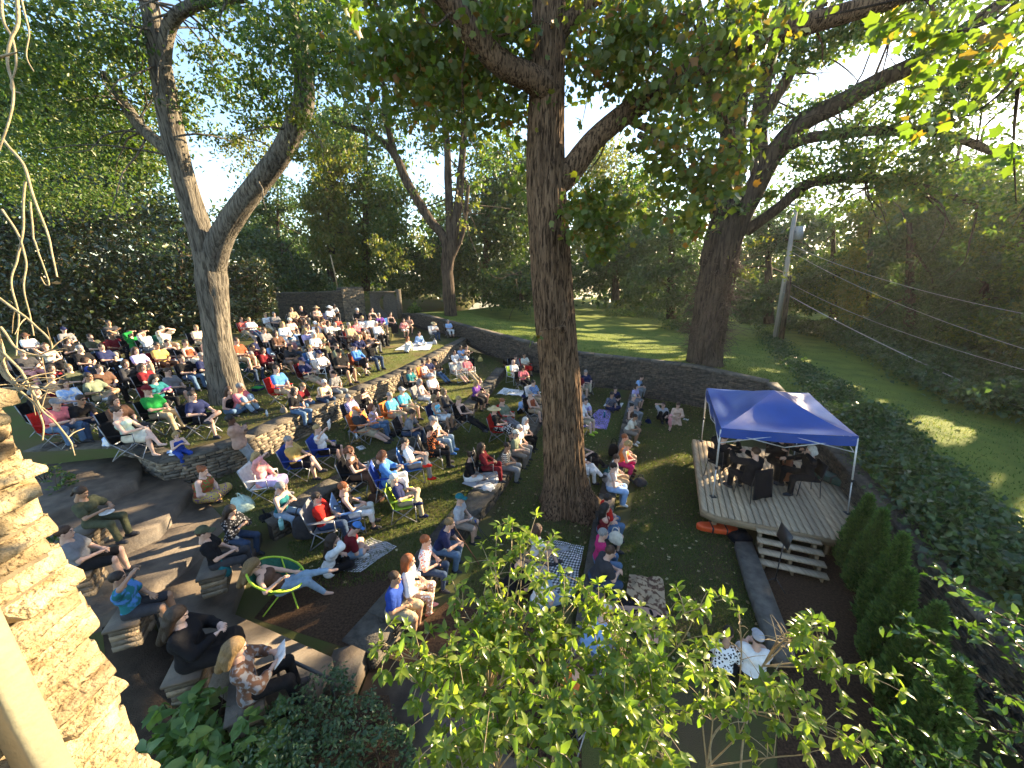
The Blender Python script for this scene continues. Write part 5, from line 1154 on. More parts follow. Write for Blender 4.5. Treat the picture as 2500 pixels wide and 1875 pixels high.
4 1420 1580 a fold|tank maroon|short jeans|vlong black l|b,p:lec|long black haired person in maroon tank, arms folded
10 1285 140 a led|tee magenta|slim jeans|short grey l|b|grey haired person in magenta top and jeans on the seat wall
10 1255 225 a lef|tee char|long djeans|short brown l|f:1.1|brown haired person in dark grey shirt at the near seat wall
10 1260 630 m bend|tee lblue|long jeans|short white l|ch:camp grey,f:1.1|white haired person in pale blue shirt bent over behind leaves
10 1080 980 m fwd|tee orange|short white|short brown l|ch:camp black|person in white shorts almost hidden by the leafy shrub
4 1890 560 0 knh|tee lgrey|long black|short brown l||person in pale tee on the lawn with a hand at the ear
4 2035 560 0 kl|blouse peach|maxi peach|bun brown l|b|person in peach dress kneeling on the lawn
4 1962 660 0 tod|tee pink|short pink|short blond f|hat:bkt pink,s:.46,y:90|toddler in pink outfit and sunhat standing on the lawn
4 1060 890 1 crs|tee char|long black|short grey l|ch:camp black,y:5|person in black trousers mostly hidden behind the big trunk
4 1035 1000 1 crs|blouse white|long white|short white l|ch:camp white,b|person in white crossing the legs behind the big trunk
7 750 455 3 crs|tee mustard|short black|short grey l|ch:camp royal,f:1.1|grey haired person in yellow polo crossing bare legs
7 1030 355 3 fan|tee white|short black|short blond l|ch:camp royal,b,hold:fan white|fair haired person in white tee raising a white paper fan
7 455 615 3 brow|blouse pink|skirt lav|bob blond l|ch:camp white,b,sh:grey|person in pale pink blouse shading the eyes
7 1300 565 3 lap|dress brown|maxi brown|curly auburn l|ch:camp black,b|curly auburn haired person in brown sleeveless dress
7 590 815 k read|tank teal|slim ljeans|pony grey l|p:lep,b,gl|person with grey ponytail in dark teal tank and jeans
7 1240 875 2 lap|tank black|capri white|short red l|ch:camp lblue,b|person in black top and white capris on a pale blue chair
7 1025 985 2 lap|tee red|long djeans|short dark l|gl,ch:camp grey,f:1.2|broad person in red tee looking down, dark hair
7 1365 1245 2 xlb|tee maroon|short ljeans|short dark l|hat:cap blue,sh:white|person in blue cap bent over on a checked blanket
7 300 1115 k read|blouse black/grey:floral|long djeans|vlong dark l|p:lep,b,hold:phone black|long dark haired person in black flowered cardigan using a phone
7 1150 1350 2 xlf|blouse white|long black|vlong dark l|b,y:15|long dark haired person in loose white shirt on a checked blanket
9 1010 90 2 lou|tank brown|slim ljeans|vlong dblond l|ch:saucer green2,b,gl,sh:0|fair long haired person sprawled in a saucer chair
6 1370 415 3 xl|strap rust/green:floral|maxi mustard/purple:floral|bun red f|b,f:1.3,hold:phone black|red haired person in flowered dress seen from behind
6 1375 830 p read|tee black|long char|short brown l|hat:cap olive,b,st:1,p:lap|person in black tee and grey-green cap holding a blue bag
6 550 560 r lap|tee olive|long olive|pony dark m|b,st:1,p:read,hold:plate white|dark haired person in olive tee with a plate on the lap
6 440 830 r lap|tee grey|short black|short brown l|st:1|person with bare tanned legs mostly hidden by the house corner
6 800 1140 p brow|tee blue/teal:tie|short char|short dark m|s:.9,st:1|person in blue patterned shirt shading the eyes by the handrail
9 510 420 p read|long black|skirt black|vlong dark f|f:1.2,b,y:-10,st:1|dark haired person all in black reading a blue booklet
9 900 640 n read|blouse grey/brown:camo|long black|long dblond l|b,st:1,hold:paper white|fair haired person in animal print shawl by the handrail
11 520 800 0 kn|tee white|short black|short brown l|hat:cap lgrey,f:1.1,sh:lgrey|person in white tee and two-tone cap seen from above
11 330 770 0 bend|tee white/black:floral|short black|short dark m|p:xlb|person in patterned shirt crouching beside the white tee
5 675 700 s vln|jacket black|long black|short brown l|ch:stack black,y:14|violinist in black with back to the camera
5 1050 690 s cel|long black|long black|bob white l|ch:stack black,y:78|cellist in black with white hair bowing a cello
5 470 600 s vln|jacket black|long black|short brown l|ch:stack black,y:-60|violinist in black half hidden under the canopy edge
5 860 600 s vln|jacket black|long black|short dark l|ch:stack black,y:170|viola player in black at the back under the canopy
'''
WALLS={'a':A_,'b':B_,'k':C2_,'c':C_,'d':D_}
GROUPS={'s':'musicians on the wooden stage'}
STG=V(6.9,10.4)
HOLDS=[]
def place():
    rs=random.Random(4)
    for ln in PEOPLE.strip().split('\n'):
        head,top,bot,hair,ex,desc=[q.strip() for q in ln.split('|')]; head=head.split()
        cr,x,y,lv,pose=int(head[0]),float(head[1]),float(head[2]),head[3],head[4]
        E=dict((q.split(':',1)+[''])[:2] for q in ex.split(',')) if ex else {}
        top=top if ' ' in top else 'tee '+top; bot=bot if ' ' in bot else 'long '+bot
        ho=pose; pose=E.get('p',pose); sc=float(E.get('s',1))*(1 if 's' in E else rs.uniform(.95,1.04)); sc*=1.12 if (cr in(1,2) and lv in '456') or lv=='s' else 1; J=_JC[pose]; z=LEV[lv]
        x0,y0,k=CROPS[cr]; px,py=x0+x*k,y0+y*k
        h=at(px,py,z+J['head'][2]*sc)
        d=STG-h[:2]; yaw=math.atan2(-d[0],d[1])+R(float(E.get('y',rs.uniform(-9,9))))
        if lv=='s': yaw=R(float(E['y']))
        c,s=math.cos(yaw),math.sin(yaw); o=J['head'][:2]*sc; loc=V(h[0]-(c*o[0]-s*o[1]),h[1]-(s*o[0]+c*o[1]),z)
        if lv in WALLS:      # sit on the wall edge with the legs over it
            A=WALLS[lv]; T=nrm(np.gradient(A,axis=0)); i=int(np.argmin(np.linalg.norm(A-loc[:2],axis=1))); nn=V(-T[i][1],T[i][0])*-1 if False else V(T[i][1],-T[i][0])*-1
            off=(loc[:2]-A[i])@nn; want=-.16; loc[:2]+=nn*np.clip(want-off,-.7,.7)
            dn=math.atan2(-nn[0],nn[1]); dy=(dn-yaw+PI)%(2*PI)-PI; yaw+=dy*.5+R(rs.uniform(-6,6)); c,s=math.cos(yaw),math.sin(yaw)
        hp=hair.split(); sh=E.get('sh','char'); g=GROUPS.get(lv,'audience on the terraces')
        pr=person(loc,yaw,pose,desc,top,bot,hp[0]+' '+hp[1],hp[2],E.get('hat'),None if sh=='0' else sh,sc,float(E.get('f',.9 if 'b' in E else 1)),'gl' in E,1 if 'b' in E else 0,g)
        if 'ch' in E and lv!='s': pr.rotation_euler=(R(rs.uniform(-3,3)),R(rs.uniform(-3.5,3.5)),yaw)
        W=lambda p: V(loc[0]+(c*p[0]-s*p[1])*sc,loc[1]+(s*p[0]+c*p[1])*sc,loc[2]+p[2]*sc)
        if 'ch' in E:
            kd,cl=E['ch'].split(); who=desc; wd={'camp':'folding camp chair','lawn':'tubular lawn chair','stack':'stacking chair','saucer':'round lounge chair'}[kd]
            nm={'lblue':'pale blue','lgrey':'pale grey','green2':'dark green','char':'charcoal','royal':'bright blue'}.get(cl,cl)
            who=who.replace('person','sitter',1)
            lab=f'{nm} {wd} under the {who}'; lab=' '.join(lab.split()[:16])
            back=-.04 if pose in('rec','lou') else -.02; cz=loc[2]-(.0 if pose!='rec' else .0)
            chair(kd,(loc[0]-s*back*sc,loc[1]+c*back*sc,cz),yaw,lab,cl,group='folding chairs of the audience' if lv!='s' else 'black chairs on the stage',sc=1.08 if float(E.get('f',1))>1.1 or (cr in(1,2) and lv in '456') or lv=='s' else 1.)
        if 'st' in E:
            m=MB(); r9=np.random.default_rng(len(desc))
            for kz in range(4):
                xs=[-.27,*sorted(r9.uniform(-.18,.2,1+kz%2)),.27]
                for xa,xb in zip(xs,xs[1:]):
                    f0,f1=.12+r9.uniform(-.02,.02),-.22+r9.uniform(-.02,.02); z0,z1=kz*.095-.02,kz*.095+.066+r9.uniform(0,.006); m.hexa(np.array([(xa+.005,f1,z0),(xb-.005,f1,z0),(xb-.005,f0,z0),(xa+.005,f0,z0),(xa+.005,f1,z1),(xb-.005,f1,z1),(xb-.005,f0+.01,z1),(xa+.005,f0-.01,z1)]))
            m.hexa(np.array([(-.3,-.25,.358),(.29,-.26,.358),(.31,.16,.358),(-.29,.15,.358),(-.3,-.25,.41),(.29,-.26,.405),(.3,.155,.41),(-.29,.145,.413)]),1)
            o=m.obj('stone_block',[WALLST,SLATE]); o.location=loc; o.rotation_euler=(0,0,yaw); tag(o,' '.join(('rough slate seat block under the '+desc.replace('person','one',1)).split()[:16]),'stone block','slate blocks along the path')
        if 'hold' in E: HOLDS.append((*E['hold'].split(),W((J['w',0]+nrm(J['w',0]-J['e',0])*.09)),yaw,desc,pose,W(J['pel']+V(0,.3,.1))))
        if lv=='s': MUS.append((loc,yaw,J,W,desc))
MUS=[]
place()
def held(kind,col,p,yaw,desc,lap):
    who=desc.replace('person','one',1); nm={'phone':'phone','paper':'paper programme','fan':'paper fan','cup':'cup','book':'booklet','plate':'paper plate','camera':'camera','bottle':'bottle'}[kind]
    lab=' '.join(f'{col} {nm} of the {who}'.split()[:16])
    if kind=='plate':
        m=MB(); m.disc((0,0,0),.075,.012,20,0,.11); m.disc((0,0,.012),.112,.006,20); loc=lap+V(0,0,.06)
    elif kind=='phone': m=MB(); m.box((0,0,0),(.075,.15,.01),rx=.7); loc=p
    elif kind in('paper','book'): m=MB(); m.box((-.07,0,.0),(.14,.2,.004 if kind=='paper' else .012),rx=.8,ry=.12); m.box((.07,0,.0),(.14,.2,.004 if kind=='paper' else .012),rx=.8,ry=-.12); loc=p+V(0,0,.03)
    elif kind=='fan': m=MB(); m.add(*cloth_panel((-.1,0,0),(.1,.02,0),(.13,.01,.24),(-.13,0,.24),.02)); loc=p+V(0,0,-.02)
    elif kind=='cup': m=MB(); m.disc((0,0,0),.032,.12,14,0,.042); m.disc((0,0,.12),.044,.012,14); loc=p+V(0,0,-.03)
    elif kind=='bottle': m=MB(); m.disc((0,0,0),.036,.17,14); m.disc((0,0,.17),.036,.03,14,0,.018); m.disc((0,0,.2),.019,.025,12); loc=p+V(0,0,-.1)
    else: m=MB(); m.box((0,0,0),(.13,.06,.085)); m.tube([V(0,.02,0),V(0,.1,0)],.036,14); loc=p+V(0,0,.02)
    o=m.obj({'book':'booklet','paper':'programme','fan':'paper_fan','plate':'paper_plate'}.get(kind,kind),cloth(col)); o.location=loc; o.rotation_euler=(0,0,yaw); tag(o,lab,nm.split()[-1])
for k,c,p,yw,d,ps,lp in HOLDS: held(k,c,p,yw,d,lp)
# ================================================================ wooden stage
DECK=mat('weathered_deck_boards',(.5,.39,.26),(.3,.225,.145),3,.75,.4,30,(9,.7,1),rnd=[(0,(.72,.72,.74)),(.5,(.95,.95,.95)),(1,(1.1,1.05,1))],spec=.25)
WOOD=mat('fresh_framing_timber',(.36,.26,.15),(.22,.15,.085),4,.8,.4,30,(1,1,6))
DU=nrm(V(.366,.93)); DV=V(DU[1],-DU[0]); DO=V(4.89,8.53); SZ=.65
def dk(u,v,z=0.): p=DO+DU*u+DV*v; return V(p[0],p[1],z)
DPOLY=[(.16,0),(0,.3),(0,2.95),(1.45,3.85),(3.7,3.85),(4.75,2.9),(4.75,0)]
def urange(v):
    us=[]
    for (a,b),(c,d) in zip(DPOLY,DPOLY[1:]+DPOLY[:1]):
        if (b-v)*(d-v)<=0 and b!=d: us.append(a+(c-a)*(v-b)/(d-b))
    return (min(us),max(us)) if len(us)>1 else None
def stage():
    r=empty('wooden_stage',dk(2.3,1.9,0),'low octagonal plank stage of weathered boards with front steps','stage'); ic=V(*r.location)
    m=MB(); v=0.; w=.15
    while v<3.84:
        q=urange(v+w/2); q1,q2=urange(v+.004),urange(min(v+w-.02,3.845))
        if q:
            a=[q1[0]-.02,q2[0]-.02,q2[1]+.02,q1[1]+.02]; P=[dk(a[0],v),dk(a[1],v+w-.02),dk(a[2],v+w-.02),dk(a[3],v)]
            z=SZ+RG.normal()*.0015; m.hexa(np.array([[*p[:2],z-.035] for p in P]+[[*p[:2],z] for p in P])-ic)
        v+=w
    m.obj('boards',DECK,r)
    m=MB()
    for (a,b),(c,d) in zip(DPOLY,DPOLY[1:]+DPOLY[:1]):
        p,q=dk(a,b),dk(c,d); L=np.linalg.norm(q-p); m.box((p+q)/2-ic+V(0,0,SZ-.037-.09),(L,.04,.18),math.atan2(q[1]-p[1],q[0]-p[0]))
    m.obj('rim_joist',WOOD,r)
    for u,v in ((.3,.35),(.3,2.8),(2.3,.3),(2.3,3.6),(4.4,.3),(4.4,2.8)): MB().box(dk(u,v,.2)-ic,(.09,.09,.5)).obj('post',WOOD,r)
    s=empty('steps',dk(0,1.85,0)-ic,None,None); s.parent=r; ang=math.atan2(DV[1],DV[0]); sc=V(*s.location)
    for i in range(4):
        z=.53-.13*i; u=-.1-.225*i
        for j in (-.065,.065): pass
        MB().box(dk(u,1.85,z)-ic-sc,(1.3,.2,.04),ang).obj('tread',DECK,s)
    for v in (1.3,1.85,2.4):
        m=MB()
        for i in range(4): m.box(dk(-.06-.225*i,v,(.5-.13*i)/2)-ic-sc,(.045,.2,.5-.13*i-.01),ang)
        m.obj('stringer',WOOD,s)
stage()
# pop-up canopy
BLUE=mat('royal_blue_canopy',(.003,.048,.27),(.002,.04,.22),3,.36,.12,9,spec=.55)
def canopy():
    fl,fr=V(5.31,9.05,2.76),V(8.34,8.52,2.76); bl=V(6.55,12.35,2.8); br=fr+bl-fl; cs=[fl,fr,br,bl]; ctr=sum(cs)/4; r=empty('canopy_tent',(ctr[0],ctr[1],SZ),'blue pop-up canopy tent on pale legs over the musicians','tent'); ic=V(*r.location)
    pk=ctr.copy(); pk[2]=zat(pk[1],953)
    mid=[c*.42+pk*.58+V(0,0,-.05) for c in cs]
    m=MB(); n=14
    for i in range(4):
        a,b=cs[i],cs[(i+1)%4]; ma,mb_=mid[i],mid[(i+1)%4]
        vs=[];fs=[]
        for k in range(n+1):
            t=k/n
            if t<.58: q=t/.58; A=a+(ma-a)*q+V(0,0,-.03*math.sin(q*PI)); B=b+(mb_-b)*q+V(0,0,-.03*math.sin(q*PI))
            else: q=(t-.58)/.42; A=ma+(pk-ma)*q; B=mb_+(pk-mb_)*q
            for j in range(n+1):
                s=j/n; p=A+(B-A)*s; p=p+V(0,0,-.16*math.sin(s*PI)*math.sin(min(t*1.5,1)*PI)-.03*math.sin(s*PI)*(t<.05)); p=p+V(0,0,.012*vnoise(p*3.1)); vs.append(p-ic)
        for k in range(n):
            for j in range(n): fs.append((k*(n+1)+j,k*(n+1)+j+1,(k+1)*(n+1)+j+1,(k+1)*(n+1)+j))
        m.add(vs,[np.array(fs)])
    m.obj('canopy',BLUE,r,True)
    m=MB()
    for i in range(4):
        a,b=cs[i],cs[(i+1)%4]; s=np.linspace(0,1,17); o=nrm(V((b-a)[1],-(b-a)[0],0))
        t=np.array([a+(b-a)*q+o*.012+V(0,0,-.03*math.sin(q*PI)) for q in s]); bt=t+V(0,0,-.25)+o*.02*np.sin(s*PI*5)[:,None]; vs=np.concatenate([t,bt])-ic; j=np.arange(16); m.add(vs,[np.stack([j,j+1,j+18,j+17],1)])
    m.obj('valance',BLUE,r,True)
    LEG=mat('pale_canopy_leg',(.62,.61,.58),None,20,.4,spec=.5,metal=.2)
    for c,f in zip(cs,(V(5.5,9.22,SZ),V(8.56,8.47,SZ),br+V(.1,.15,-1.9),V(6.88,12.8,SZ))):
        f=V(f[0],f[1],SZ if np.linalg.norm(f[:2]-br[:2])>1 else .02); m=MB(); top=c-V(0,0,.05); md=f+(top-f)*.45
        m.tube([f-ic,md-ic],.019,4); m.tube([md-ic,top-ic],.026,4); lg=m.obj('leg',LEG,r)
        MB().box(f-ic+V(0,0,.008),(.14,.14,.014)).obj('foot',FRAMEB,lg); MB().box(md-ic,(.065,.065,.07)).obj('latch',FRAMEB,lg)
    m=MB()
    for i in range(4):
        a,b=cs[i]-ic,cs[(i+1)%4]-ic; d=V(0,0,-.08); e=V(0,0,-.42)
        m.tube([a+d,(a+b)/2+e],.013,4); m.tube([a+e,(a+b)/2+d],.013,4); m.tube([b+d,(a+b)/2+e],.013,4); m.tube([b+e,(a+b)/2+d],.013,4); m.tube([a+d,pk-ic+V(0,0,-.3)],.013,4)
    m.tube([pk-ic+V(0,0,-.05),pk-ic+V(0,0,-.6)],.02,6); m.obj('scissor_frame',LEG,r)
canopy()
VARN=mat('varnished_fiddle_wood',(.2,.06,.02),(.1,.028,.01),3,.3,.0,spec=.5,coat=.3); EBONY=mat('ebony',(.012,.01,.01),None,20,.4)
def fiddle(name,a,b,face,L,label,cat):
    "a: tail, b: scroll"
    r=empty(name,a,label,cat); d=nrm(b-a); M=basis(d,face); bl=L*.6
    t=np.linspace(0,1,29); wd=.5*bl*(.57*np.sin(np.clip(t*1.9,0,1)*PI*.5+0)**.6*(t<.45)); 
    prof=np.interp(t,[0,.03,.12,.26,.4,.5,.58,.7,.82,.93,1],[.0,.16,.26,.285,.24,.175,.175,.21,.225,.16,.05])*bl
    out=[(x,y*bl) for x,y in zip(prof,t)]+[(-x,y*bl) for x,y in zip(prof[::-1],t[::-1])][1:-1]
    m=MB(); h=L*.055; m.prism(out,-h/2,h/2); v=m.v[0]; v=np.c_[v[:,0],v[:,1],v[:,2]]; m.v[0]=v@M.T; bd=m.obj('body',VARN,r); mod=bd.modifiers.new('b','BEVEL'); mod.width=h*.2; mod.segments=2
    m=MB(); m.hexa((np.array([[-.017,.56,.035],[.017,.56,.035],[.012,.97,.03],[-.012,.97,.03],[-.015,.56,.065],[.015,.56,.065],[.01,.97,.05],[-.01,.97,.05]])*L)@M.T); nk=m.obj('neck',VARN,r)
    m=MB(); m.hexa((np.array([[-.016,.42,.07],[.016,.42,.07],[.01,.93,.055],[-.01,.93,.055],[-.016,.42,.08],[.016,.42,.08],[.01,.93,.062],[-.01,.93,.062]])*L)@M.T); m.hexa((np.array([[-.02,.04,.03],[.02,.04,.03],[.012,.2,.055],[-.012,.2,.055],[-.02,.04,.045],[.02,.04,.045],[.012,.2,.065],[-.012,.2,.065]])*L)@M.T); m.obj('fingerboard',EBONY,r)
    m=MB(); m.tube([(V(-.02,.985,.03)*L)@M.T,(V(.02,.985,.03)*L)@M.T],L*.022,10); m.obj('scroll',VARN,r)
    return r
def bow(p,q,label):
    m=MB(); m.tube([V(0,0,0),(V(*q)-p)],.006,6); m.tube([V(0,0,-.02),(V(*q)-p)+V(0,0,-.02)],.003,4); o=m.obj('bow',VARN); o.location=p; tag(o,label,'bow','bows of the string players')
for (loc,yaw,J,W,desc) in MUS:
    who=' '.join(desc.split()[2:])
    if 'cellist' in desc:
        fiddle('cello',W(V(.05,.62,.16)),W(V(-.2,.1,1.28)),V(math.cos(yaw+PI/2+.3),math.sin(yaw+PI/2+.3),.35),1.2,'brown cello leaning on the white haired musician','cello')
        bow(W(V(.3,.5,.78)),W(V(-.3,.58,.74)),'bow drawn across the brown cello')
    else:
        fiddle('violin',W(V(-.07,.12,1.06)),W(V(-.33,.56,1.03)),V(.2,0,1),.6,'varnished violin held by the '+desc,'violin')
        bow(W(V(.16,.46,.98)),W(V(-.3,.22,1.2)),' '.join(('thin bow of the '+desc).split()[:16]))
# jacket over the violinist's chair back
lc=MUS[0]; m=MB(); v,f=cloth_panel((-.27,-.3,.98),(.27,-.3,.98),(.3,-.4,.2),(-.3,-.4,.2),-.05,8,.03); m.add(v+.015*vnoise(v*9)[:,None],f); o=m.obj('jacket',cloth('black'),None,True); o.location=lc[0]; o.rotation_euler=(0,0,lc[1]); tag(o,'black jacket hung over the back of the front violinist chair','jacket')
def stand(loc,yaw,label,h=1.1,paper=None,tilt=.5,grp='music stands'):
    r=empty('music_stand',loc,label,'music stand',grp,yaw)
    MB().box((0,-.02,h+.12),(.48,.015,.33),rx=-tilt).obj('desk',FRAMEB,r); MB().tube([V(0,0,.12),V(0,0,h+.05)],.012,7).obj('pole',FRAMEB,r)
    for a in (0.5,2.6,4.7): MB().tube([V(0,0,.2),V(math.cos(a)*.26,math.sin(a)*.26,.01)],.01,6).obj('leg',FRAMEB,r)
    if paper: 
        o=MB().box((0,-.035,.12),(.42,.006,.29),rx=-tilt).obj('sheet_music',cloth('white')); o.location=V(*loc)+V(0,0,h); o.rotation_euler=(0,0,yaw); tag(o,paper,'sheet music','sheet music on the stands')
q=at(1600+790*.36166,850+760*.36166,SZ+.5); stand((q[0],q[1],SZ),R(200),'black music stand between the violinist and the cellist',.95,'white pages on the stand between violinist and cellist')
q=at(1600+540*.36166,850+745*.36166,SZ+.4); stand((q[0],q[1],SZ),R(30),'black music stand at the far left edge of the stage',.95,'white pages on the far left music stand',-.5)
q=at(1600+800*.36166,850+1600*.36166,0); stand((q[0],q[1],.0),R(-100),'spare black music stand on the mulch by the steps',1.15,None,.12)
# instrument cases and bags
ORANGE=mat('orange_violin_case',(.75,.1,.02),(.6,.07,.015),9,.42,.15,40,spec=.45)
def vcase(loc,yaw,L,label,m_,z=.0,tri=False):
    r=empty('instrument_case',loc,label,'instrument case',None,yaw); out=[(-L/2,-.12),(-L/2+.08,-.15),(0,-.14),(L/2-.12,-.1),(L/2,-.04),(L/2,.05),(L/2-.12,.1),(0,.14),(-L/2+.08,.15),(-L/2,.12)]
    o=MB().prism(np.array(out)*V(1,L/.82),0,.13*L/.82).obj('shell',m_,r); b=o.modifiers.new('b','BEVEL'); b.width=.035; b.segments=3
    MB().tube([V(-.08,-.15*L/.82,.07),V(-.08,-.2*L/.82,.08),V(.08,-.2*L/.82,.08),V(.08,-.14*L/.82,.07)],.011,6).obj('handle',FRAMEB,r)
    m=MB()
    for x in (-.2,.14): m.box((x,0,.068*L/.82),(.03,.3*L/.82,.138*L/.82))
    m.obj('strap',FRAMEB,r)
q=at(1600+430*.36166,850+1195*.36166,.12); vcase((q[0]-.1,q[1]-.08,.02),R(170),1.,'orange violin case lying on the lawn by the stage',ORANGE)
q=at(1600+1170*.36166,850+870*.36166,SZ+.1); vcase((q[0],q[1],SZ),R(-62),1.25,'dark green cello case lying on the stage behind the cellist',mat('green_cello_case',(.03,.085,.07),None,9,.5,.1,40))
def bag(loc,sz,m_,label,cat='bag',seed=0,grp=None,strap=True):
    r=empty('bag',loc,label,cat,grp,RG.random()*3); n=10; sx,sy,s_z=sz; vs=[];fs=[]
    for k in range(8):
        t=k/7; w=[.8,.98,1,.98,.93,.85,.7,.35][k]
        for j in range(n*2): a=j*PI/n; c,s=math.cos(a),math.sin(a); p=V(sx*.5*w*abs(c)**.6*np.sign(c),sy*.5*w*abs(s)**.6*np.sign(s),s_z*t); vs.append(p*(1+.1*vnoise(p*11+seed)))
    for k in range(7):
        for j in range(n*2): fs.append((k*2*n+j,k*2*n+(j+1)%(2*n),(k+1)*2*n+(j+1)%(2*n),(k+1)*2*n+j))
    m=MB(); m.add(vs,[np.array(fs)]); m.f.setdefault(2*n,[]).append(np.array([[7*2*n+j for j in range(2*n)]])); m.m.setdefault(2*n,[]).append(np.zeros(1)); m.obj('pouch',m_,r,True)
    if strap: MB().tube(spl([V(-sx*.3,0,s_z*.9),V(-sx*.15,.02,s_z*1.35),V(sx*.15,.02,s_z*1.35),V(sx*.3,0,s_z*.9)],12),.012,6).obj('handle',m_,r,True)
def gp(cr,x,y,z): x0,y0,k=CROPS[cr]; return at(x0+x*k,y0+y*k,z)
q=gp(5,575,1275,.1); bag((q[0],q[1],.0),(.55,.4,.24),cloth('black'),'soft black bag heaped on the lawn beside the orange case',grp=None)
for cr,x,y,z,sz,c,l in ((4,1395,1020,.55,(.34,.24,.45),'black','black rucksack behind the seat wall'),(4,1360,1290,.5,(.5,.4,.3),'lgrey','pale bag and clothes heaped behind the seat wall'),(4,1350,1240,.45,(.4,.35,.26),'teal','teal bag behind the white top on the seat wall'),(4,1660,1310,.15,(.4,.3,.25),'char','dark bag on the lawn side of the seat wall'),
   (3,715,605,2.05,(.34,.24,.3),'lgrey','pale tote bag beside the white blanket'),(3,1205,790,1.25,(.36,.26,.3),'yellow','yellow carrier bag by the far wall'),(3,430,1030,1.5,(.36,.2,.34),'cream/black:camo','patterned tote bag on the lap of the teal tee'),(6,760,220,2.02,(.4,.3,.36),'lblue/white:tie','blue and white carrier bag beside the chair'),
   (7,340,1030,1.25,(.62,.4,.28),'mint','pale green cooler bag on the stone slab'),(7,560,1210,1.,(.4,.3,.36),'black','black bag in the shade of the stone slab'),(7,1545,970,.82,(.42,.3,.24),'brown','brown basket bag on the grass between two chairs'),(7,900,1290,.95,(.5,.24,.55),'char','charcoal jacket hung behind the broad red tee'),
   (8,400,405,1.2,(.4,.3,.2),'black','black shoes and bag left of the slab blanket'),(8,1260,870,.85,(.36,.3,.14),'white','crumpled white bag on the slab blanket'),(10,1335,170,.55,(.34,.18,.3),'cream','cream handbag on the seat wall'),(4,1740,720,.06,(.3,.22,.24),'navy','dark blue bag on the lawn near the pale tee'),
   (4,1660,1330,.0,(.45,.4,.3),'green2','dark green bag under the seat wall'),(2,575,1090,2.05,(.5,.3,.22),'navy','navy bag on the grass beneath the green folder'),(2,850,1330,2.05,(.26,.12,.22),'taupe','taupe shoulder bag of the black tee on the wall'),(6,1500,1080,1.5,(.3,.2,.3),'teal','teal bag in the hands of the grey-green cap')):
    q=gp(cr,x,y,z); bag((q[0],q[1],z-.12),sz,cloth(c),l,grp=None)
# blankets and mats
def blanket(poly,z,col,label,n=14,amp=.012,scale=0):
    p=[np.array(q) for q in poly]; u=np.linspace(0,1,n*2+1); U,W=np.meshgrid(u,u); P=(p[0]*(1-U)[...,None]+p[1]*U[...,None])*(1-W)[...,None]+(p[3]*(1-U)[...,None]+p[2]*U[...,None])*W[...,None]
    Z=z+.012+amp*(1+vnoise(np.stack([P[...,0]*3.3,P[...,1]*3.3,0*U],-1))+.6*vnoise(np.stack([P[...,0]*9,P[...,1]*9,0*U+4],-1)))
    e=.02*vnoise(np.stack([P[...,0]*5,P[...,1]*5,0*U+9],-1)); N=n*2+1; vs=np.stack([P[...,0]+e,P[...,1]+e,Z],-1).reshape(-1,3); i=np.arange(N-1)[:,None]*N; j=np.arange(N-1)[None]; f=np.stack([i+j,i+j+1,i+N+1+j,i+N+j],-1).reshape(-1,4)
    lo=vs-V(0,0,.008); me=mesh('blanket',np.concatenate([vs,lo]),[np.concatenate([f,f[:,::-1]+len(vs)])],True); uv=me.uv_layers.new(name='u'); L=np.linalg.norm(p[1]-p[0]); H=np.linalg.norm(p[3]-p[0])
    li=np.zeros(len(me.loops),np.int32); me.loops.foreach_get('vertex_index',li); k=li%len(vs); uv.data.foreach_set('uv',np.stack([u[k%N]*L,u[k//N]*H],1).ravel().astype(np.float32))
    o=link('blanket',me,cloth(col) if isinstance(col,str) else col); tag(o,label,'blanket'); return o
def gingham(name,a,b,s=11.):
    t=NT(name); bs=t.n('ShaderNodeBsdfPrincipled'); bs.inputs['Roughness'].default_value=.9; t.l(bs,t.out); tc=t.n('ShaderNodeTexCoord'); sp=t.n('ShaderNodeSeparateXYZ'); t.l(tc,sp,0,'UV'); out=[]
    for ax in (0,1):
        m=t.n('ShaderNodeMath',operation='MULTIPLY'); m.inputs[1].default_value=s; t.l(sp,m,0,ax); f=t.n('ShaderNodeMath',operation='FRACT'); t.l(m,f); g=t.n('ShaderNodeMath',operation='GREATER_THAN'); g.inputs[1].default_value=.5; t.l(f,g); out.append(g)
    ad=t.n('ShaderNodeMath',operation='ADD'); t.l(out[0],ad,0); t.l(out[1],ad,1); h=t.n('ShaderNodeMath',operation='MULTIPLY'); h.inputs[1].default_value=.5; t.l(ad,h); r=t.ramp(h,[(0,a),(.35,tuple((x+y)*.35 for x,y in zip(a,b))),(.75,b)],const=True); t.l(r,bs,'Base Color'); return t.m
GING=gingham('gingham_cloth',(.72,.7,.68),(.02,.022,.035)); GN2=gingham('small_gingham_cloth',(.72,.7,.68),(.02,.022,.045),16.)
def B4(cr,pts,z): return [gp(cr,a,b,z)[:2] for a,b in pts]
blanket(B4(10,[(590,480),(930,185),(1130,230),(1060,560)],.38),.38,GING,'black and white gingham blanket under the leafy shrub')
blanket(B4(7,[(1020,1620),(1500,1340),(1730,1420),(1400,1660)],.75),.75,GN2,'blue and white checked blanket by the blue cap')
blanket(B4(4,[(1060,770),(1260,600),(1385,615),(1330,800)],.38),.38,cloth('lav/purple:tie') if False else mat('purple_mat',(.28,.2,.5),(.24,.17,.44),6,.7,.2,40),'purple picnic mat right of the big trunk',amp=.005)
blanket(B4(4,[(1300,570),(1340,525),(1495,545),(1465,600)],.38),.38,'white','small white mat under the dark checked shirt')
blanket(B4(4,[(255,455),(320,400),(530,425),(500,480)],.75),.75,'white','white sheet spread left of the big trunk',amp=.03)
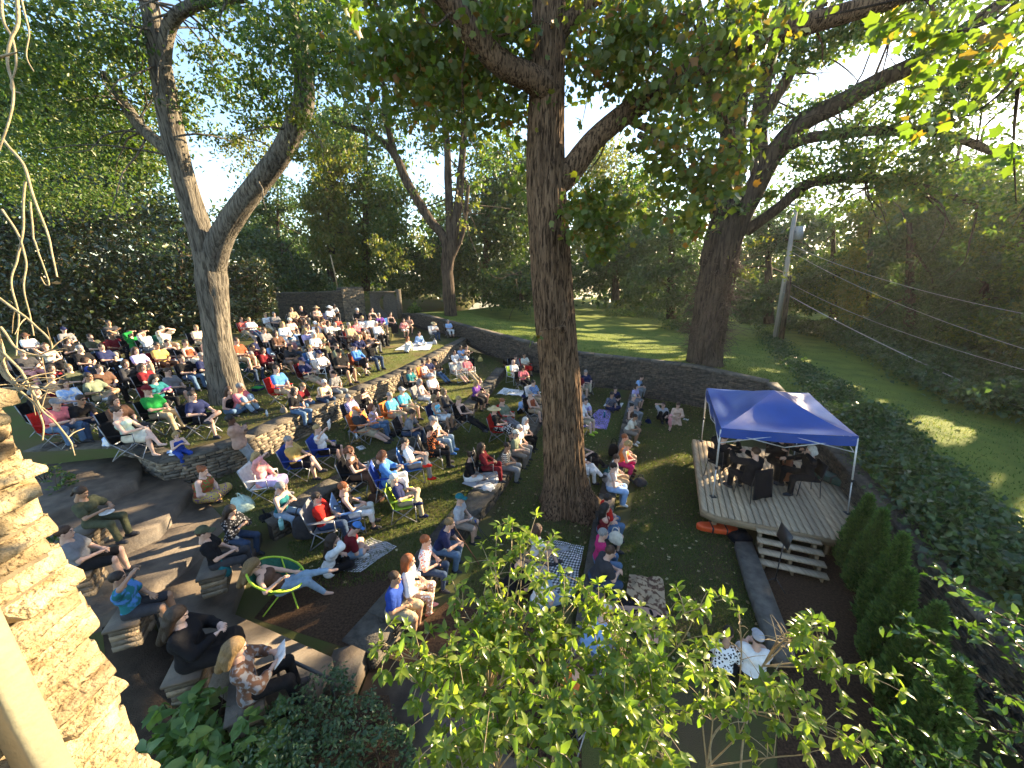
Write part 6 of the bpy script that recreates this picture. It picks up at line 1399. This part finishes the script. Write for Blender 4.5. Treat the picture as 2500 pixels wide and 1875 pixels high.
blanket(B4(3,[(280,690),(400,620),(700,600),(660,690)],1.95),1.95,'white','white blanket on the upper terrace edge',amp=.02)
blanket(B4(10,[(1400,560),(1420,420),(1640,450),(1670,690)],0.),0.,'brown/tan:tie','brown patterned blanket heaped beside the near seat wall',amp=.07)
blanket(B4(10,[(1300,700),(1340,560),(1670,680),(1650,900)],0.),0.,'rose/black:stripe','dusty pink striped blanket beside the near seat wall',amp=.05)
blanket(B4(8,[(1020,860),(1240,700),(1400,770),(1290,930)],.79),.79,'lgrey','grey-white blanket on the slab wall under the black tee',amp=.02)
# small things
def bottle(cr,x,y,z,c,label,s=1.): 
    q=gp(cr,x,y,z); m=MB(); m.disc((0,0,0),.036*s,.16*s,14); m.disc((0,0,.16*s),.036*s,.035*s,14,0,.016*s); b=m.obj('bottle',c); b.location=q-V(0,0,.08); tag(b,label,'bottle'); MB().disc((0,0,.195*s),.018*s,.028*s,12).obj('lid',cloth('white'),b)
PET=mat('clear_plastic',(.55,.6,.62),None,20,.12,spec=.6)
bottle(2,672,1375,2.08,PET,'clear water bottle standing on the tall wall'); bottle(7,690,1230,1.28,mat('mint_flask',(.3,.62,.58),None,20,.3),'mint green drinking flask on the stone slab',1.35); bottle(7,1475,690,1.25,PET,'clear water bottle on the grass by the brown dress'); bottle(4,1310,660,.5,mat('teal_flask',(.03,.16,.25),None,20,.3),'dark teal bottle standing on the purple mat',1.3); bottle(3,985,515,2.1,PET,'clear water bottle below the boundary wall'); bottle(2,1390,1060,2.1,PET,'clear water bottle near the wall edge right of the striped shirt')
def plate(cr,x,y,z,label): q=gp(cr,x,y,z); m=MB(); m.disc((0,0,0),.08,.012,20,0,.12); m.disc((0,0,.012),.122,.006,20); o=m.obj('paper_plate',cloth('white')); o.location=q; tag(o,label,'plate')
plate(6,1180,300,2.,'white paper plate on the wall end beside the overalls'); plate(7,1440,680,1.17,'white paper plate on the grass by the brown dress'); plate(8,1310,805,.83,'paper plate with food on the slab blanket')
def papersheet(cr,x,y,z,label,c='white',s=.22):
    q=gp(cr,x,y,z); m=MB(); m.box((0,0,.012),(s,s*1.3,.004),RG.random()*3,rx=.05); o=m.obj('paper',cloth(c)); o.location=q; tag(o,label,'paper')
papersheet(7,1405,530,1.15,'white programme dropped on the grass by the orange chair'); papersheet(10,995,235,.4,'printed leaflet on the gingham blanket','lgrey'); papersheet(6,1150,285,1.99,'folded napkin on the wall end','lblue',.14); papersheet(4,2110,700,0,'open white booklet on the lawn by the peach dress'); papersheet(2,570,1090,2.2,'green folder leaning in the grass by the trunk','green',.3)
q=gp(7,1375,470,1.15); t_=empty('side_table',(q[0],q[1],1.15),'small grey side table with a cup by the orange chair','table'); MB().box((0,0,.42),(.42,.36,.02)).obj('tabletop',cloth('grey'),t_); 
for a,b in ((.18,.14),(-.18,.14),(.18,-.14),(-.18,-.14)): MB().tube([V(a,b,.42),V(a*1.1,b*1.1,0)],.011,6).obj('leg',FRAME,t_)
bottle(7,1365,425,1.15+.55,PET,'clear plastic cup on the small grey side table',.8)
for k,(x0,y0,x1,y1) in enumerate(((1130,1190,1275,1365),(1150,1200,1240,1385))):
    a,b=gp(8,x0,y0,.85),gp(8,x1,y1,.4); m=MB(); m.tube([V(0,0,0),b-a],.012,7); p=m.obj('walking_pole',FRAMEB); p.location=a; tag(p,('dark walking pole leaning on the slab wall, upper one','dark walking pole leaning on the slab wall, lower one')[k],'walking pole','walking poles'); MB().tube([V(0,0,0),(b-a)*-.12],.018,7).obj('grip',cloth('royal'),p)
a,b=gp(8,945,1225,1.45),gp(8,1180,1580,.42); m=MB(); m.tube([V(0,0,0),b-a],.014,7); p=m.obj('walking_stick',cloth('brown')); p.location=a; tag(p,'brown walking stick held by the navy polo on the slab wall','walking stick')
q=gp(4,1720,370,.35); m=MB(); v,f=cloth_panel((-.25,0,0),(.25,0,0),(.2,.9,.3),(-.2,.9,.3),.06); m.add(v,f); o=m.obj('chair_bag',cloth('royal')); o.location=q; o.rotation_euler=(0,0,R(-70)); tag(o,'blue folded chair bag against the boundary wall','bag')
# gate pier and pierced screen wall at the back
def pier():
    c=aty(845,800,33.); x,y=c[0],c[1]; 
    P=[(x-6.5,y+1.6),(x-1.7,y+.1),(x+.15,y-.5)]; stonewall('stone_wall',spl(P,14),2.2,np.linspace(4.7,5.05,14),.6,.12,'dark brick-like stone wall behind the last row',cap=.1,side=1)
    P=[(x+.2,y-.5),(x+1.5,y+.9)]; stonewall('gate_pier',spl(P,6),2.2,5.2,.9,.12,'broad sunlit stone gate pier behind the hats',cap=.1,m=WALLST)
    a=aty(908,760,34.); b=aty(970,760,34.5); zt=aty(940,714,34.3)[2]; zb=2.2; r=empty('screen_wall',((a+b)/2*V(1,1,0)+V(0,0,zb)),'stone screen wall pierced by a crescent shaped opening','wall'); ic=V(*r.location); W=np.linalg.norm((b-a)[:2]); ang=math.atan2(b[1]-a[1],b[0]-a[0])
    # front skin with a crescent hole: triangulated ring strips
    H=zt-zb; cx,cz=0.05,H-.95; n=40; t=np.arange(n)*2*PI/n; cres=[]
    for k in range(20): q=PI*(.5+k/19*1.); cres.append((cx+.42*math.cos(q),cz+.62*math.sin(q)))
    for k in range(20): q=PI*(1.5-k/19*1.); cres.append((cx+.05+.16*math.cos(q),cz+.62*math.sin(q)))
    cres=np.array(cres); ctr=cres.mean(0)*0+V(cx-.28,cz); out=[]
    for p in cres:
        d=p-ctr; d=d/max(np.linalg.norm(d),1e-6); s=min([((W/2)*np.sign(d[0])-ctr[0])/d[0] if abs(d[0])>1e-6 else 9, ((H if d[1]>0 else 0)-ctr[1])/d[1] if abs(d[1])>1e-6 else 9]); out.append(ctr+d*s)
    out=np.array(out); m=MB(); N=len(cres); i=np.arange(N); j=(i+1)%N
    vs=np.concatenate([np.c_[cres[:,0],np.full(N,-.22),cres[:,1]],np.c_[out[:,0],np.full(N,-.22),out[:,1]],np.c_[cres[:,0],np.full(N,.22),cres[:,1]],np.c_[out[:,0],np.full(N,.22),out[:,1]]])
    m.add(vs,[np.concatenate([np.stack([i,j,j+N,i+N],1),np.stack([i+2*N,i+3*N,j+3*N,j+2*N],1),np.stack([i,i+2*N,j+2*N,j],1)])])
    m.box((0,0,H+.05),(W+.1,.55,.1)); m.box((W/2+.22,.1,H/2+.1),(.42,.6,H+.25)); m.box((-W/2,0,H/2),(.08,.44,H)); m.box((0,0,.2),(W,.44,.42))
    o=m.obj('stonework',STONE,r); o.rotation_euler=(0,0,ang)
pier()
# utility poles and wires
POLE=mat('weathered_pole_wood',(.36,.33,.29),(.22,.2,.17),6,.85,.4,30,(1,1,.1))
def upole(x0,y0,x1,y1,Y,r,label,tr):
    a,b=aty(x0*K,y0*K,Y),aty(x1*K,y1*K,Y); rt=empty('utility_pole',a,label,'utility pole','utility poles in the ivy'); d=b-a; MB().tube([V(0,0,-.6)-d*.03,d*.5,d],[r,r*.9,r*.75],12).obj('pole',POLE if tr else BARKD,rt,True)
    if tr: 
        q=d*.8; MB().disc(q+V(.55,0,-.55),.3,.95,16).obj('transformer',mat('grey_transformer',(.35,.37,.36),None,20,.4),rt); MB().box(q+V(.27,0,0),(.5,.1,.1)).obj('bracket',FRAME,rt); MB().box(d*.985,(2.4,.12,.12),.6).obj('crossarm',POLE,rt)
    return a,b
pa,pb=upole(1676,722,1721,440,32,.19,'tall grey utility pole with a transformer drum',True); qa,qb=upole(1690,720,1706,595,31,.2,'short dark broken pole beside the tall utility pole',False)
WIRE=mat('pale_cable',(.45,.45,.42),None,20,.6)
def wire(a,b,sag,r,label):
    t=np.linspace(0,1,40)[:,None]; P=a+(b-a)*t-V(0,0,1)*sag*(4*t*(1-t)); o=MB().tube(P-a,r,5).obj('cable',WIRE); o.location=a; tag(o,label,'cable','overhead cables from the pole')
wire(aty(1690*K,630*K,32),aty(2330*K,935*K,14),.25,.028,'pale thick cable slanting down from the pole across the mown strip')
for k,(y,xe,ye,l) in enumerate(((530,2330,700,'highest thin wire running right from the pole'),(545,2330,790,'middle thin wire running right from the pole'),(615,2330,830,'lowest thin wire running right from the pole'))): wire(aty(1712*K,y*K,32),aty(xe*K,ye*K,16),.5,.015,l)
q=aty(605*K,600*K,44); s_=empty('road_sign',q,'small white diamond road sign far behind the trees','road sign'); MB().tube([V(0,.03,-2),V(0,.03,.3)],.04,6).obj('post',FRAME,s_); MB().box((0,0,.1),(.75,.03,.75),ry=PI/4).obj('panel',cloth('white'),s_)
q=aty(729*K,615*K,33.4); MB().tube([V(0,0,-.6),V(-.12,0,1.0),V(-.28,0,2.4)],.05,6).obj('bare_stem',TWIG).location=q; tag(bpy.data.objects['bare_stem'],'bare pale stem rising behind the gate pier','stem')
q=aty(1016,775,33.); r=empty('potted_plant',(q[0],q[1],q[2]-.05),'pale flower pot with trailing plant on the boundary wall end','potted plant'); MB().disc((0,0,-.1),.2,.45,16,0,.28).obj('pot',CONC,r); foliage('foliage',[((0,0,.7),(.5,.5,.45))],500,.2,LF_MD,r,cl=20,spread=.3,gap=False)
# ================================================================ fallen leaves and grass
def scatter(n,zs):
    out=[]
    regs={0:[(1520,900),(1750,960),(1800,1330),(1900,1600),(1600,1650),(1500,1450),(1560,1150)],1:[(1240,1100),(1500,880),(1530,1080),(1480,1450),(1100,1480),(1200,1300)],2:[(1300,950),(1200,1170),(1050,1400),(760,1450),(700,1330),(1000,1150),(1240,920)],3:[(1130,840),(1230,890),(1150,1000),(900,1140),(600,1300),(500,1180),(720,1090),(1000,920)],4:[(960,850),(1120,830),(990,890),(700,1010),(450,1100),(150,1050),(250,900),(600,870)]}
    for lv,share in zs.items():
        pts=np.array([at(a,b,TZ[lv])[:2] for a,b in regs[lv]]); lo,hi=pts.min(0),pts.max(0); P=lo+(hi-lo)*RG.random((int(n*share*2.2),2))
        x,y=P[:,0],P[:,1]; ins=np.zeros(len(P),bool)
        for (x1,y1),(x2,y2) in zip(pts,np.roll(pts,-1,0)): ins^=((y1>y)!=(y2>y))&(x<(x2-x1)*(y-y1)/(y2-y1+1e-12)+x1)
        out.append(np.c_[P[ins],np.full(ins.sum(),TZ[lv])])
    return np.concatenate(out)
P=scatter(90000,{0:1,1:.7,2:.5,3:.35,4:.3}); k=len(P); D=rdir(k,2.2); LB=.05*(.5+RG.random(k))
GB=leafmat('grass_blades',[(.045,.075,.018),(.075,.11,.026),(.11,.13,.035),(.13,.12,.05)],.4,.5,spec=.3)
M_=GV[(GV[:,1]<34)&(GV[:,1]>6)]; M_=M_[RG.integers(0,len(M_),60000)]; M_=M_+np.c_[RG.normal(size=(60000,2))*.8,np.zeros(60000)]
from mathutils.bvhtree import BVHTree
go=bpy.data.objects['ground'].data; bt=BVHTree.FromPolygons([v.co for v in go.vertices],[p.vertices for p in go.polygons])
Q=[]
for p in M_:
    h=bt.ray_cast(Vector((p[0],p[1],20)),Vector((0,0,-1)))
    if h[0] is not None: Q.append(h[0])
Q=np.array(Q); P=np.concatenate([P,Q]); k=len(P); D=rdir(k,2.2); LB=np.concatenate([LB,.07*(.5+RG.random(len(Q)))])
o=link('grass',leafmesh('grass',P,D,rdir(k),LB,LB*.3,.1),GB); tag(o,'short patchy grass of the lawns and terraces','grass',kind='stuff')
P=scatter(1100,{0:1,1:1,2:.4,3:.4,4:.3})+V(0,0,.02); k=len(P); LB=.04+.06*RG.random(k)
o=link('fallen_leaves',leafmesh('fallen',P,rdir(k)*V(1,1,.15),rdir(k,5),LB,LB*.8,.25,2),leafmat('dry_leaves',[(.16,.1,.04),(.26,.19,.08),(.14,.07,.03),(.4,.33,.18)],.15,.6)); tag(o,'pale dry leaves fallen on the grass','leaves',kind='stuff')
# ================================================================ shrubs close to the balcony
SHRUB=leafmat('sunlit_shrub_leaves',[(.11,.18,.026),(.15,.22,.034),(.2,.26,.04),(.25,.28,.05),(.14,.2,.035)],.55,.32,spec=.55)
def whorls(tips,dirs,n,L,droop=.5):
    C,D=[],[]
    for p,d in zip(tips,dirs):
        k=RG.integers(n[0],n[1]); a0=RG.random()*6.3; u=nrm(np.cross(d,V(.3,.2,1))); w=np.cross(d,u)
        for i in range(k):
            a=a0+i*2.4; C.append(p-d*RG.random()*.06); D.append(nrm(u*math.cos(a)+w*math.sin(a)+d*.55+V(0,0,-droop*RG.random())))
    C,D=np.array(C),np.array(D); k=len(C); N=nrm(V(0,0,1)+RG.normal(size=(k,3))*.3); LL=L*(.55+.6*RG.random(k)); return C,D,N,LL
def leafy_shrub():
    base=V(.35,2.1,.43); r=empty('leafy_shrub',base,'large sunlit leafy shrub filling the bottom centre in front of the path','shrub'); mb=MB(); tips=[];dirs=[]
    T=[(10,670,60,4.7),(10,720,230,4.5),(10,560,220,4.5),(10,510,320,4.4),(10,330,590,4.1),(10,480,530,4.2),(10,590,600,4.2),(10,430,690,4.1),(10,520,740,4),(10,850,300,4.3),(10,780,150,4.5),(10,900,400,4.2),(10,1100,440,4.2),(10,1150,520,4.1),(10,1210,600,4.),(10,700,760,3.9),(10,60,880,3.6),(10,260,890,3.7),(10,130,1050,3.5),(10,20,1100,3.4),(10,-150,920,3.6),(10,-200,830,3.7),(10,860,560,4.1),(10,1000,560,4.1),(10,960,680,4.),(10,1120,720,3.9),(10,820,720,3.9),(10,520,900,3.7),(10,390,960,3.6),(10,640,1000,3.6),(10,760,900,3.7),(10,900,860,3.8),(10,1330,820,3.7),(10,1450,700,3.7),(10,1420,900,3.6),(10,1560,760,3.6),(10,1230,950,3.6),
       (11,150,600,3.8),(11,60,640,3.7),(11,400,640,3.9),(11,260,830,3.7),(11,820,740,3.9),(11,960,830,3.9),(11,880,900,3.8),(11,1200,1040,3.8),(11,1060,980,3.8),(11,800,780,3.8),(11,640,1020,3.6),(11,780,1150,3.5),(11,830,1280,3.4),(11,1120,1480,3.3),(11,1290,1530,3.3),(11,850,1540,3.2),(11,560,1080,3.5),(11,460,1250,3.3),(11,180,1000,3.5),(11,60,900,3.5),
       (10,1500,1000,3.4),(10,1650,1000,3.4),(10,1380,1080,3.4),(10,1600,1150,3.3),(10,1250,1120,3.4),(10,1000,1000,3.5),(10,860,1060,3.5),(10,560,1130,3.4),(10,340,1150,3.3),(10,160,1200,3.2),(10,700,1200,3.3),(10,900,1230,3.2),(10,480,1250,3.2),(10,1100,1250,3.2),(10,1400,1280,3.1),(10,1560,1300,3.1),(10,760,1380,3.1),(10,620,1450,3.),(10,950,1440,3.),(10,1180,1420,3.),(10,1350,1480,3.),(10,1600,1480,3.),(10,480,1560,2.9),(10,800,1600,2.9),(10,1050,1620,2.9),(10,1300,1640,2.9),(10,150,1500,2.9),(10,60,1600,2.9),(10,180,1620,2.9),(10,1700,1600,2.9),(10,1500,1640,2.9)]
    hubs=[base+V(x,y,z) for x,y,z in ((-.5,.35,1.6),(.1,.55,1.9),(.6,.5,1.7),(1.1,.4,1.5),(-.2,.3,1.3),(.9,.2,1.2),(1.6,.5,1.4),(2.1,.9,1.6),(2.6,1.3,1.7),(1.,1.,1.8),(-.6,.9,1.9))]
    for h in hubs: mb.tube(spl([V(h[0]+RG.normal()*.12,h[1]+RG.normal()*.12,.2),V(h[0]+RG.normal()*.1,h[1]+RG.normal()*.1,1.1),h],10),np.linspace(.016,.009,10),7)
    for cr,x,y,t in T:
        x0,y0,k=CROPS[cr]; px,py=x0+x*k,y0+y*k; X=(px-CX)/F_; Yy=(py-CY)/F_; tip=V(X*t,(cP-Yy*sP)*t,H_+(-sP-Yy*cP)*t)
        h=hubs[int(np.argmin([np.linalg.norm((q-tip)*V(1,1,.5)) for q in hubs]))]; L=np.linalg.norm(tip-h); md=(h+tip)/2+V(RG.normal()*.07,RG.normal()*.07,.1*L); c=spl([h,md,tip],16); mb.tube(c,np.linspace(.009,.0035,16),5,cap=False)
        d=nrm(c[-1]-c[-3]); tips.append(tip); dirs.append(d)
        for _ in range(RG.integers(7,12)):
            i=RG.integers(6,16); p=c[i]; dd=nrm(d*.6+rdir(1,.35)[0]); l=.1+.24*RG.random(); e=spl([p,p+dd*l*.5+V(0,0,.02),p+dd*l],6); mb.tube(e,np.linspace(.005,.0025,6),4,cap=False); tips.append(e[-1]); dirs.append(nrm(e[-1]-e[-3]))
    b=mb.obj('stem',TWIG,r,True); b.matrix_parent_inverse=Matrix.Translation(-Vector(base))
    def inwin(p): d=p[1]*cP-(p[2]-H_)*sP; v=-(p[1]*sP+(p[2]-H_)*cP); a,b=CX+F_*p[0]/d,CY+F_*v/d; return 1770<a<1935 and 1490<b<1650
    ok=[not inwin(p) for p in tips]; tips=[p for p,q in zip(tips,ok) if q]; dirs=[p for p,q in zip(dirs,ok) if q]
    C,D,N,LL=whorls(tips,dirs,(5,9),.115,.75); f=link('foliage',leafmesh('foliage',C,D,N,LL,LL*.46,.16,1),SHRUB,r); f.matrix_parent_inverse=Matrix.Translation(-Vector(base))
leafy_shrub()
def arching_shrub():
    base=V(3.9,1.5,2.2); r=empty('arching_shrub',base,'arching sprays of glossy small leaves in the bottom right corner','shrub'); mb=MB(); C,D=[],[]
    for pts in ([(2560,1560),(2420,1490),(2330,1425)],[(2580,1760),(2400,1660),(2240,1540)],[(2600,1720),(2480,1620),(2380,1540),(2330,1510)],[(2560,1900),(2380,1760),(2200,1600)],[(2350,1960),(2220,1850),(2120,1715)],[(2620,1900),(2480,1790),(2330,1790)],[(2560,1640),(2470,1560),(2400,1480)],[(2560,2000),(2420,1890),(2300,1830)],[(2640,1850),(2540,1740),(2440,1700)]):
        t=np.linspace(2.6,3.4,len(pts)); P=[]
        for (px,py),q in zip(pts,t): X=(px-CX)/F_; Yy=(py-CY)/F_; P.append(V(X*q,(cP-Yy*sP)*q,H_+(-sP-Yy*cP)*q))
        c=spl(P,40); mb.tube(c,np.linspace(.012,.003,40),5,cap=False)
        for _ in range(3):
            i=RG.integers(8,40); d=nrm(nrm(c[min(i+1,39)]-c[i-1])+rdir(1)[0]*.7); e=spl([c[i],c[i]+d*.1,c[i]+d*(.15+.2*RG.random())+V(0,0,-.03)],10); mb.tube(e,.003,4,cap=False)
            for p in e[2:]:
                for s in (0,1): C.append(p); D.append(nrm(rdir(1)[0]+d*.6))
        for p in c[6:]: 
            for s in (0,): C.append(p); D.append(rdir(1)[0])
    b=mb.obj('stem',BARKD,r,True); b.matrix_parent_inverse=Matrix.Translation(-Vector(base)); C,D=np.array(C),np.array(D); k=len(C); LL=.075*(.6+.7*RG.random(k))
    f=link('foliage',leafmesh('foliage',C,D,rdir(k,1.2),LL,LL*.5,.15,1),leafmat('glossy_green_leaves',[(.03,.07,.016),(.05,.1,.02),(.08,.13,.03)],.35,.22,spec=.7),r); f.matrix_parent_inverse=Matrix.Translation(-Vector(base))
arching_shrub()
def low_shrub(name,label,pts,z0,h,n,L,asp,m,w):
    q=np.array([at(a,b,z0) for a,b in pts]); c=q.mean(0); r=empty(name,c,label,'shrub'); bl=[(p-c+V(0,0,h*.45),V(w,w,h*.55)) for p in q]
    mb=MB(); 
    for p in q:
        for _ in range(5): e=p-c+rdir(1)[0]*V(w*.7,w*.7,.1)+V(0,0,h*.7); mb.tube(spl([p-c-V(0,0,.1),(p-c+e)/2+rdir(1)[0]*.05,e],8),np.linspace(.014,.005,8),5,cap=False)
    mb.obj('stem',BARKD,r,True); P=cloud(bl,n,8,.12,.82); k=len(P); d=nrm(P-bl[0][0]); LL=L*(.6+.7*RG.random(k)); link('foliage',leafmesh('foliage',P,rdir(k)*V(1,1,.5)+V(0,0,-.15),rdir(k,2.2),LL,LL*asp,.18,1),m,r)
low_shrub('hydrangea_shrub','broad leaved light green shrub at the bottom left',[(440,1800),(520,1790),(600,1830),(480,1900),(600,1930)],.9,.55,620,.2,.58,leafmat('hydrangea_leaves',[(.07,.14,.03),(.1,.18,.04),(.13,.2,.05)],.3,.5),.36)
low_shrub('clipped_shrub','dense small leaved dark shrub at the bottom beside the path',[(720,1860),(800,1790),(880,1860),(780,1950),(930,1950),(680,1950)],.5,.95,6500,.055,.5,leafmat('box_leaves',[(.025,.06,.018),(.04,.085,.025),(.06,.1,.035)],.2,.35,spec=.5),.42)
low_shrub('ground_shrub','small shrub growing beside the house wall',[(150,1200),(110,1180)],1.6,.5,260,.1,.5,LF_MD,.3)
low_shrub('ground_shrub','small shrub between the house corner and the seated plate holder',[(140,1350),(120,1420)],1.45,.6,260,.1,.55,LF_MD,.25)
# bare vines hanging in front of the left edge
def vines():
    base=at(-200,600,5.); r=empty('hanging_vine',base,'bare tan vine stems hanging across the upper left corner','vine'); mb=MB()
    for pts,t,w in (([(0,285),(60,270),(90,265)],1.9,.006),([(85,-10),(80,120),(55,200),(50,330),(65,510),(0,760)],2.,.009),([(10,-10),(20,120),(55,200),(80,330),(50,440),(105,470)],2.1,.007),([(10,700),(110,830),(170,1000),(230,1180),(250,1240),(290,1400)],2.2,.008),([(125,920),(85,1260),(70,1400),(90,1600),(75,1710),(70,1800)],2.2,.006),([(0,1060),(90,1220),(130,1340),(135,1500),(160,1700)],2.2,.006),([(100,-10),(135,110),(150,180),(140,290),(170,370)],2.3,.005),([(150,1020),(150,1180),(175,1240),(250,1420),(235,1440),(210,1400)],2.2,.005)):
        P=[]
        for (a,b) in pts: X=(a*.4823*K-CX)/F_ if False else (a*1.2057*.4-CX)/F_; px=a*900/1866; py=b*800/1659; X=(px-CX)/F_; Yy=(py-CY)/F_; P.append(V(X*t,(cP-Yy*sP)*t,H_+(-sP-Yy*cP)*t))
        c=spl(P,40); c=c+.012*np.stack([vnoise(c*6),vnoise(c*6+4),vnoise(c*6+8)],1); mb.tube(c,np.linspace(w,w*.5,40),6,cap=False)
    for pts in ([(0,690),(120,880),(300,1060),(390,1240),(385,1390)],[(0,560),(200,780),(350,1090),(500,1220),(640,1400),(630,1455)],[(0,370),(160,550),(350,620),(480,620)],[(0,740),(150,880),(450,830)],[(30,910),(300,920),(510,910)],[(0,100),(250,290),(420,440),(480,540),(430,580)],[(0,560),(60,760),(160,900),(110,1070)],[(0,480),(40,600),(10,760),(120,850),(390,800)]):
        P=[]
        for a,b in pts: px,py=a*.27125,700+b*.27125; X=(px-CX)/F_; Yy=(py-CY)/F_; t=1.9; P.append(V(X*t,(cP-Yy*sP)*t,H_+(-sP-Yy*cP)*t))
        c=spl(P,40); c=c+.006*np.stack([vnoise(c*9),vnoise(c*9+4),vnoise(c*9+8)],1); mb.tube(c,np.linspace(.006,.003,40),6,cap=False); 
        for _ in range(4): i=RG.integers(5,36); d=rdir(1,.1)[0]; mb.tube(spl([c[i],c[i]+d*.05,c[i]+d*.12+V(0,0,-.02)],6),np.linspace(.003,.0015,6),4,cap=False)
    b=mb.obj('stem',TWIG,r,True); b.matrix_parent_inverse=Matrix.Translation(-Vector(base))
vines()
FLARE_VEIL=.0003
# ================================================================ sky, sun, camera
def world():
    w=bpy.data.worlds.new('World'); SC.world=w; w.use_nodes=True; t=w.node_tree; t.nodes.clear()
    o=t.nodes.new('ShaderNodeOutputWorld'); b=t.nodes.new('ShaderNodeBackground'); s=t.nodes.new('ShaderNodeTexSky')
    s.sky_type='NISHITA'; s.sun_disc=False; s.sun_elevation=SUN_EL; s.sun_rotation=PI/2-SUN_AZ; s.altitude=200; s.air_density=1.; s.dust_density=.7; s.ozone_density=2.
    b.inputs[1].default_value=.1; t.links.new(s.outputs[0],b.inputs[0]); t.links.new(b.outputs[0],o.inputs[0])
world()
sl=bpy.data.lights.new('sun','SUN'); sl.energy=4.7; sl.angle=R(.5); sl.color=(1,.79,.5)
so=bpy.data.objects.new('sun',sl); COL.objects.link(so); so.rotation_euler=Vector(-S).to_track_quat('-Z','Y').to_euler()
cam=bpy.data.cameras.new('camera'); co=bpy.data.objects.new('camera',cam); COL.objects.link(co); SC.camera=co
cam.sensor_fit='HORIZONTAL'; cam.sensor_width=36; cam.lens=36*F_/2500; cam.clip_start=.05; cam.clip_end=2000
co.location=(0,0,H_); co.rotation_euler=(PI/2-PT,0,0)
SC.view_settings.view_transform='Standard'; SC.view_settings.look='None'; SC.view_settings.exposure=2.5; SC.view_settings.gamma=1
SC.cycles.max_bounces=6; SC.cycles.diffuse_bounces=3; SC.cycles.glossy_bounces=2; SC.cycles.transmission_bounces=4; SC.cycles.transparent_max_bounces=4
SC.cycles.sample_clamp_indirect=6; SC.cycles.use_denoising=True

if FLARE_VEIL:  # thin scattering volume added to give the washed, warm veil of lens flare
    t=NT('flare_veil'); v=t.n('ShaderNodeVolumePrincipled'); v.inputs['Density'].default_value=FLARE_VEIL; v.inputs['Color'].default_value=(1,.95,.85,1); v.inputs['Anisotropy'].default_value=.45; t.t.links.new(v.outputs[0],t.out.inputs['Volume'])
    o=MB().box((0,180,14),(520,420,33)).obj('flare_veil',t.m); o['kind']='stuff'; o['label']='thin golden volume added over the garden for a lens-flare glow'
